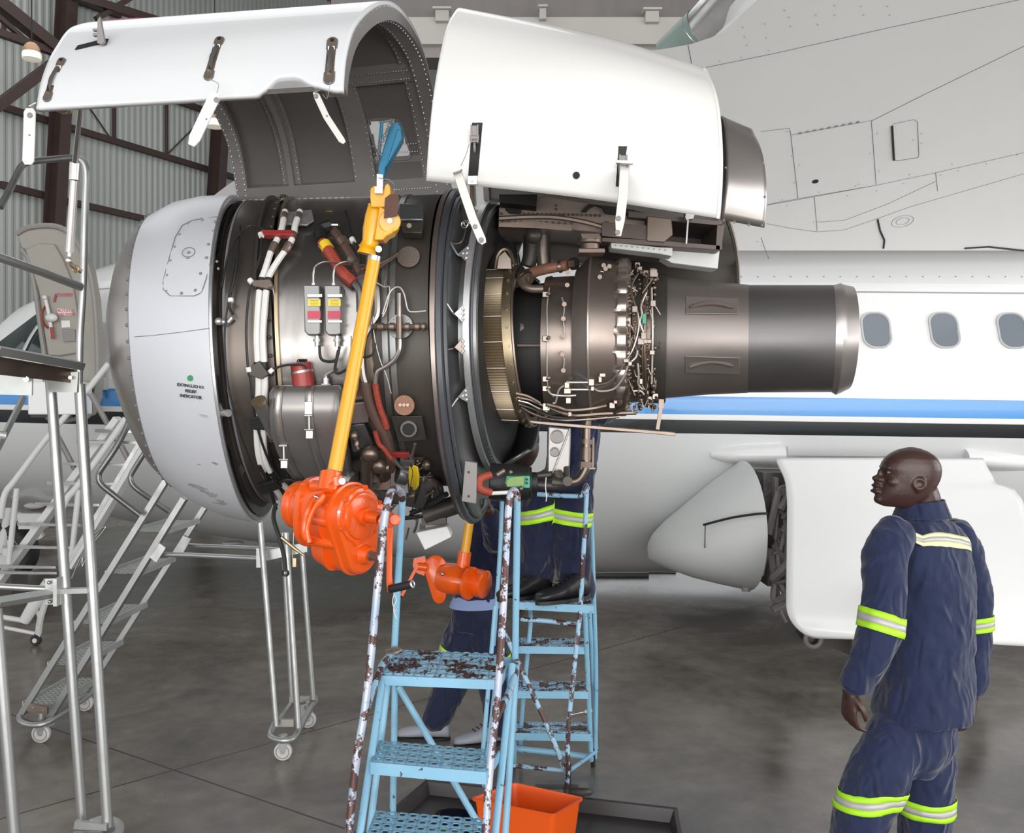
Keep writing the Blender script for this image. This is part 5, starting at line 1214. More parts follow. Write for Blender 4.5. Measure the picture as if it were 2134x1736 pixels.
for pts, rad, mt in (([(1138, 843), (1160, 848), (1185, 855), (1230, 852), (1265, 845)], .008, 'pipe_brown'), ([(1140, 848), (1170, 860), (1200, 866), (1260, 862), (1326, 860)], .009, 'pipe_brown'), ([(1192, 866), (1240, 868), (1290, 864), (1330, 858)], .006, 'pipe_steel'), ([(1308, 810), (1303, 830), (1300, 848), (1280, 860)], .008, 'pipe_brown'),
                     ([(1080, 835), (1100, 840), (1120, 850), (1140, 858)], .005, 'pipe_steel'), ([(1080, 842), (1110, 852), (1150, 868), (1200, 872)], .005, 'duct_dark'), ([(1085, 848), (1120, 866), (1180, 876), (1290, 868)], .006, 'pipe_brown'), ([(1075, 820), (1100, 826), (1125, 840)], .006, 'core_tan'), ([(1078, 828), (1105, 834), (1130, 845)], .005, 'core_tan')):
    cpipe('service_pipe', mt, rad, pts, .33)
mb = MB()
random.seed(11)
for x in (1140, 1141): 
    for y in (614, 706, 790, 810): mb.box(C_(x-4, y, .31), (.022, .02, .022)); mb.cyl(C_(x, y, .315), C_(x+4, y-3, .33), .006)
for x, y in ((1181, 803), (1182, 815), (1184, 835), (1187, 862), (1232, 797), (1234, 810), (1250, 790), (1255, 782), (1138, 848), (1275, 845), (1282, 838), (1304, 752), (1312, 758), (1335, 795), (1340, 700), (1322, 645), (1360, 633), (1358, 735), (1361, 570), (1335, 712), (1345, 712), (1352, 712)):
    mb.box(C_(x, y, .325), (random.uniform(.012, .028), .025, random.uniform(.014, .03)))
mb.build('pipe_clamp', 'core_metal', EN, bevel=.002)
mb = MB()
for x, y in ((1176, 634), (1174, 664), (1174, 700), (1172, 738), (1174, 772), (1183, 568), (1182, 594), (1250, 577), (1258, 553), (1270, 555), (1262, 560)): mb.cyl(C_(x, y, .30), C_(x, y, .33), .009, n=10)
mb.build('case_boss', 'core_tan', EN)
c = C_(1252, 577, .30); MB().torus(c, (0, 1, .5), .022, .002).build('boss_ring', 'pipe_steel', EN)
mb = MB(); mbw = MB(); mbb = MB(); random.seed(21)
for y in range(572, 852, 9):                     # dense fittings round the turbine flanges
    for x in (1312, 1320, 1334, 1349, 1362):
        if random.random() < .55:
            c = C_(x+random.uniform(-3, 3), y+random.uniform(-3, 3), .31); mb.ell(c, (random.uniform(.004, .010),)*3, n=7, m=5)
            if random.random() < .4: mbw.tube([c, c+V(random.uniform(-.02, .02), -.006, random.uniform(-.03, .03)), c+V(random.uniform(-.03, .03), -.002, random.uniform(-.05, .05))], .0028, 5)
for x, y in ((1328, 553), (1332, 562), (1345, 570), (1352, 576), (1360, 566), (1365, 575), (1345, 820), (1352, 832), (1365, 826), (1338, 838), (1355, 845), (1330, 846)):
    mbb.box(C_(x, y, .29), (.02, .02, .02)); mbw.cyl(C_(x, y, .29), C_(x+5, y+6, .31), .006)
mb.build('turbine_fitting', 'pipe_brown', EN); mbw.build('turbine_wire', 'pipe_brown', EN); mbb.build('turbine_block', 'core_metal', EN)
bx('green_connector', [(1338, 655), (1345, 655), (1345, 676), (1338, 676)], .32, .012, 'green_plastic'); bx('case_window', [(1316, 640), (1330, 640), (1332, 700), (1318, 700)], .27, .003, 'brass_rib')
for x, w_ in ((1340, .004), (1345, .006)): cpipe('vertical_manifold', 'pipe_brown', w_, [(x+3, 580), (x, 640), (x-1, 710), (x, 780), (x+2, 840)], .315)
# drain mast, heat exchanger and lower pipes
MB().prism([P(x, y, 3.5) for x, y in ((1100, 876), (1140, 879), (1408, 901), (1407, 909), (1380, 906), (1140, 886), (1108, 882))], (0, .05, 0)).build('drain_rail', 'pipe_brown', EN, bevel=.002)
MB().beam(P(1378, 832, 3.55), P(1377, 850, 3.55), .012, .02).beam(P(1377, 850, 3.55), P(1370, 895, 3.55), .010, .014).build('rail_link', 'pipe_brown', EN)
HX = MB().prism([P(x, y, 3.50) for x, y in ((1142, 888), (1190, 893), (1188, 970), (1180, 990), (1140, 988))], (0, .06, 0)).build('heat_exchanger', 'tank_grey', EN, bevel=.006)
mb = MB()
for x, y, r in ((1161, 910, .022), (1156, 942, .014)): mb.cyl(P(x, y, 3.497), P(x, y, 3.52), r, n=28)
mb.build('lightening_hole', 'rib_grey', HX)
mb = MB()
for x, y, r in ((1161, 910, .024), (1156, 942, .016)): mb.torus(P(x, y, 3.497), (0, 1, 0), r, .003)
mb.cyl(P(1188, 893, 3.49), P(1152, 986, 3.49), .003); mb.build('hole_rim', 'strap_metal', HX)
cpipe('bleed_drain', 'pipe_brown', .018, [(1224, 870), (1222, 890), (1221, 940), (1220, 975), (1205, 1000), (1185, 1005)], .12, 14)
MB().cyl(C_(1222, 915, .12), C_(1221, 925, .12), .027).cyl(C_(1221, 932, .12), C_(1220, 958, .12), .023).cyl(C_(1220, 962, .12), C_(1219, 974, .12), .027, n=6).cyl(C_(1236, 912, .12), C_(1235, 975, .12), .006).box(C_(1225, 976, .12), (.06, .02, .006)).cyl(C_(1225, 872, .14), C_(1225, 876, .14), .035).build('drain_coupling', 'core_tan', EN)
MB().tube([P(1160, 985, 3.48), P(1165, 1000, 3.47), P(1160, 1012, 3.47)], .022, 12).cyl(P(1183, 1003, 3.47), P(1183, 1003, 3.40), .018).cyl(P(1181, 975, 3.5), P(1181, 1000, 3.47), .012).build('exchanger_elbow', 'duct_dark', HX)
MB().tube([P(1138, 995, 3.4), P(1137, 1015, 3.4), P(1139, 1035, 3.4), P(1138, 1045, 3.4)], .0022, 4).build('safety_string', 'string_white', EN)
# loose harness hanging under the inlet
mb = MB().tube([P(575, 1050, 3.25), P(570, 1080, 3.22), (P(582, 1120, 3.2)), P(592, 1160, 3.2), P(595, 1188, 3.2)], .0075, 8).torus(P(595, 1194, 3.2), (0, 1, .2), .010, .004); mb.build('hanging_cable', 'black_rubber', EN)
MB().tube([P(586, 1120, 3.2), P(610, 1140, 3.2), P(634, 1158, 3.2)], [.007, .007, .004], 8).tube([P(612, 1110, 3.2), P(610, 1165, 3.2)], .0012, 4).box(P(614, 1172, 3.2), (.012, .01, .03)).build('hanging_probe', 'brass_flange', EN)
# ================================================================ hoists
def hoist(near):
    t = thing('engine_hoist', 'large orange hand-cranked hoist on a long yellow pole in front of the oil tank', 'hoist', P(700, 1100, 2.9))
    yp = MB().cyl(P(780, 540, 3.02), P(697, 985, 2.90), .0215, .024, 28).build('pole', 'yellow_paint', t)
    MB().cyl(P(781, 533, 3.02), P(779, 543, 3.02), .0235, n=28).cyl(P(698, 978, 2.9), P(696, 986, 2.9), .0255, n=28).build('pole_ring', 'bare_steel', yp)
    d = 3.02
    hd = MB().loft([[P(x+dx*w_, y+dx*w_*.22, d)+V(0, dy*w_/F*d, 0) for dx, dy in [(math.cos(2*PI*k/24), math.sin(2*PI*k/24)) for k in range(24)]]
                    for x, y, w_ in ((782, 428, 15), (784, 432, 17), (781, 452, 20), (776, 480, 20), (772, 505, 17), (768, 512, 17), (767, 515, 20), (766, 520, 17), (765, 526, 19), (764, 530, 20), (780, 531, 17))][:10]).build('pole_head', 'yellow_paint', t)
    MB().prism([P(x, y, 2.98) for x, y in ((771, 408), (772, 392), (780, 386), (784, 402), (798, 402), (802, 386), (808, 381), (813, 388), (814, 400), (811, 430), (800, 432), (773, 432))], (0, .075, 0)).cyl(P(812, 462, 2.97), P(812, 462, 3.05), .036, n=32).prism([P(x, y, 2.975) for x, y in ((790, 430), (826, 445), (827, 470), (818, 485), (805, 492), (798, 500), (780, 500))], (0, .07, 0)).build('clevis', 'yellow_paint', hd, bevel=.003)
    MB().box(P(790, 397, 2.97), (.026, .02, .022)).cyl(P(812, 460, 2.965), P(812, 460, 2.955), .009, n=6).cyl(P(789, 519, 2.975), P(789, 519, 2.955), .0105, n=24).build('head_bolt', 'bare_steel', hd)
    MB().prism([P(x, y, 2.93) for x, y in ((802, 413), (812, 405), (828, 404), (831, 412), (828, 450), (800, 455))], (0, .003, 0)).build('wooden_tag', 'tag_brown', t)
    MB().tube([P(789, 371, 3.0), P(800, 373, 2.98), (P(813, 375, 2.96)), P(824, 388, 2.94), P(820, 402, 2.93)], .0016, 5).build('tag_wire', 'bare_steel', t)
    MB().prism([P(x, y, 3.05) for x, y in ((785, 362), (798, 364), (798, 395), (785, 395))], (0, .015, 0)).build('hanger_plate', 'frame_alloy', t)
    d = 3.2
    MB().prism([P(x, y, d) for x, y in ((790, 340), (806, 282), (815, 254), (828, 256), (835, 262), (839, 278), (838, 290), (802, 352), (800, 370), (788, 368), (788, 350))], (0, .05, 0)).prism([P(x, y, d-.02) for x, y in ((812, 320), (828, 268), (837, 272), (838, 288), (803, 350))], (0, .03, 0)).cyl(P(796, 255, d), P(789, 325, d), .006, n=10).build('lifting_bracket', 'blue_bracket', t, bevel=.003)
    mb = MB()
    q = [P(817, 250, d-.03), P(808, 268, d-.03), P(803, 280, d-.03), P(793, 300, d-.03), P(788, 318, d-.03), P(785, 335, d-.03)]
    sp = smooth_path(q, 4)
    for k, (a, b) in enumerate(zip(sp, sp[1:])):
        mb.torus((a+b)/2, ((1, .2, 0) if k % 2 else (0, 1, .1)), (b-a).length*.62, .0022, 12, 5)
    mb.cyl(P(790, 255, d), P(822, 250, d), .004); mb.build('lifting_chain', 'rib_grey', t)
    # gearbox body; e1 runs across the picture to the right and towards the camera, e3 is up
    O = P(752, 1074, 2.86); e1 = V(.83, -.56, -.06).normalized(); e2 = V(.56, .83, 0).normalized(); e3 = e1.cross(e2); e3 = e3 if e3.z > 0 else -e3
    L_ = lambda s, a, b: O+e1*s+e2*a+e3*b
    def circ(s, cx, cz, r, n=36): return [L_(s, cx+r*math.cos(2*PI*k/n), cz+r*math.sin(2*PI*k/n)) for k in range(n)]
    MB().loft([circ(-.285, 0, .0, .070), circ(-.278, 0, 0, .080), circ(-.25, 0, 0, .082), circ(-.246, 0, 0, .076), circ(-.20, 0, 0, .080), circ(-.19, 0, 0, .088)]).build('drum', 'orange_paint', t, smooth=35)
    def hull(s, g=0.0, n=36):                    # outline round the two gear circles
        r1, r2, cx, cz = .094+g, .066+g, .030, -.128; pts = []
        for k in range(n):
            a = 2*PI*k/n+PI/2; u = V(math.cos(a), math.sin(a), 0)
            c = V(0, 0, 0)+u*r1; c2 = V(cx, cz, 0)+u*r2; p = c if c.dot(u) > c2.dot(u) else c2; pts.append(L_(s, p.x, p.y))
        return pts
    MB().loft([hull(-.105, -.012), hull(-.10, 0), hull(-.055, 0), hull(-.052, .007), hull(-.042, .007), hull(-.04, 0), hull(-.012, -.002), hull(-.004, -.010)]).build('gear_case', 'orange_paint', t, smooth=35)
    def sq(s, w_, h, e=.55, dz=0, n=36):
        return [L_(s, w_*abs(math.cos(2*PI*k/n))**e*(1 if math.cos(2*PI*k/n) > 0 else -1), dz+h*abs(math.sin(2*PI*k/n))**e*(1 if math.sin(2*PI*k/n) > 0 else -1)) for k in range(n)]
    MB().loft([sq(-.20, .095, .108, .7, -.01), sq(-.196, .10, .115, .7, -.01), sq(-.175, .10, .115, .7, -.01), sq(-.172, .088, .096, .7, -.005), sq(-.14, .080, .088), sq(-.11, .086, .094), sq(-.09, .09, .095)]).build('gear_housing', 'orange_paint', t, smooth=35)
    MB().loft([sq(-.165, .05, .10, .7, -.07), sq(-.10, .06, .11, .7, -.08)]).cyl(L_(-.15, -.06, .08), L_(-.06, -.06, .085), .02).cyl(L_(-.16, -.075, -.02), L_(-.05, -.082, -.02), .018).cyl(L_(-.15, -.07, -.09), L_(-.05, -.05, -.09), .018).build('casting_web', 'orange_paint', t, smooth=35)
    cv = MB().loft([circ(-.008, 0, 0, .086), circ(.002, 0, 0, .086), circ(.004, 0, 0, .076), circ(.012, 0, 0, .073), circ(.016, 0, 0, .060), circ(.018, 0, .0, .03)]).build('side_cover', 'orange_paint', t, smooth=35)
    mb = MB()
    for k in range(6):
        a = PI*(.12+k/3); q = L_(-.002, .088*math.cos(a), .088*math.sin(a)); mb.cyl(q, q+e1*.008, .0085, n=14); mb.cyl(q+e1*.008, q+e1*.011, .004, n=6)
    mb.build('cover_bolt', 'orange_paint', cv)
    MB().cyl(L_(.01, 0, -.0), L_(.035, 0, 0), .030).cyl(L_(.03, 0, 0), L_(.080, 0, 0), .020, .018).build('output_boss', 'orange_paint', cv)
    MB().cyl(L_(.075, 0, 0), L_(.105, 0, 0), .012).build('boss_shaft', 'black_and_hole_shade', cv)
    MB().cyl(L_(-.01, .030, -.128), L_(.022, .030, -.128), .036, .026).build('input_boss', 'orange_paint', t)
    sh = MB(); 
    sh.cyl(L_(.02, .03, -.128), L_(.03, .03, -.128), .017)
    for k in range(16):
        a = 2*PI*k/16; q = V(0, 0, 0); sh.cyl(L_(.03, .03+.0115*math.cos(a), -.128+.0115*math.sin(a)), L_(.075, .03+.0115*math.cos(a), -.128+.0115*math.sin(a)), .0022, n=5)
    sh.cyl(L_(.03, .03, -.128), L_(.078, .03, -.128), .0115).cyl(L_(.075, .03, -.128), L_(.085, .03, -.128), .010).build('splined_shaft', 'core_metal', t)
    MB().cyl(P(690, 984, 2.88), P(684, 1024, 2.86), .033, .036, 30).cyl(P(700, 992, 2.86), P(703, 1012, 2.86), .022).build('pole_socket', 'orange_paint', t, bevel=.002)
    MB().cyl(P(711, 1003, 2.84), P(713, 1003, 2.815), .0105, n=28).build('socket_pin', 'label_white', t)
    mb = MB(); hb = [P(676, 1032, 2.84), P(656, 1040, 2.83), P(642, 1062, 2.80), P(636, 1088, 2.80), P(634, 1112, 2.80), P(640, 1125, 2.81), P(650, 1128, 2.86)]
    mb.tube(hb, [.009, .011, .009, .010, .010, .010, .009], 10); mb.build('carry_handle', 'orange_paint', t)
    MB().tube([P(x, y, 2.80) for x, y in ((676, 1030), (668, 1043), (655, 1060), (646, 1080), (640, 1105), (645, 1130))], [.008, .012, .008, .008, .008, .010], 10).build('carry_handle', 'orange_paint', t)
    MB().cyl(P(655, 1034, 2.82), P(664, 1037, 2.82), .0045).cyl(P(704, 1066, 2.80), P(706, 1067, 2.79), .006, n=8).ell(P(704, 1066, 2.80), (.005, .005, .009)).build('hoist_screw', 'bare_steel', t)
    # crank
    mb = MB().prism([P(x, y, 2.76) for x, y in ((786, 1055), (792, 1049), (802, 1052), (808, 1066), (818, 1072), (828, 1080), (824, 1095), (812, 1100), (802, 1098), (790, 1104), (787, 1085), (796, 1066))], (0, .03, 0))
    mb.cyl(P(823, 1083, 2.77), P(823, 1083, 2.735), .017, n=28); ck = mb.build('crank_bracket', 'orange_paint', t, bevel=.003)
    MB().cyl(P(823, 1083, 2.735), P(823, 1083, 2.728), .008, n=20).cyl(P(790, 1056, 2.76), P(790, 1056, 2.752), .005).build('crank_bolt', 'orange_paint', ck)
    MB().loft([[P(x-w_, y, 2.77), P(x+w_, y, 2.77), P(x+w_, y, 2.785), P(x-w_, y, 2.785)] for x, y, w_ in ((808, 1095, 9), (810, 1110, 9), (812, 1130, 6), (811, 1200, 6), (812, 1218, 7), (814, 1234, 7))]).build('crank_arm', 'orange_paint', ck, bevel=.002)
    MB().cyl(P(812, 1228, 2.75), P(861, 1217, 2.72), .0125, .0125, 24).build('crank_grip', 'black_rubber', ck, bevel=.002)
    MB().torus(P(859.5, 1217.5, 2.718), (P(861, 1217, 2.72)-P(812, 1228, 2.75)), .0095, .003, 20, 8).build('grip_tip', 'chrome', ck)
    return t
hoist(True)
t = thing('engine_hoist', 'small orange hand-cranked hoist on the far side of the engine before the walking mechanic', 'hoist', P(950, 1205, 4.45))
d = 4.45; r_ = d/F
ax = (P(1000, 1212, d)-P(900, 1200, d)).normalized(); ax = (ax+V(0, -.55, 0)).normalized()
MB().cyl(P(978, 1090, d), P(968, 1160, d), .0225, n=20).build('pole', 'yellow_paint', t)
MB().cyl(P(969, 1150, d), P(964, 1185, d), .032, .034, 24).build('pole_socket', 'orange_paint', t)
MB().rev(P(985, 1212, d), ax, [(-.06, .06), (-.05, .068), (.07, .068), (.075, .06)], 32).build('drum', 'orange_paint', t)
MB().rev(P(940, 1206, d), ax, [(-.05, .07), (.0, .076), (.04, .072), (.09, .055), (.10, .08), (.115, .08)], 32).build('gear_housing', 'orange_paint', t)
def oc(cx, cy, r, dd): return [P(cx+r*math.cos(2*PI*k/24), cy+r*math.sin(2*PI*k/24), dd) for k in range(24)]
def hl(dd, g=0):
    pts = []
    for k in range(36):
        a = 2*PI*k/36; u = (math.cos(a), math.sin(a)); A = (908+u[0]*(24+g), 1185+u[1]*(28+g)); B = (915+u[0]*(15+g), 1238+u[1]*(20+g))
        c = A if A[0]*u[0]+A[1]*u[1] > B[0]*u[0]+B[1]*u[1] else B; pts.append(P(c[0], c[1], dd))
    return pts
MB().loft([hl(d+.08, -3), hl(d+.075), hl(d), hl(d-.005, -3)]).build('gear_case', 'orange_paint', t)
MB().prism([P(x, y, d) for x, y in ((860, 1180), (862, 1165), (885, 1160), (888, 1170), (872, 1182), (886, 1190), (884, 1200), (868, 1194))], (0, .03, 0)).cyl(P(872, 1180, d), P(890, 1182, d), .02).beam(P(872, 1175, d), P(838, 1240, d), .03, .015).build('crank_arm', 'orange_paint', t)
MB().cyl(P(838, 1240, d), P(820, 1238, d), .014).build('crank_grip', 'black_rubber', t)
MB().ell(P(922, 1196, d-.07), (.01,)*3).ell(P(962, 1214, d-.07), (.012, .01, .014)).build('hoist_screw', 'bare_steel', t)

# ================================================================ perforated plates, casters
def perf(O, U, W, nu, nv, hr, name, mt, parent, th=.003, dimple=0.0, jitter=True, n=10):
    O, U, W = Vector(O), Vector(U), Vector(W); mb = MB(); nrm = U.cross(W).normalized(); nrm = nrm if nrm.z > 0 else -nrm
    cu, cw_ = U/nu, W/nv; m_ = min(cu.length, cw_.length)
    for j in range(nv):
        for i in range(nu):
            c = O+cu*(i+.5)+cw_*(j+.5); uu, ww = cu.normalized(), cw_.normalized()
            out_, in_ = [], []
            for k in range(4*n//2):
                a = 2*PI*k/(2*n); x, y = math.cos(a), math.sin(a); s_ = max(abs(x), abs(y))
                out_.append(c+cu*.5*x/s_+cw_*.5*y/s_)
                in_.append((c+uu*hr*x+ww*hr*y)+nrm*dimple)
            q = len(out_)
            if dimple:
                mid_ = [c+(p-c-nrm*dimple)*1.55 for p in in_]
                mb.add(out_+mid_+in_, [(k, (k+1) % q, q+(k+1) % q, q+k) for k in range(q)]+[(q+k, q+(k+1) % q, 2*q+(k+1) % q, 2*q+k) for k in range(q)])
            else: mb.add(out_+in_, [(k, (k+1) % q, q+(k+1) % q, q+k) for k in range(q)])
    o = mb.build(name, mt, parent, smooth=30); s_ = o.modifiers.new('t', 'SOLIDIFY'); s_.thickness = th; s_.offset = 0
    return o
def caster(p, parent, r=.048, mt='caster_white', name='caster', lock=True):
    c = p+V(0, 0, r); o = MB().rev(c-V(0, .014, 0), (0, 1, 0), [(0, r*.3), (0, r*.9), (.004, r), (.024, r), (.028, r*.9), (.028, r*.3)], 28).build(name, mt, parent)
    MB().torus(c-V(0, .0145, 0), (0, 1, 0), r*.72, r*.05).build('tread_line', 'rib_grey', o)
    mb = MB()
    for s in (-.019, .019): mb.prism([c+V(-.025, s, r*1.35), c+V(.03, s, r*1.35), c+V(.012, s, -.006), c+V(-.004, s, -.01), c+V(-.014, s, 0)], (0, .003, 0))
    mb.cyl(c+V(0, -.024, 0), c+V(0, .024, 0), .008); mb.cyl(c+V(0, 0, r*1.3), c+V(0, 0, r*1.3+.025), .024)
    if lock: mb.prism([c+V(.02, -.015, r*1.05), c+V(.065, -.015, r*1.15), c+V(.07, -.015, r*.95), c+V(.03, -.015, r*.8)], (0, .03, 0))
    mb.build('caster_fork', 'galvanised', o); return o

# ================================================================ near blue ladder
t = thing('rolling_ladder', 'nearer blue rolling ladder with rust-bitten handrails, standing before the orange bucket', 'ladder', (-.2, 2.9, 0))
def pl(*p): return [P(x, y, d) for x, y, d in p]
def down(p, q):                                  # run the straight line p-q on to the floor
    k = p.z/(p.z-q.z) if abs(p.z-q.z) > 1e-6 else 1; return p+(q-p)*k
hl_ = [P(838, 1040, 2.91), P(836, 1026, 2.87), P(828, 1018, 2.80), P(816, 1024, 2.73), P(806, 1055, 2.70), P(798, 1110, 2.69), P(786, 1230, 2.68), P(775, 1350, 2.67), P(760, 1480, 2.65), P(746, 1560, 2.63), P(736, 1640, 2.62), P(727, 1736, 2.60)]
hl_.append(down(hl_[-2], hl_[-1])); MB().tube(hl_, .0118, 14).build('handrail', 'rail_rust', t)
hr_ = [P(1078, 1045, 2.95), P(1077, 1030, 2.95), P(1070, 1022, 2.93), P(1063, 1035, 2.91), P(1059, 1070, 2.90), P(1052, 1200, 2.84), P(1044, 1350, 2.78), P(1034, 1480, 2.73), P(1025, 1560, 2.69), P(1018, 1640, 2.66), P(1012, 1736, 2.62)]
hr_.append(down(hr_[-2], hr_[-1])); MB().tube(hr_, .0118, 14).build('handrail', 'rail_rust', t)
for a, b in (((839, 1030, 2.92), (822, 1352, 3.08)), ((1078, 1035, 2.95), (1074, 1372, 3.10))):
    MB().cyl(P(*a), P(*b), .0115, .0115, 14).build('rail_post', 'ladder_blue', t)
MB().tube(pl((820, 1356, 3.1), (797, 1385, 2.98), (787, 1410, 2.9), (775, 1440, 2.83), (763, 1480, 2.72)), .0115, 12).build('rail_brace', 'ladder_worn', t)
MB().tube(pl((1078, 1378, 3.1), (1074, 1400, 3.0), (1062, 1440, 2.9), (1045, 1475, 2.78), (1033, 1500, 2.72)), .0115, 12).build('rail_brace', 'ladder_worn', t)
PZ = P(795, 1408, 2.92).z; a0 = V(P(795, 1408, 2.92).x, 2.92, PZ); a1 = V(P(1040, 1420, 2.88).x, 2.88, PZ-.003); dq = lambda px, py: (H-PZ)*F/(py-HY)
b0_ = P(822, 1355, dq(822, 1355)); b1_ = P(1066, 1372, dq(1066, 1372))
pf = perf(a0, a1-a0, b0_-a0, 11, 6, .0105, 'platform', 'ladder_worn', t, .003, .006)
MB().beam(a0-V(0, .004, .013), a1-V(0, .004, .013), .006, .03).beam(b0_-V(0, -.004, .013), b1_-V(0, -.004, .013), .006, .03).beam(a0-V(0, 0, .013), b0_-V(0, 0, .013), .006, .03).beam(a1-V(0, 0, .013), b1_-V(0, 0, .013), .006, .03).build('platform_skirt', 'ladder_blue', pf)
def step(fl, fr, bl, br, nm='step', nu=10, nv=4):
    z = fl.z; pf = perf(fl, fr-fl, bl-fl, nu, nv, .0100, nm, 'ladder_worn' if nv > 9 else 'ladder_blue', t, .003, .0035)
    MB().beam(fl-V(0, .004, .016), fr-V(0, .004, .016), .005, .036).beam(fl-V(0, 0, .013), bl-V(0, 0, .013), .005, .03).beam(fr-V(0, 0, .013), br-V(0, 0, .013), .005, .03).build('step_skirt', 'ladder_blue', pf)
def onz(px, py, z): d = (H-z)*F/(py-HY); return P(px, py, d)
z2 = P(775, 1588, 2.72).z; step(onz(773, 1588, z2), onz(1014, 1609, z2), onz(791, 1544, z2), onz(1040, 1566, z2))
z3 = P(765, 1736, 2.62).z; step(onz(765, 1740, z3), onz(1005, 1760, z3), onz(772, 1728, z3+.0)+V(0, .12, 0), onz(1010, 1742, z3)+V(0, .12, 0))
for a, b in (((797, 1420, 2.92), (750, 1736, 2.63)), ((808, 1425, 3.0), (770, 1736, 2.9)), ((824, 1370, 3.14), (818, 1736, 3.14)), ((1068, 1385, 3.0), (1032, 1736, 2.66)), ((1076, 1390, 3.10), (1053, 1736, 3.0)), ((1035, 1430, 2.90), (1012, 1640, 2.70))):
    A, B = P(*a), P(*b); B = down(A, B) if b[1] > 1700 else B; MB().cyl(A, B, .0115, .0115, 14).build('leg', 'ladder_blue', t)
A, B = P(830, 1430, 3.12), P(1008, 1736, 3.08); MB().cyl(A, B, .0115, n=14).build('cross_brace', 'ladder_blue', t)
mb = MB().tube([P(805, 1358, 3.05), P(820, 1352, 3.04), P(835, 1354, 3.04), P(822, 1360, 3.03), P(806, 1357, 3.05)], .006, 6); mb.build('rag_knot', 'core_tan', t)
MB().tube([P(820, 1235, 2.85), P(826, 1250, 2.86), P(820, 1270, 2.86), P(827, 1290, 2.87)], .0018, 4).tube([P(822, 1236, 2.85), P(818, 1255, 2.85), P(824, 1275, 2.86)], .0018, 4).build('white_string', 'string_white', t)

# far blue ladder that carries the mechanic
t = thing('rolling_ladder', 'farther blue rolling ladder on which the mechanic stands behind the engine', 'ladder', P(1160, 1500, 4.5)+V(0, 0, -(P(1160, 1500, 4.5).z)))
LD = 4.42; PZ2 = P(1160, 1258, 4.30).z
fl, fr, bl, br = onz(1078, 1254, PZ2), onz(1236, 1262, PZ2), onz(1078, 1254, PZ2)+V(.0, .42, 0), onz(1236, 1262, PZ2)+V(-.0, .42, 0)
pf = perf(fl, fr-fl, bl-fl, 12, 8, .009, 'platform', 'ladder_worn', t, .003, .003)
MB().beam(fl-V(0, .004, .017), fr-V(0, .004, .017), .006, .036).beam(fl-V(0, 0, .017), bl-V(0, 0, .017), .006, .036).beam(fr-V(0, 0, .017), br-V(0, 0, .017), .006, .036).beam(bl-V(0, 0, .017), br-V(0, 0, .017), .006, .036).build('platform_skirt', 'ladder_blue', pf)
def tb(nm, pts, r=.0115, mt='ladder_blue'): return MB().tube([P(*p) for p in pts], r, 12, res=4).build(nm, mt, t)
tb('handrail', [(1120, 1030, 4.3), (1195, 1034, 4.26), (1214, 1030, 4.25), (1221, 1012, 4.25), (1222, 1040, 4.25), (1216, 1150, 4.26), (1210, 1262, 4.28), (1208, 1285, 4.26), (1196, 1400, 4.20), (1186, 1500, 4.16), (1183, 1560, 4.16), (1184, 1600, 4.16), (1181, 1640, 4.20)], .011, 'ladder_worn')
tb('handrail', [(1222, 1012, 4.3), (1228, 1030, 4.5), (1233, 1090, 4.6), (1238, 1250, 4.62), (1242, 1380, 4.66), (1242, 1480, 4.70), (1240, 1580, 4.75)], .011)
tb('handrail', [(1046, 1045, 4.35), (1042, 1150, 4.35), (1033, 1280, 4.35), (1028, 1345, 4.35)], .011); tb('handrail', [(1032, 1262, 4.35), (1024, 1360, 4.32), (1012, 1500, 4.28), (1006, 1570, 4.28), (1004, 1600, 4.25)], .011)
tb('leg', [(1218, 1268, 4.45), (1222, 1340, 4.5), (1232, 1585, 4.72)], .0125); tb('leg', [(1228, 1268, 4.6), (1237, 1420, 4.7), (1242, 1560, 4.8)], .011)
tb('leg', [(1102, 1262, 4.55), (1106, 1290, 4.6), (1100, 1360, 4.6), (1087, 1500, 4.7), (1085, 1570, 4.8)], .011); tb('leg', [(1076, 1262, 4.4), (1074, 1400, 4.5), (1072, 1590, 4.7)], .011)
tb('cross_brace', [(1052, 1320, 4.35), (1080, 1380, 4.32), (1112, 1450, 4.28), (1150, 1535, 4.24), (1175, 1600, 4.2)], .0115, 'ladder_worn')
for x0_, x1_, y, dd in ((1076, 1222, 1347, 4.52), (1074, 1226, 1440, 4.56), (1074, 1232, 1528, 4.60)):
    A, B = P(x0_, y, dd), P(x1_, y+10, dd); B.z = A.z-.004
    A2, B2 = A+V(0, .17, 0), B+V(0, .17, 0); pf = perf(A, B-A, A2-A, 12, 3, .009, 'step', 'ladder_worn', t, .003, .003)
    MB().beam(A-V(0, .004, .016), B-V(0, .004, .016), .005, .036).build('step_skirt', 'ladder_blue', pf)
tb('base_tube', [(1072, 1560, 4.72), (1150, 1568, 4.72), (1232, 1578, 4.72)], .016); tb('base_tube', [(1062, 1595, 4.25), (1175, 1606, 4.22)], .010, 'ladder_worn'); tb('base_tube', [(1180, 1610, 4.20), (1212, 1588, 4.5), (1242, 1566, 4.75)], .010)
tb('rail_bar', [(1078, 1290, 4.42), (1140, 1294, 4.42), (1205, 1302, 4.40)], .012, 'ladder_worn')
MB().torus(P(1208, 1650, 4.22)+V(0, 0, 0), (0, .3, 1), .05, .013).cyl(P(1181, 1642, 4.2), P(1181, 1655, 4.2), .015).cyl(P(1212, 1660, 4.22), V(P(1212, 1660, 4.22).x, 4.22, 0), .012).box(P(1160, 1640, 4.22), (.2, .03, .012)).build('foot_pad', 'duct_dark', t)
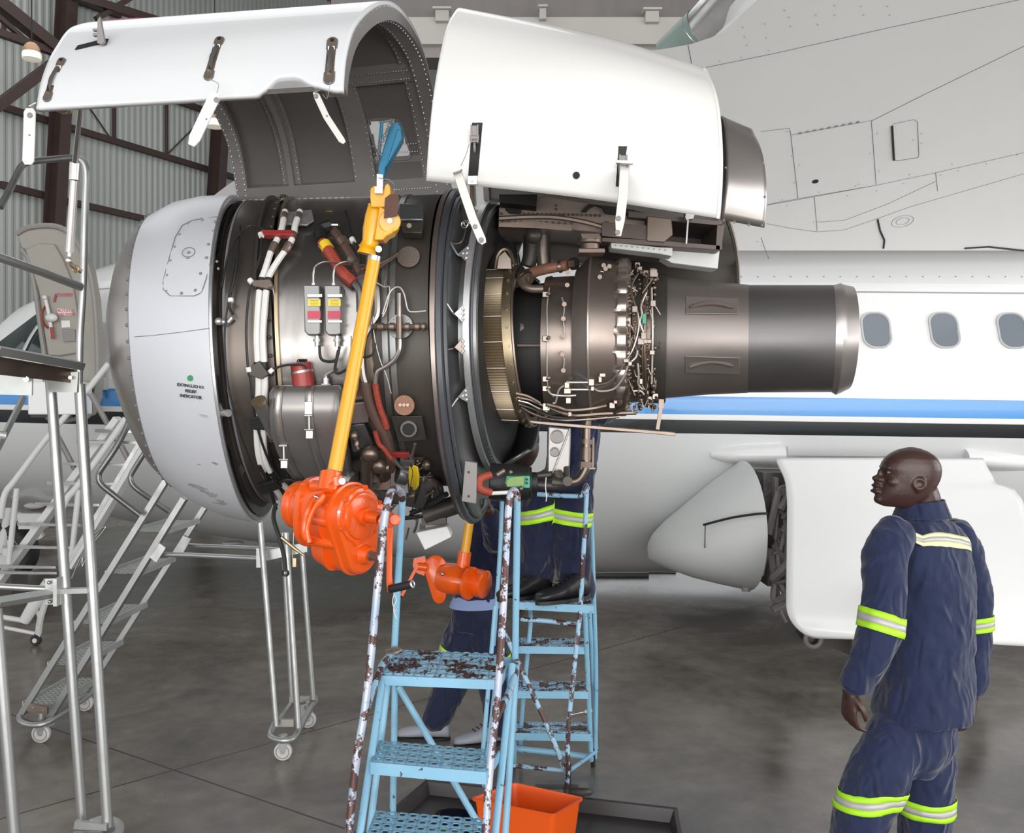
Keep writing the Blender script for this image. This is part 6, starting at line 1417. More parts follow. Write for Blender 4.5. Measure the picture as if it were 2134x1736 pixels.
for p in ((1185, 1590, 4.20), (1070, 1590, 4.72), (1236, 1575, 4.74)):
    q = P(*p); MB().cyl(V(q.x, q.y, .0), V(q.x, q.y, max(.1, q.z)), .012).build('ladder_foot', 'black_rubber', t)

# ================================================================ galvanised maintenance stand with casters
t = thing('maintenance_stand', 'galvanised wheeled maintenance stand whose stair climbs behind the engine inlet', 'access stand', V(-2.2, 5.3, 0))
def tg(nm, pts, r=.014, mt='galvanised', n=12, sm=True, par=None): return MB().tube([P(*p) for p in pts], r, n, sm, 4).build(nm, mt, par or t)
def flat(nm, a, b, w_=.05, h=.025, mt='galvanised', par=None): return MB().beam(P(*a), P(*b), h, w_, up=(0, 1, 0)).build(nm, mt, par or t)
flat('stringer', (48, 1484, 5.12), (348, 1000, 5.05), .045, .03); flat('stringer', (106, 1494, 5.12), (385, 1038, 5.05), .055, .03)
flat('stringer', (205, 1405, 5.62), (432, 1050, 5.62), .045, .03)
for (x0_, y0_, x1_, y1_) in ((118, 1468, 190, 1412), (170, 1385, 245, 1333), (225, 1300, 294, 1251), (290, 1195, 348, 1172), (345, 1108, 398, 1090)):
    fl = P(x0_, y0_, 5.12); fr = P(x1_, y1_, 5.12); z = fl.z; bl = onz(x0_-57, y0_-12, z) if z < H-.1 else fl+V(-.2, .1, 0)
    # tread: runs from the near stringer to the far one
    A = V(fl.x, 5.12, z); B = V(fl.x+.02, 5.62, z); U = V(-.19, 0, 0)
    pf = perf(A+U, -U, B-A, 6, 14, .010, 'tread', 'galvanised', t, .003)
    MB().beam(A, B, .006, .035).beam(A+U, B+U, .006, .03).build('tread_edge', 'galv_pale', pf)
tg('base_ring', [(40, 1492, 5.15), (42, 1502, 5.08), (58, 1510, 5.03), (85, 1510, 5.02), (112, 1498, 5.08), (150, 1474, 5.3), (190, 1445, 5.6), (197, 1435, 5.7)], .016); tg('base_ring', [(42, 1490, 5.15), (60, 1478, 5.3), (75, 1465, 5.5)], .014)
MB().prism([P(x, y, 5.0) for x, y in ((62, 1468), (98, 1474), (98, 1490), (55, 1482))], (0, .02, 0)).build('base_plate', 'core_tan', t); MB().ell(P(68, 1475, 5.0), (.006,)*3).ell(P(90, 1480, 5.0), (.006,)*3).build('plate_bolt', 'strap_metal', t)
caster(G(86, 1547), t, .05); caster(G(177, 1481), t, .05); mb = MB()
for px, py, dd in ((86, 1547, 0), (177, 1481, 0)):
    p = G(px, py); mb.cyl(V(p.x, p.y, .12), V(p.x, p.y, .17), .016)
mb.build('caster_stem', 'galvanised', t)
tg('grab_rail', [(270, 872, 5.0), (262, 895, 4.98), (240, 935, 4.95), (213, 975, 4.93), (206, 990, 4.93), (210, 1008, 4.93), (235, 1030, 4.95), (292, 1074, 5.0)], .016, 'dark_tube'); tg('grab_rail', [(312, 925, 5.5), (300, 945, 5.5), (278, 980, 5.5), (272, 995, 5.5), (278, 1012, 5.5), (300, 1030, 5.52), (352, 1066, 5.6)], .016, 'dark_tube')
tg('tie_rail', [(395, 1137, 5.65), (540, 1143, 5.5), (640, 1150, 5.4)], .014, sm=False); tg('tie_rail', [(322, 1155, 5.1), (400, 1157, 5.08), (545, 1164, 5.0)], .014, sm=False)
MB().prism([P(x, y, 5.58) for x, y in ((381, 1116), (398, 1123), (380, 1155), (366, 1148))], (0, .01, 0)).prism([P(x, y, 5.04) for x, y in ((332, 1132), (345, 1142), (326, 1172), (312, 1162))], (0, .01, 0)).prism([P(x, y, 4.98) for x, y in ((534, 1143), (546, 1143), (546, 1183), (534, 1183))], (0, .02, 0)).prism([P(x, y, 5.0) for x, y in ((545, 1150), (640, 1130), (640, 1150), (548, 1170))], (0, .02, 0)).build('joint_plate', 'galvanised', t)
for a, b in (((541, 1075, 4.95), (576, 1512, 4.88)), ((590, 1110, 5.35), (608, 1450, 5.35)), ((596, 1110, 4.95), (622, 1516, 4.88)), ((628, 1130, 5.35), (653, 1458, 5.35))): tg('leg', [a, b], .0165, 'galvanised', 14, False)
tg('base_ring', [(571, 1508, 5.0), (563, 1528, 4.87), (568, 1538, 4.83), (590, 1543, 4.8), (612, 1538, 4.83), (626, 1515, 4.95), (645, 1480, 5.2), (657, 1462, 5.38), (655, 1452, 5.42)], .0165); tg('base_ring', [(566, 1528, 4.87), (585, 1495, 5.1), (606, 1466, 5.38)], .013)
MB().prism([P(x, y, 4.9) for x, y in ((575, 1500), (612, 1500), (612, 1515), (575, 1515))], (0, .02, 0)).prism([P(x, y, 5.36) for x, y in ((603, 1452), (652, 1452), (650, 1462), (603, 1466))], (0, .02, 0)).build('base_plate', 'strap_metal', t)
caster(G(590, 1584), t, .047, lock=False); caster(G(642, 1516), t, .047, lock=False); mb = MB()
for px, py in ((590, 1584), (642, 1516)):
    p = G(px, py); mb.cyl(V(p.x, p.y, .11), V(p.x, p.y, P(px, 1538 if px < 600 else 1462, p.y).z), .014)
mb.build('caster_stem', 'galvanised', t)
MB().prism([P(x, y, 5.3) for x, y in ((620, 1472), (640, 1468), (636, 1500), (624, 1500))], (0, .01, 0)).build('corner_gusset', 'galvanised', t)

# near work platform at the left edge
t = thing('work_platform', 'tubular work platform with bolted bracket plates and railings in front of the open cabin door', 'work platform', V(-1.75, 3.7, 0))
A, B = P(105, 790, 3.72), P(172, 1712, 3.72); tg('leg', [(105, 790, 3.72), (172, 1712, 3.72)], .0205, n=18, sm=False)
tg('leg', [(166, 800, 3.70), (172, 900, 3.70), (196, 1280, 3.70), (225, 1722, 3.68)], .0215, n=18, sm=False)
tg('handrail', [(0, 432, 3.4), (20, 395, 3.45), (38, 358, 3.5), (50, 342, 3.52), (70, 336, 3.55), (120, 331, 3.65), (155, 328, 3.7)], .013, 'dark_tube'); 
tg('handrail', [(150, 328, 3.7), (170, 335, 3.7), (178, 350, 3.7), (180, 375, 3.7), (177, 450, 3.7), (173, 600, 3.7), (167, 700, 3.7), (165, 800, 3.7)], .0145, 'galvanised', 16)
tg('mid_rail', [(-10, 533, 3.3), (85, 566, 3.5), (168, 598, 3.68)], .0165, 'galvanised', 16, False); 
flat('deck_edge', (-10, 729, 3.3), (168, 762, 3.68), .045, .03)
MB().prism([P(-10, 742, 3.35), P(166, 772, 3.7), P(166, 800, 3.7), P(-10, 780, 3.35)], (0, .02, 0)).prism([P(-10, 745, 3.38), P(150, 770, 3.68), P(140, 770, 4.2), P(-10, 760, 4.2)], (0, 0, -.02)).build('deck', 'pipe_brown', t)
bp_ = MB().prism([P(x, y, 3.5) for x, y in ((-10, 780), (67, 782), (66, 824), (-10, 822))], (0, .01, 0)).prism([P(x, y, 3.66) for x, y in ((100, 777), (163, 775), (160, 818), (101, 817))], (0, .01, 0)).build('bracket_plate', 'galv_pale', t)
MB().cyl(P(54, 790, 3.49), P(54, 790, 3.47), .010).cyl(P(112, 787, 3.65), P(112, 787, 3.63), .010).cyl(P(146, 787, 3.65), P(146, 787, 3.64), .007).build('plate_bolt', 'chrome', bp_)
flat('diagonal_brace', (50, 826, 3.52), (-10, 945, 3.4), .03, .01); tg('stub_rail', [(-10, 905, 3.4), (12, 908, 3.42)], .016, 'galv_pale', sm=False)
tg('leg', [(-8, 1270, 3.45), (30, 1736, 3.45), (36, 1800, 3.45)], .0215, n=18, sm=False)
tg('low_rail', [(-10, 1222, 3.9), (110, 1228, 3.95)], .014, sm=False)
flat('low_bar', (-10, 1256, 3.4), (112, 1236, 3.70), .045, .02, 'galvanised'); flat('low_bar', (112, 1232, 3.70), (186, 1230, 3.68), .03, .02, 'galv_pale')
lp = MB().prism([P(x, y, 3.68) for x, y in ((94, 1207), (125, 1205), (127, 1260), (95, 1260))], (0, .01, 0)).box(P(122, 1232, 3.68), (.015, .06, .11)).build('clamp_plate', 'galv_pale', t); MB().ell(P(102, 1214, 3.67), (.008,)*3).ell(P(104, 1254, 3.67), (.008,)*3).build('plate_bolt', 'strap_metal', lp)
tg('base_ring', [(190, 1716, 3.9), (215, 1708, 3.95), (243, 1714, 3.9), (250, 1728, 3.8), (240, 1742, 3.7), (220, 1750, 3.62), (165, 1752, 3.6)], .018, 'galv_pale')
MB().prism([P(x, y, 3.64) for x, y in ((155, 1712), (222, 1719), (222, 1732), (153, 1728))], (0, .02, 0)).box(P(190, 1742, 3.64), (.15, .04, .02)).build('base_plate', 'galvanised', t)
MB().cyl(V(P(190, 1750, 3.64).x, 3.64, 0), V(P(190, 1750, 3.64).x, 3.64, .12), .03).cyl(V(P(36, 1800, 3.45).x, 3.45, 0), P(36, 1795, 3.45), .03).build('platform_foot', 'black_rubber', t)

# boarding stair beyond
t = thing('boarding_stairs', 'white-railed boarding stairs sloping up to the open cabin door', 'stairs', V(-4.6, 7.4, 0))
flat('stringer', (248, 872, 7.3), (-20, 1236, 7.3), .12, .05, 'wheel_white'); flat('stringer', (300, 932, 6.9), (150, 1180, 6.9), .12, .05, 'wheel_white'); flat('stringer', (290, 925, 6.85), (128, 1200, 6.85), .03, .03, 'galvanised')
for i, (xa, xb, y) in enumerate(((250, 288, 897), (212, 288, 920), (180, 265, 966), (150, 240, 1006), (125, 207, 1050), (88, 172, 1092), (58, 150, 1139), (25, 116, 1180), (30, 118, 1192))):
    MB().loft([[P(xa, y-3, 7.25), P(xb, y, 6.95), P(xb, y+5, 6.95), P(xa, y+4, 7.25)], [P(xa, y-3, 7.25)+V(-.2, 0, 0), P(xb, y, 6.95)+V(-.18, 0, 0), P(xb, y+5, 6.95)+V(-.18, 0, 0), P(xa, y+4, 7.25)+V(-.2, 0, 0)]]).build('tread', 'frame_alloy', t)
tg('handrail', [(226, 758, 7.3), (160, 840, 7.25), (100, 910, 7.2), (32, 1000, 7.15), (14, 1022, 7.12), (6, 1045, 7.1), (2, 1080, 7.1)], .024, 'wheel_white'); tg('handrail', [(262, 872, 6.9), (215, 940, 6.88), (160, 1015, 6.86), (142, 1035, 6.85), (130, 1060, 6.85), (122, 1095, 6.85)], .024, 'wheel_white')
for a, b, mt in (((35, 1018, 7.15), (18, 1175, 7.15), 'wheel_white'), ((164, 1020, 6.88), (148, 1175, 6.88), 'wheel_white'), ((118, 905, 7.25), (156, 978, 7.3), 'rib_grey'), ((188, 820, 7.25), (225, 885, 7.3), 'rib_grey'), ((240, 905, 6.9), (274, 970, 6.9), 'rib_grey')): tg('rail_post', [a, b], .022, mt, sm=False)
tg('drop_handle', [(178, 1140, 6.85), (200, 1110, 6.85), (218, 1098, 6.85), (216, 1106, 6.85), (190, 1140, 6.85), (172, 1180, 6.85), (170, 1160, 6.85), (150, 1205, 6.85)], .006, 'bare_steel')
MB().tube([P(105, 1215, 7.0), P(75, 1255, 7.0), P(50, 1295, 7.0)], [.06, .05, .04], 10).tube([P(96, 1250, 7.0), P(84, 1290, 7.05), P(80, 1320, 7.1)], .025, 8).tube([P(75, 1262, 7.0), P(84, 1300, 7.05)], .012, 6).cyl(P(-15, 1283, 7.0), P(48, 1293, 7.0), .02).cyl(P(-15, 1303, 7.0), P(72, 1320, 7.1), .015).build('wheel_strut', 'wheel_white', t)
q = G(75, 1345); MB().rev(V(q.x, q.y-.02, .042), (0, 1, 0), [(0, .01), (0, .036), (.01, .042), (.03, .042), (.04, .036), (.04, .01)], 24).build('trailing_wheel', 'tyre', t)
MB().cyl(V(q.x, q.y-.025, .042), V(q.x, q.y+.025, .042), .018).cyl(V(q.x+.02, q.y, .042), P(82, 1315, q.y), .012).build('wheel_hub', 'wheel_white', t)
q = G(10, 1240); MB().box(V(q.x, q.y, .1), (.3, .3, .2)).build('stair_foot', 'duct_dark', t)

# ================================================================ floor items
def G2(x, y, z): d = (H-z)*F/(y-HY); return P(x, y, d)
t = MB(); zt = .07
o4 = [G2(890, 1626, zt), G2(1232, 1664, zt), G2(1408, 1684, zt), G2(1428, 1800, zt), G2(1440, 1980, zt), G2(560, 1980, zt), G2(700, 1790, zt), G2(800, 1702, zt)]
fl4 = [V(p.x*.985+.0, p.y-.012, .004) for p in o4]; cen = sum(o4, V(0, 0, 0))/len(o4)
fl4 = [V(lerp(p.x, cen.x, .03), lerp(p.y, cen.y, .03), .003) for p in o4]
lipo = [V(lerp(p.x, cen.x, -.012), lerp(p.y, cen.y, -.012), zt) for p in o4]
inn = [V(lerp(p.x, cen.x, .012), lerp(p.y, cen.y, .012), zt-.004) for p in o4]; innf = [V(lerp(p.x, cen.x, .04), lerp(p.y, cen.y, .04), .010) for p in o4]
TR = tag(MB().loft([fl4, lipo, inn, innf]).build('drip_tray', 'tray_black', None, smooth=0), 'wide shallow black drip tray on the floor under the orange bucket', 'tray')
pts = [(905, 1700), (912, 1690), (935, 1685), (960, 1686), (990, 1690), (1010, 1710), (1012, 1780), (905, 1800), (895, 1740)]
tag(MB().prism([G2(x, y, .013) for x, y in pts], (0, 0, .0015)).build('oil_puddle', 'oil', None), 'dark glossy puddle of oil lying inside the black drip tray', 'puddle')
bz = .30
rim_ = [G2(984, 1663, bz), G2(1072, 1631, bz), G2(1214, 1662, bz), G2(1154, 1697, bz)]
c = sum(rim_, V(0, 0, 0))/4
def rr4(pts, k, z, dr=.02, n=5):
    out_ = []; q = [V(lerp(c.x, p.x, k), lerp(c.y, p.y, k), z) for p in pts]
    for i in range(4):
        a, b, d_ = q[i-1], q[i], q[(i+1) % 4]; u = (a-b).normalized()*dr; w_ = (d_-b).normalized()*dr
        for j in range(n+1):
            s = j/n; out_.append((b+u)*(1-s)**2+b*2*s*(1-s)+(b+w_)*s*s)
    return out_
zb_ = .014
bk = MB().loft([rr4(rim_, .80, zb_), rr4(rim_, .985, bz-.004), rr4(rim_, 1.03, bz-.01), rr4(rim_, 1.04, bz), rr4(rim_, .985, bz), rr4(rim_, .965, bz-.006), rr4(rim_, .79, zb_+.006)]).build('bucket', 'orange_plastic', None, smooth=50)
tag(bk, 'square orange plastic bucket standing in the black drip tray', 'bucket')
def rim_at(i, k=1.0, z=bz): p = rim_[i]; return V(lerp(c.x, p.x, k), lerp(c.y, p.y, k), z)
q = G(1210, 1490); sd = thing('screwdriver', 'white-handled screwdriver lying on the concrete behind the farther ladder', 'tool', V(q.x, q.y, .01))
a, b, c2 = G(1190, 1494)+V(0, 0, .012), G(1218, 1488)+V(0, 0, .012), G(1232, 1485)+V(0, 0, .012)
MB().cyl(a, b, .004, n=8).build('shank', 'bare_steel', sd); MB().rev(b, c2-b, [(0, .006), (.01, .011), ((c2-b).length, .012)], 12).build('handle', 'label_white', sd)
bd = thing('scrap_board', 'dark flat boards lying on the floor under the belly of the airliner', 'board', G(1300, 1192))
MB().box(G(1290, 1196)+V(0, .2, .02), (.62, .7, .04)).box(G(1375, 1190)+V(0, .1, .02), (.35, .3, .03)).build('board_stack', 'floor_black', bd)
MB().box(G(1262, 1190)+V(0, 0, .05), (.3, .16, .02)).build('pale_scrap', 'beige_panel', bd)
q = G(12, 1690); q = q+V(-.27, 0, 0); bc = MB().torus(q+V(-.12, .2, .22), (0, 0, 1), .12, .012).torus(q+V(-.12, .2, .10), (0, 0, 1), .11, .012).rev(q+V(-.12, .2, 0), (0, 0, 1), [(0, .10), (.22, .12)], 28, False).build('paint_can', 'blue_can', None); tag(bc, 'dark blue paint can on the floor behind the leg of the work platform', 'can')
# ================================================================ people
def ellring(c, ax, ay, a, b, n=28, sup=1.0):
    return [Vector(c)+ax*(a*abs(math.cos(2*PI*k/n))**sup*(1 if math.cos(2*PI*k/n) >= 0 else -1))+ay*(b*abs(math.sin(2*PI*k/n))**sup*(1 if math.sin(2*PI*k/n) >= 0 else -1)) for k in range(n)]
def remesh(o, vox, smooth=2, disp=0.0, dscale=.12):
    r = o.modifiers.new('remesh', 'REMESH'); r.mode = 'VOXEL'; r.voxel_size = vox; r.use_smooth_shade = True
    if smooth:
        s = o.modifiers.new('smooth', 'SMOOTH'); s.factor = .6; s.iterations = smooth
    if disp:
        tx = bpy.data.textures.new('folds', 'CLOUDS'); tx.noise_scale = dscale; tx.noise_depth = 2; tx.cloud_type = 'GRAYSCALE'
        d = o.modifiers.new('folds', 'DISPLACE'); d.texture = tx; d.strength = disp; d.mid_level = .5; d.texture_coords = 'LOCAL'
    return o
def hand(mb, wrist, fwd, palm, side, sc_=1.0, curl=.5, spread=.0):
    fwd = Vector(fwd).normalized(); palm = (Vector(palm)-fwd*Vector(palm).dot(fwd)).normalized(); lat = fwd.cross(palm).normalized()*side   # lat points to the thumb side
    w = Vector(wrist); L = lambda a, b, c: w+(fwd*a+lat*b+palm*c)*sc_
    mb.loft([ellring(L(a, b, c), lat, palm, ra*sc_, rb*sc_, 14) for a, b, c, ra, rb in ((-.03, 0, 0, .026, .020), (.0, 0, 0, .027, .019), (.03, .0, 0, .036, .017), (.06, 0, 0, .041, .015), (.085, -.002, 0, .040, .013), (.095, -.002, 0, .034, .010))])
    for i, (b, ln) in enumerate(((.030, .072), (.010, .080), (-.011, .074), (-.031, .058))):
        base = L(.075, b, 0); ang = curl*.4; p = [base]; d_ = fwd
        for s, k in ((.46, .9), (.30, 1.2), (.24, .9)):
            ang2 = curl*(k if s == .46 else k*1.0)
            ax_ = lat; d_ = (Matrix.Rotation(-ang2*side if False else ang2, 3, fwd.cross(palm)) @ d_)
            p.append(p[-1]+d_*ln*s*sc_*1.05)
        mb.tube(p, [.0092*sc_, .0088*sc_, .0080*sc_, .0066*sc_], 10, True, 4); mb.ell(p[-1], (.0066*sc_,)*3, n=8, m=6); mb.ell(p[1], (.0095*sc_,)*3, n=8, m=6)
    p = [L(.012, .022, .004), L(.035, .045, .012), L(.062, .054, .022), L(.082, .050, .030)]
    mb.tube(p, [.014*sc_, .0115*sc_, .0095*sc_, .0075*sc_], 10); mb.ell(p[-1], (.0078*sc_,)*3, n=8, m=6)
HEADP = [(.0, .092, -.010, .030), (.006, .108, -.0, .040), (.020, .116, .030, .050), (.035, .114, .055, .058), (.05, .111, .072, .064), (.07, .108, .086, .068), (.09, .103, .100, .071), (.11, .100, .108, .074), (.125, .100, .111, .0755), (.145, .108, .112, .0765), (.165, .102, .108, .076), (.185, .088, .097, .071), (.20, .070, .082, .061), (.213, .048, .060, .045), (.222, .022, .034, .024), (.226, .004, .012, .006)]
def head(mb, C, fdir, tilt=0.0, k=1.0):
    """C: point under the middle of the head at chin level; fdir: where the face looks"""
    f = Vector(fdir).normalized(); up = Vector((0, 0, 1)); f = (f-up*f.dot(up)).normalized(); l = up.cross(f)
    R = Matrix.Rotation(tilt, 3, l); f2 = R @ f; u2 = R @ up
    L = lambda a, b, z: Vector(C)+(f2*a+l*b+u2*z)*k
    rings = []
    for z, fr, bk, hw in HEADP:
        ring_ = []
        for j in range(32):
            a = 2*PI*j/32; cs, sn = math.cos(a), math.sin(a); ex = fr if cs > 0 else bk
            ring_.append(L((fr-bk)*0+ex*abs(cs)**.85*(1 if cs > 0 else -1)-.0, hw*abs(sn)**.9*(1 if sn > 0 else -1), z))
        rings.append(ring_)
    mb.loft(rings)
    E3 = Matrix((f2, l, u2)).transposed()
    mb.ell(L(.116, 0, .103), (.021*k, .017*k, .0125*k), E3, 14, 10); mb.ell(L(.106, 0, .118), (.013*k, .010*k, .024*k), E3, 14, 10)        # nose
    for s in (-1, 1):
        mb.ell(L(.108, .015*s, .099), (.013*k, .010*k, .0095*k), E3, 12, 8)
        mb.ell(L(.090, .032*s, .146), (.013*k, .022*k, .007*k), E3, 12, 8)                       # brow
        mb.ell(L(.066, .040*s, .095), (.028*k, .022*k, .022*k), E3, 12, 8)                       # cheek
        mb.torus(L(-.012, .078*s, .094), E3 @ Vector((.25, s*1.0, 0)), .019*k, .0065*k, 20, 8); mb.ell(L(-.010, .074*s, .070), (.010*k, .006*k, .010*k), E3, 10, 8); mb.ell(L(-.018, .075*s, .094), (.016*k, .004*k, .024*k), E3, 12, 8)
    mb.ell(L(.117, 0, .077), (.017*k, .027*k, .010*k), E3, 14, 8); mb.ell(L(.118, 0, .055), (.019*k, .025*k, .0105*k), E3, 14, 8); mb.ell(L(.108, 0, .026), (.019*k, .025*k, .019*k), E3, 14, 8)
    return L
def limb(mb, pts, rad, n=18, caps=True):
    mb.tube(pts, rad, n, True, 6)
    if caps: mb.ell(pts[0], (rad[0],)*3, n=14, m=10); mb.ell(pts[-1], (rad[-1],)*3, n=14, m=10)
def shoe(t, ankle, toe_dir, mt='shoe_black', z0=0.0):
    f = Vector(toe_dir).normalized(); l = V(0, 0, 1).cross(f); a = Vector(ankle); b = V(a.x, a.y, z0)
    rings = []
    for s, w_, h in ((-.085, .020, .05), (-.08, .034, .075), (-.05, .040, .11), (.0, .042, .115), (.05, .043, .085), (.10, .048, .062), (.15, .050, .052), (.19, .042, .042), (.21, .022, .03)):
        c_ = b+f*s; rings.append([c_+l*w_*math.cos(2*PI*k/20)+V(0, 0, (h/2+h/2*math.sin(2*PI*k/20)*.98)+.016) for k in range(20)])
    o = MB().loft(rings).build('shoe', mt, t, smooth=80)
    so = []
    for z in (0, .018):
        so.append([b+f*(.062+.152*math.cos(2*PI*k/28))+l*(.046*math.sin(2*PI*k/28)*(1+.12*math.cos(2*PI*k/28)))+V(0, 0, z) for k in range(28)])
    MB().loft(so).build('sole', 'black_rubber', o, smooth=40)
    mb = MB()
    for k in range(4): mb.cyl(b+f*(.03+.022*k)+l*.022+V(0, 0, .122-.012*k), b+f*(.04+.022*k)-l*.022+V(0, 0, .122-.012*k), .003, n=6)
    mb.build('shoelaces', 'black_and_hole_shade', o); return o
def band(name, t, a, b, ra, rb, h, target, c1='lime', ux=None, ell_=1.0, tiltv=None):
    """reflective tape round a limb at point a with axis a->b"""
    ax = (Vector(b)-Vector(a)).normalized(); u = Vector(ux).normalized() if ux is not None else ax.orthogonal().normalized(); u = (u-ax*u.dot(ax)).normalized(); w_ = ax.cross(u)
    mb = MB(); g = []
    for s in (-.5, -.17, .17, .5): g.append([Vector(a)+ax*h*s+u*ra*math.cos(2*PI*k/64)+w_*rb*math.sin(2*PI*k/64) for k in range(64)])
    for i, sl in enumerate((0, 1, 0)): mb.slot(sl); mb.loft([g[i], g[i].copy() if False else [p.lerp(q, .5) for p, q in zip(g[i], g[i+1])], g[i+1]], True, False)
    o = mb.build(name, [c1, 'silver_tape'], t, recalc=False)
    if target is not None:
        s = o.modifiers.new('wrap', 'SHRINKWRAP'); s.target = target; s.wrap_method = 'NEAREST_SURFACEPOINT'; s.wrap_mode = 'ABOVE_SURFACE'; s.offset = .004
    so = o.modifiers.new('t', 'SOLIDIFY'); so.thickness = .002; so.offset = 1
    return o

# ---- the man on the right
D0 = 3.42
man = thing('person', 'bald man in navy overall with reflective tape standing before the big white gear door', 'person', V(P(1890, 900, D0).x, D0, 0))
p = lambda x, y, d=D0: P(x, y, d)
SV = V(.70, .71, 0).normalized(); FW = V(-.71, .70, 0).normalized()      # shoulder axis (left to right shoulder) and facing
body = MB(); HC = p(1893, 1057, 3.42)
L = head(body, HC, (-.985, .10, 0), tilt=-.04, k=1.0)
body.tube([p(1908, 1012, 3.43), p(1916, 1035, 3.44), p(1921, 1060, 3.45), p(1930, 1100, 3.46)], [.066, .072, .074, .082], 20)
body.loft([ellring(p(x, y, d), SV, FW, a, b, 28) for x, y, d, a, b in ((1930, 1090, 3.45, .10, .07), (1935, 1110, 3.45, .16, .09), (1940, 1180, 3.45, .15, .11), (1938, 1300, 3.44, .145, .11), (1925, 1420, 3.43, .15, .12), (1915, 1490, 3.43, .15, .12), (1912, 1520, 3.43, .12, .10))])
W1 = p(1776, 1418, 3.13)
limb(body, [p(1850, 1130, 3.26), p(1838, 1210, 3.2), p(1826, 1300, 3.16), p(1800, 1375, 3.14), W1], [.06, .052, .045, .038, .028]); limb(body, [W1, p(1772, 1440, 3.13)], [.028, .027])
hand(body, p(1771, 1442, 3.13), (-.02, .04, -1), (.95, .25, 0), 1, 1.0, .42)
W2 = p(2030, 1440, 3.55); limb(body, [p(2005, 1130, 3.60), p(2030, 1220, 3.62), p(2038, 1300, 3.6), p(2033, 1370, 3.58), W2], [.06, .052, .045, .038, .028]); hand(body, p(2028, 1455, 3.56), (-.1, .1, -1), (-.8, .3, 0), -1, 1.0, .4)
K1, K2 = p(1803, 1665, 3.34), p(1930, 1680, 3.52); A1_, A2_ = V(p(1778, 1850, 3.36).x, 3.36, .10), V(p(1925, 1850, 3.55).x, 3.55, .10)
limb(body, [p(1880, 1500, 3.38), K1, A1_], [.085, .06, .04]); limb(body, [p(1935, 1500, 3.48), K2, A2_], [.085, .06, .04])
bo = remesh(body.build('body', 'skin', man), .0045, 3)
for a, b, nm in ((.094, .034, 'eye'), (.094, -.034, 'eye')): MB().ell(L(a-.010, b, .130), (.012, .013, .007)).build(nm, 'eye_white', man).parent = man
mb = MB()
for s in (-1, 1): mb.ell(L(.094, .034*s, .130), (.004, .006, .005))
mb.build('pupil', 'black_and_hole_shade', man)
MB().ell(L(.120, 0, .0765), (.0158, .024, .0078)).ell(L(.1225, 0, .0555), (.0165, .0225, .0085)).build('lips', 'lip_skin', man)
# jacket
jk = MB()
TR_ = [(1908, 1078, 3.44, .085, .078), (1925, 1088, 3.445, .125, .088), (1936, 1104, 3.45, .175, .10), (1940, 1125, 3.45, .200, .118), (1942, 1170, 3.45, .200, .135), (1945, 1230, 3.45, .198, .142), (1943, 1300, 3.44, .195, .145), (1938, 1370, 3.44, .192, .148), (1928, 1430, 3.435, .198, .165), (1922, 1470, 3.43, .205, .175), (1920, 1487, 3.43, .208, .178)]
jk.loft([ellring(p(x, y, d), SV, FW, a, b, 40) for x, y, d, a, b in TR_])
limb(jk, [p(1862, 1118, 3.27), p(1847, 1160, 3.22), p(1842, 1230, 3.18), p(1838, 1300, 3.14), p(1822, 1350, 3.12), p(1803, 1392, 3.12), p(1786, 1420, 3.125)], [.074, .079, .076, .073, .069, .060, .052], 24)
limb(jk, [p(1996, 1118, 3.60), p(2013, 1165, 3.62), p(2030, 1230, 3.62), p(2034, 1300, 3.60), p(2032, 1350, 3.58), p(2027, 1430, 3.56)], [.070, .070, .066, .062, .058, .050], 24)
jo = remesh(jk.build('jacket', 'navy', man), .0075, 5, .022, .085)
cl = MB(); g = []
for y, dx, a, b, e in ((1046, 1919, .078, .078, 0), (1060, 1919, .080, .080, 0), (1078, 1922, .085, .086, 0), (1079, 1922, .092, .094, 0), (1060, 1920, .088, .09, 0), (1045, 1919, .082, .083, 0)):
    g.append(ellring(p(dx, y, 3.44)+V(0, 0, 0), SV, FW, a, b, 36))
for r_i in g:
    for k_, q in enumerate(r_i): q.z += .02*((q-V(p(1919, 1060).x, 3.44, 0)).dot(V(.9, -.4, 0)))/.09*.5
cl.loft(g+[g[0]], True, False); co = cl.build('collar', 'navy', man)
fold = MB().loft([ellring(p(1921, y, 3.44), SV, FW, a, a, 36) for y, a in ((1050, .086), (1062, .094), (1076, .104), (1078, .098), (1062, .088))], True, False).build('collar_fold', 'navy', co)
cf = MB().tube([p(1793, 1402, 3.12), p(1789, 1414, 3.12), p(1782, 1430, 3.125)], [.056, .057, .056], 28, False).build('cuff', 'navy', man)
# back tape, folded over the shoulder blades
rows = []
for k in range(15):
    u = k/14; x = lerp(1916, 2020, u); y = lerp(1108, 1124, u)+3*math.sin(PI*u)*-1
    th = lerp(-.95, .75, u); base = p(1942, 1130, 3.45)
    q = P(x, y, 3.27+.14*u); q2 = P(x+lerp(5, 3, u), y+29-3*u, 3.25+.14*u); rows.append([q, q.lerp(q2, .33), q.lerp(q2, .66), q2])
mb = MB(); 
for i in range(3):
    mb.slot(0 if i != 1 else 1); mb.loft([[r[i], r[i+1]] for r in rows], False, False)
o = mb.build('reflective_tape', ['lime_pale', 'silver_tape'], man, recalc=False); s = o.modifiers.new('wrap', 'SHRINKWRAP'); s.target = jo; s.wrap_method = 'NEAREST_SURFACEPOINT'; s.wrap_mode = 'ABOVE_SURFACE'; s.offset = .004; so = o.modifiers.new('t', 'SOLIDIFY'); so.thickness = .002; so.offset = 1
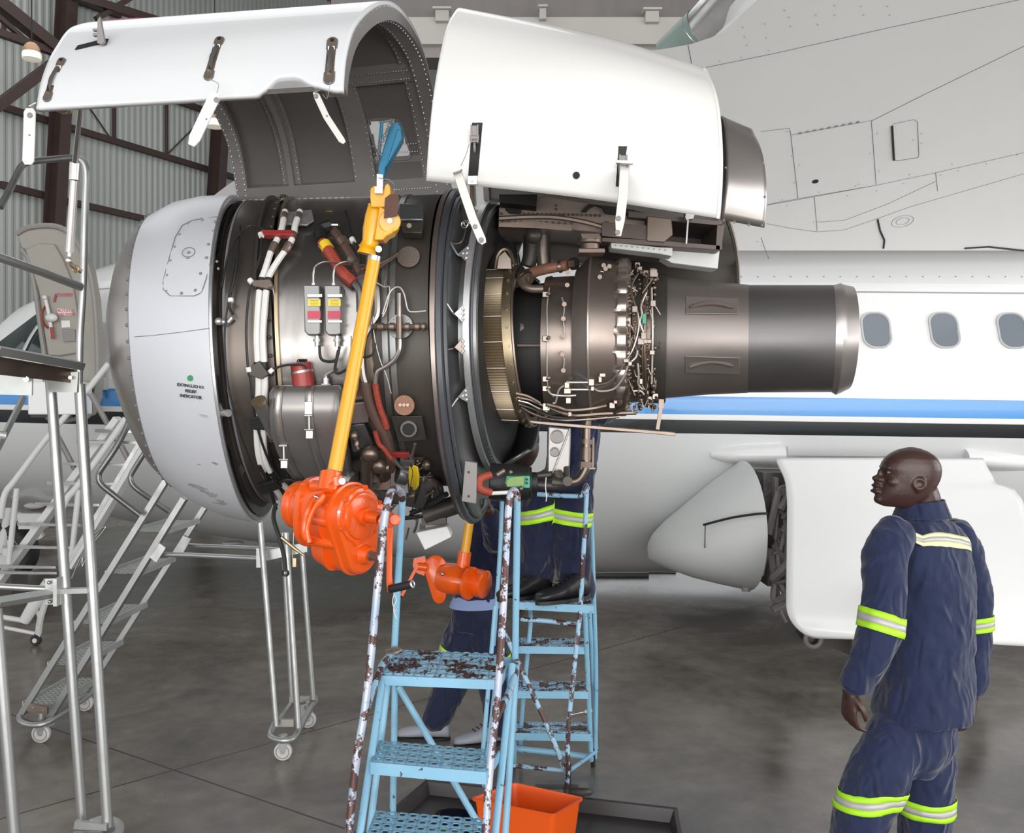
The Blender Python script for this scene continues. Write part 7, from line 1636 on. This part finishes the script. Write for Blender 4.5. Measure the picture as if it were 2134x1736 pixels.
band('reflective_tape', man, p(1839, 1297, 3.14), p(1845, 1200, 3.16)+V(.03, 0, 0), .078, .078, .068, jo); band('reflective_tape', man, p(2035, 1300, 3.6), p(2025, 1200, 3.62)+V(-.02, 0, 0), .064, .064, .055, jo)
# trousers
tr = MB()
tr.loft([ellring(p(x, y, d), SV, FW, a, b, 36) for x, y, d, a, b in ((1920, 1462, 3.43, .155, .13), (1917, 1500, 3.43, .160, .13), (1912, 1540, 3.43, .165, .135), (1902, 1575, 3.43, .16, .125), (1893, 1600, 3.43, .13, .11))])
limb(tr, [p(1866, 1530, 3.36), p(1843, 1590, 3.34), p(1812, 1655, 3.33), p(1793, 1710, 3.33), p(1782, 1800, 3.35), V(A1_.x, A1_.y, .09)], [.098, .106, .106, .100, .092, .092], 28)
limb(tr, [p(1930, 1530, 3.50), p(1932, 1590, 3.50), p(1930, 1670, 3.50), p(1928, 1730, 3.52), p(1926, 1800, 3.54), V(A2_.x, A2_.y, .09)], [.100, .106, .102, .098, .092, .092], 28)
to = remesh(tr.build('trousers', 'navy', man), .0085, 5, .024, .09)
band('reflective_tape', man, p(1806, 1660, 3.33), p(1834, 1590, 3.34)+V(-.06, 0, 0), .112, .112, .066, to); band('reflective_tape', man, p(1930, 1675, 3.50), p(1930, 1600, 3.50), .106, .106, .066, to)
shoe(man, A1_, (-.7, .7, 0)); shoe(man, A2_, (-.5, .85, 0))

# ---- mechanic on the far ladder
wk = thing('person', 'mechanic in navy overall standing on the farther ladder, upper body behind the engine', 'person', P(1160, 1250, 4.5))
D1 = 4.50; z0 = PZ2+.004
f1, f2_ = V(P(1122, 1240, 4.5).x, 4.5, z0+.1), V(P(1200, 1240, 4.46).x, 4.46, z0+.1)
body = MB(); HCk = P(1235, 742, 4.45)
head(body, P(1225, 745, 4.42), (-.4, -.9, 0), .1); limb(body, [P(1190, 900, 4.5), P(1195, 820, 4.48), P(1212, 760, 4.44)], [.09, .09, .055])
limb(body, [P(1175, 960, 4.5), P(1122, 1080, 4.46), f1], [.07, .06, .045]); limb(body, [P(1200, 930, 4.5), P(1200, 1080, 4.44), f2_], [.09, .06, .045])
limb(body, [P(1140, 800, 4.5), P(1125, 840, 4.3), P(1160, 800, 4.12)], [.05, .04, .03]); hand(body, P(1163, 797, 4.10), (.3, -.4, .3), (0, -1, -.5), 1, 1, .5)
limb(body, [P(1245, 800, 4.5), P(1268, 850, 4.35), P(1250, 860, 4.15)], [.05, .04, .03]); hand(body, P(1248, 862, 4.13), (-.3, -.5, .3), (0, -1, -.5), -1, 1, .5)
remesh(body.build('body', 'skin', wk), .007, 2)
jk = MB().loft([ellring(P(x, y, d), V(1, .1, 0), V(-.1, 1, 0), a, b, 36) for x, y, d, a, b in ((1205, 765, 4.46, .12, .09), (1205, 790, 4.47, .17, .11), (1200, 850, 4.5, .14, .125), (1196, 920, 4.5, .122, .12), (1194, 965, 4.5, .125, .12))])
limb(jk, [P(1140, 790, 4.5), P(1124, 842, 4.32), P(1155, 806, 4.15)], [.075, .065, .05]); limb(jk, [P(1245, 790, 4.5), P(1262, 850, 4.36), P(1250, 862, 4.18)], [.075, .065, .05])
remesh(jk.build('jacket', 'navy', wk), .01, 4, .02, .09)
tr = MB().loft([ellring(P(x, y, d), V(1, .1, 0), V(-.1, 1, 0), a, b, 36) for x, y, d, a, b in ((1194, 925, 4.5, .115, .12), (1188, 975, 4.5, .125, .13), (1170, 1020, 4.5, .16, .14))])
limb(tr, [P(1140, 1025, 4.5), P(1124, 1080, 4.46), P(1117, 1160, 4.48), P(1118, 1200, 4.5), P(1120, 1226, 4.5)], [.105, .098, .088, .085, .080], 24); limb(tr, [P(1192, 1000, 4.48), P(1193, 1080, 4.43), P(1190, 1130, 4.42), P(1196, 1180, 4.45), P(1204, 1228, 4.48)], [.110, .100, .090, .085, .085], 24)
to = remesh(tr.build('trousers', 'navy_dark', wk), .009, 4, .03, .10)
band('reflective_tape', wk, P(1121, 1070, 4.46), P(1127, 1000, 4.46)+V(-.05, 0, 0), .10, .10, .068, to); band('reflective_tape', wk, P(1192, 1077, 4.43), P(1190, 1000, 4.43)+V(.03, 0, 0), .10, .10, .068, to)
shoe(wk, f1+V(-.02, -.06, 0), (-.75, -.5, 0), z0=z0); shoe(wk, f2_+V(-.02, -.10, 0), (-.8, -.5, 0), z0=z0)

# ---- mechanic walking past beyond the ladders
wm = thing('person', 'mechanic in dark overall with pale blue shirt tail walking behind the small far hoist', 'person', V(P(985, 900, 5.1).x, 5.1, 0))
D2 = 5.1
body = MB(); head(body, P(1088, 985, 5.1), (-.8, .4, 0), .1, 1.0)
limb(body, [P(1000, 1290, 5.1), P(1035, 1100, 5.1), P(1080, 1010, 5.1)], [.08, .09, .055])
fa, fb = V(P(905, 1500, 5.1).x, 5.12, .12), V(P(1025, 1515, 5.05).x, 5.05, .11)
limb(body, [P(985, 1310, 5.1), P(950, 1400, 5.12), fa], [.09, .06, .04]); limb(body, [P(1010, 1310, 5.1), P(1035, 1400, 5.08), fb], [.09, .06, .04])
limb(body, [P(1035, 1075, 4.95), P(1035, 1130, 4.85), P(1018, 1062, 4.72)], [.05, .04, .03]); hand(body, P(1012, 1045, 4.70), (-.2, -.1, 1), (.1, 1, 0), 1, 1, .4)
limb(body, [P(1080, 1075, 5.2), P(1095, 1160, 5.25), P(1090, 1240, 5.2)], [.05, .04, .03]); hand(body, P(1090, 1248, 5.2), (-.1, 0, -1), (-1, 0, 0), -1, 1, .4)
remesh(body.build('body', 'skin', wm), .007, 2)
MB().ell(P(1089, 915, 5.1), (.095, .085, .10), n=20, m=14).build('cap', 'black_rubber', wm)
jk = MB().loft([ellring(P(x, y, d), V(.9, .4, 0), V(-.4, .9, 0), a, b, 32) for x, y, d, a, b in ((1070, 1020, 5.1, .09, .08), (1055, 1045, 5.1, .19, .11), (1040, 1100, 5.1, .20, .13), (1022, 1170, 5.1, .18, .13), (1005, 1225, 5.1, .155, .125), (1000, 1243, 5.1, .155, .125))])
limb(jk, [P(1030, 1068, 4.97), P(1035, 1130, 4.86), P(1024, 1080, 4.75)], [.08, .07, .05]); limb(jk, [P(1082, 1068, 5.2), P(1095, 1160, 5.25), P(1090, 1235, 5.2)], [.08, .07, .05])
remesh(jk.build('jacket', 'navy_dark', wm), .010, 4, .025, .09)
sk = MB().loft([ellring(P(x, y, 5.1), V(.9, .4, 0), V(-.4, .9, 0), a, a*.8, 40) for x, y, a in ((1002, 1236, .150), (998, 1250, .160), (996, 1262, .166), (996, 1263, .158), (1000, 1240, .14))], True, False).build('shirt_tail', 'shirt_blue', wm)
tr = MB().loft([ellring(P(x, y, 5.1), V(.9, .4, 0), V(-.4, .9, 0), a, b, 32) for x, y, a, b in ((1002, 1235, .145, .12), (996, 1280, .155, .13), (992, 1310, .155, .13))])
limb(tr, [P(980, 1300, 5.12), P(958, 1360, 5.12), P(938, 1430, 5.12), P(908, 1500, 5.12)], [.12, .115, .098, .075], 24); limb(tr, [P(1010, 1300, 5.08), P(1022, 1370, 5.07), P(1035, 1440, 5.06), P(1040, 1505, 5.05)], [.115, .105, .09, .078], 24)
to = remesh(tr.build('trousers', 'navy_dark', wm), .009, 4, .03, .10)
band('reflective_tape', wm, P(956, 1362, 5.12), P(975, 1310, 5.12), .112, .112, .04, to); band('reflective_tape', wm, P(1022, 1375, 5.07), P(1014, 1310, 5.07), .105, .105, .04, to)
shoe(wm, fa, (-1, .05, 0), 'shoe_grey'); shoe(wm, fb, (-.97, -.2, 0), 'shoe_grey')
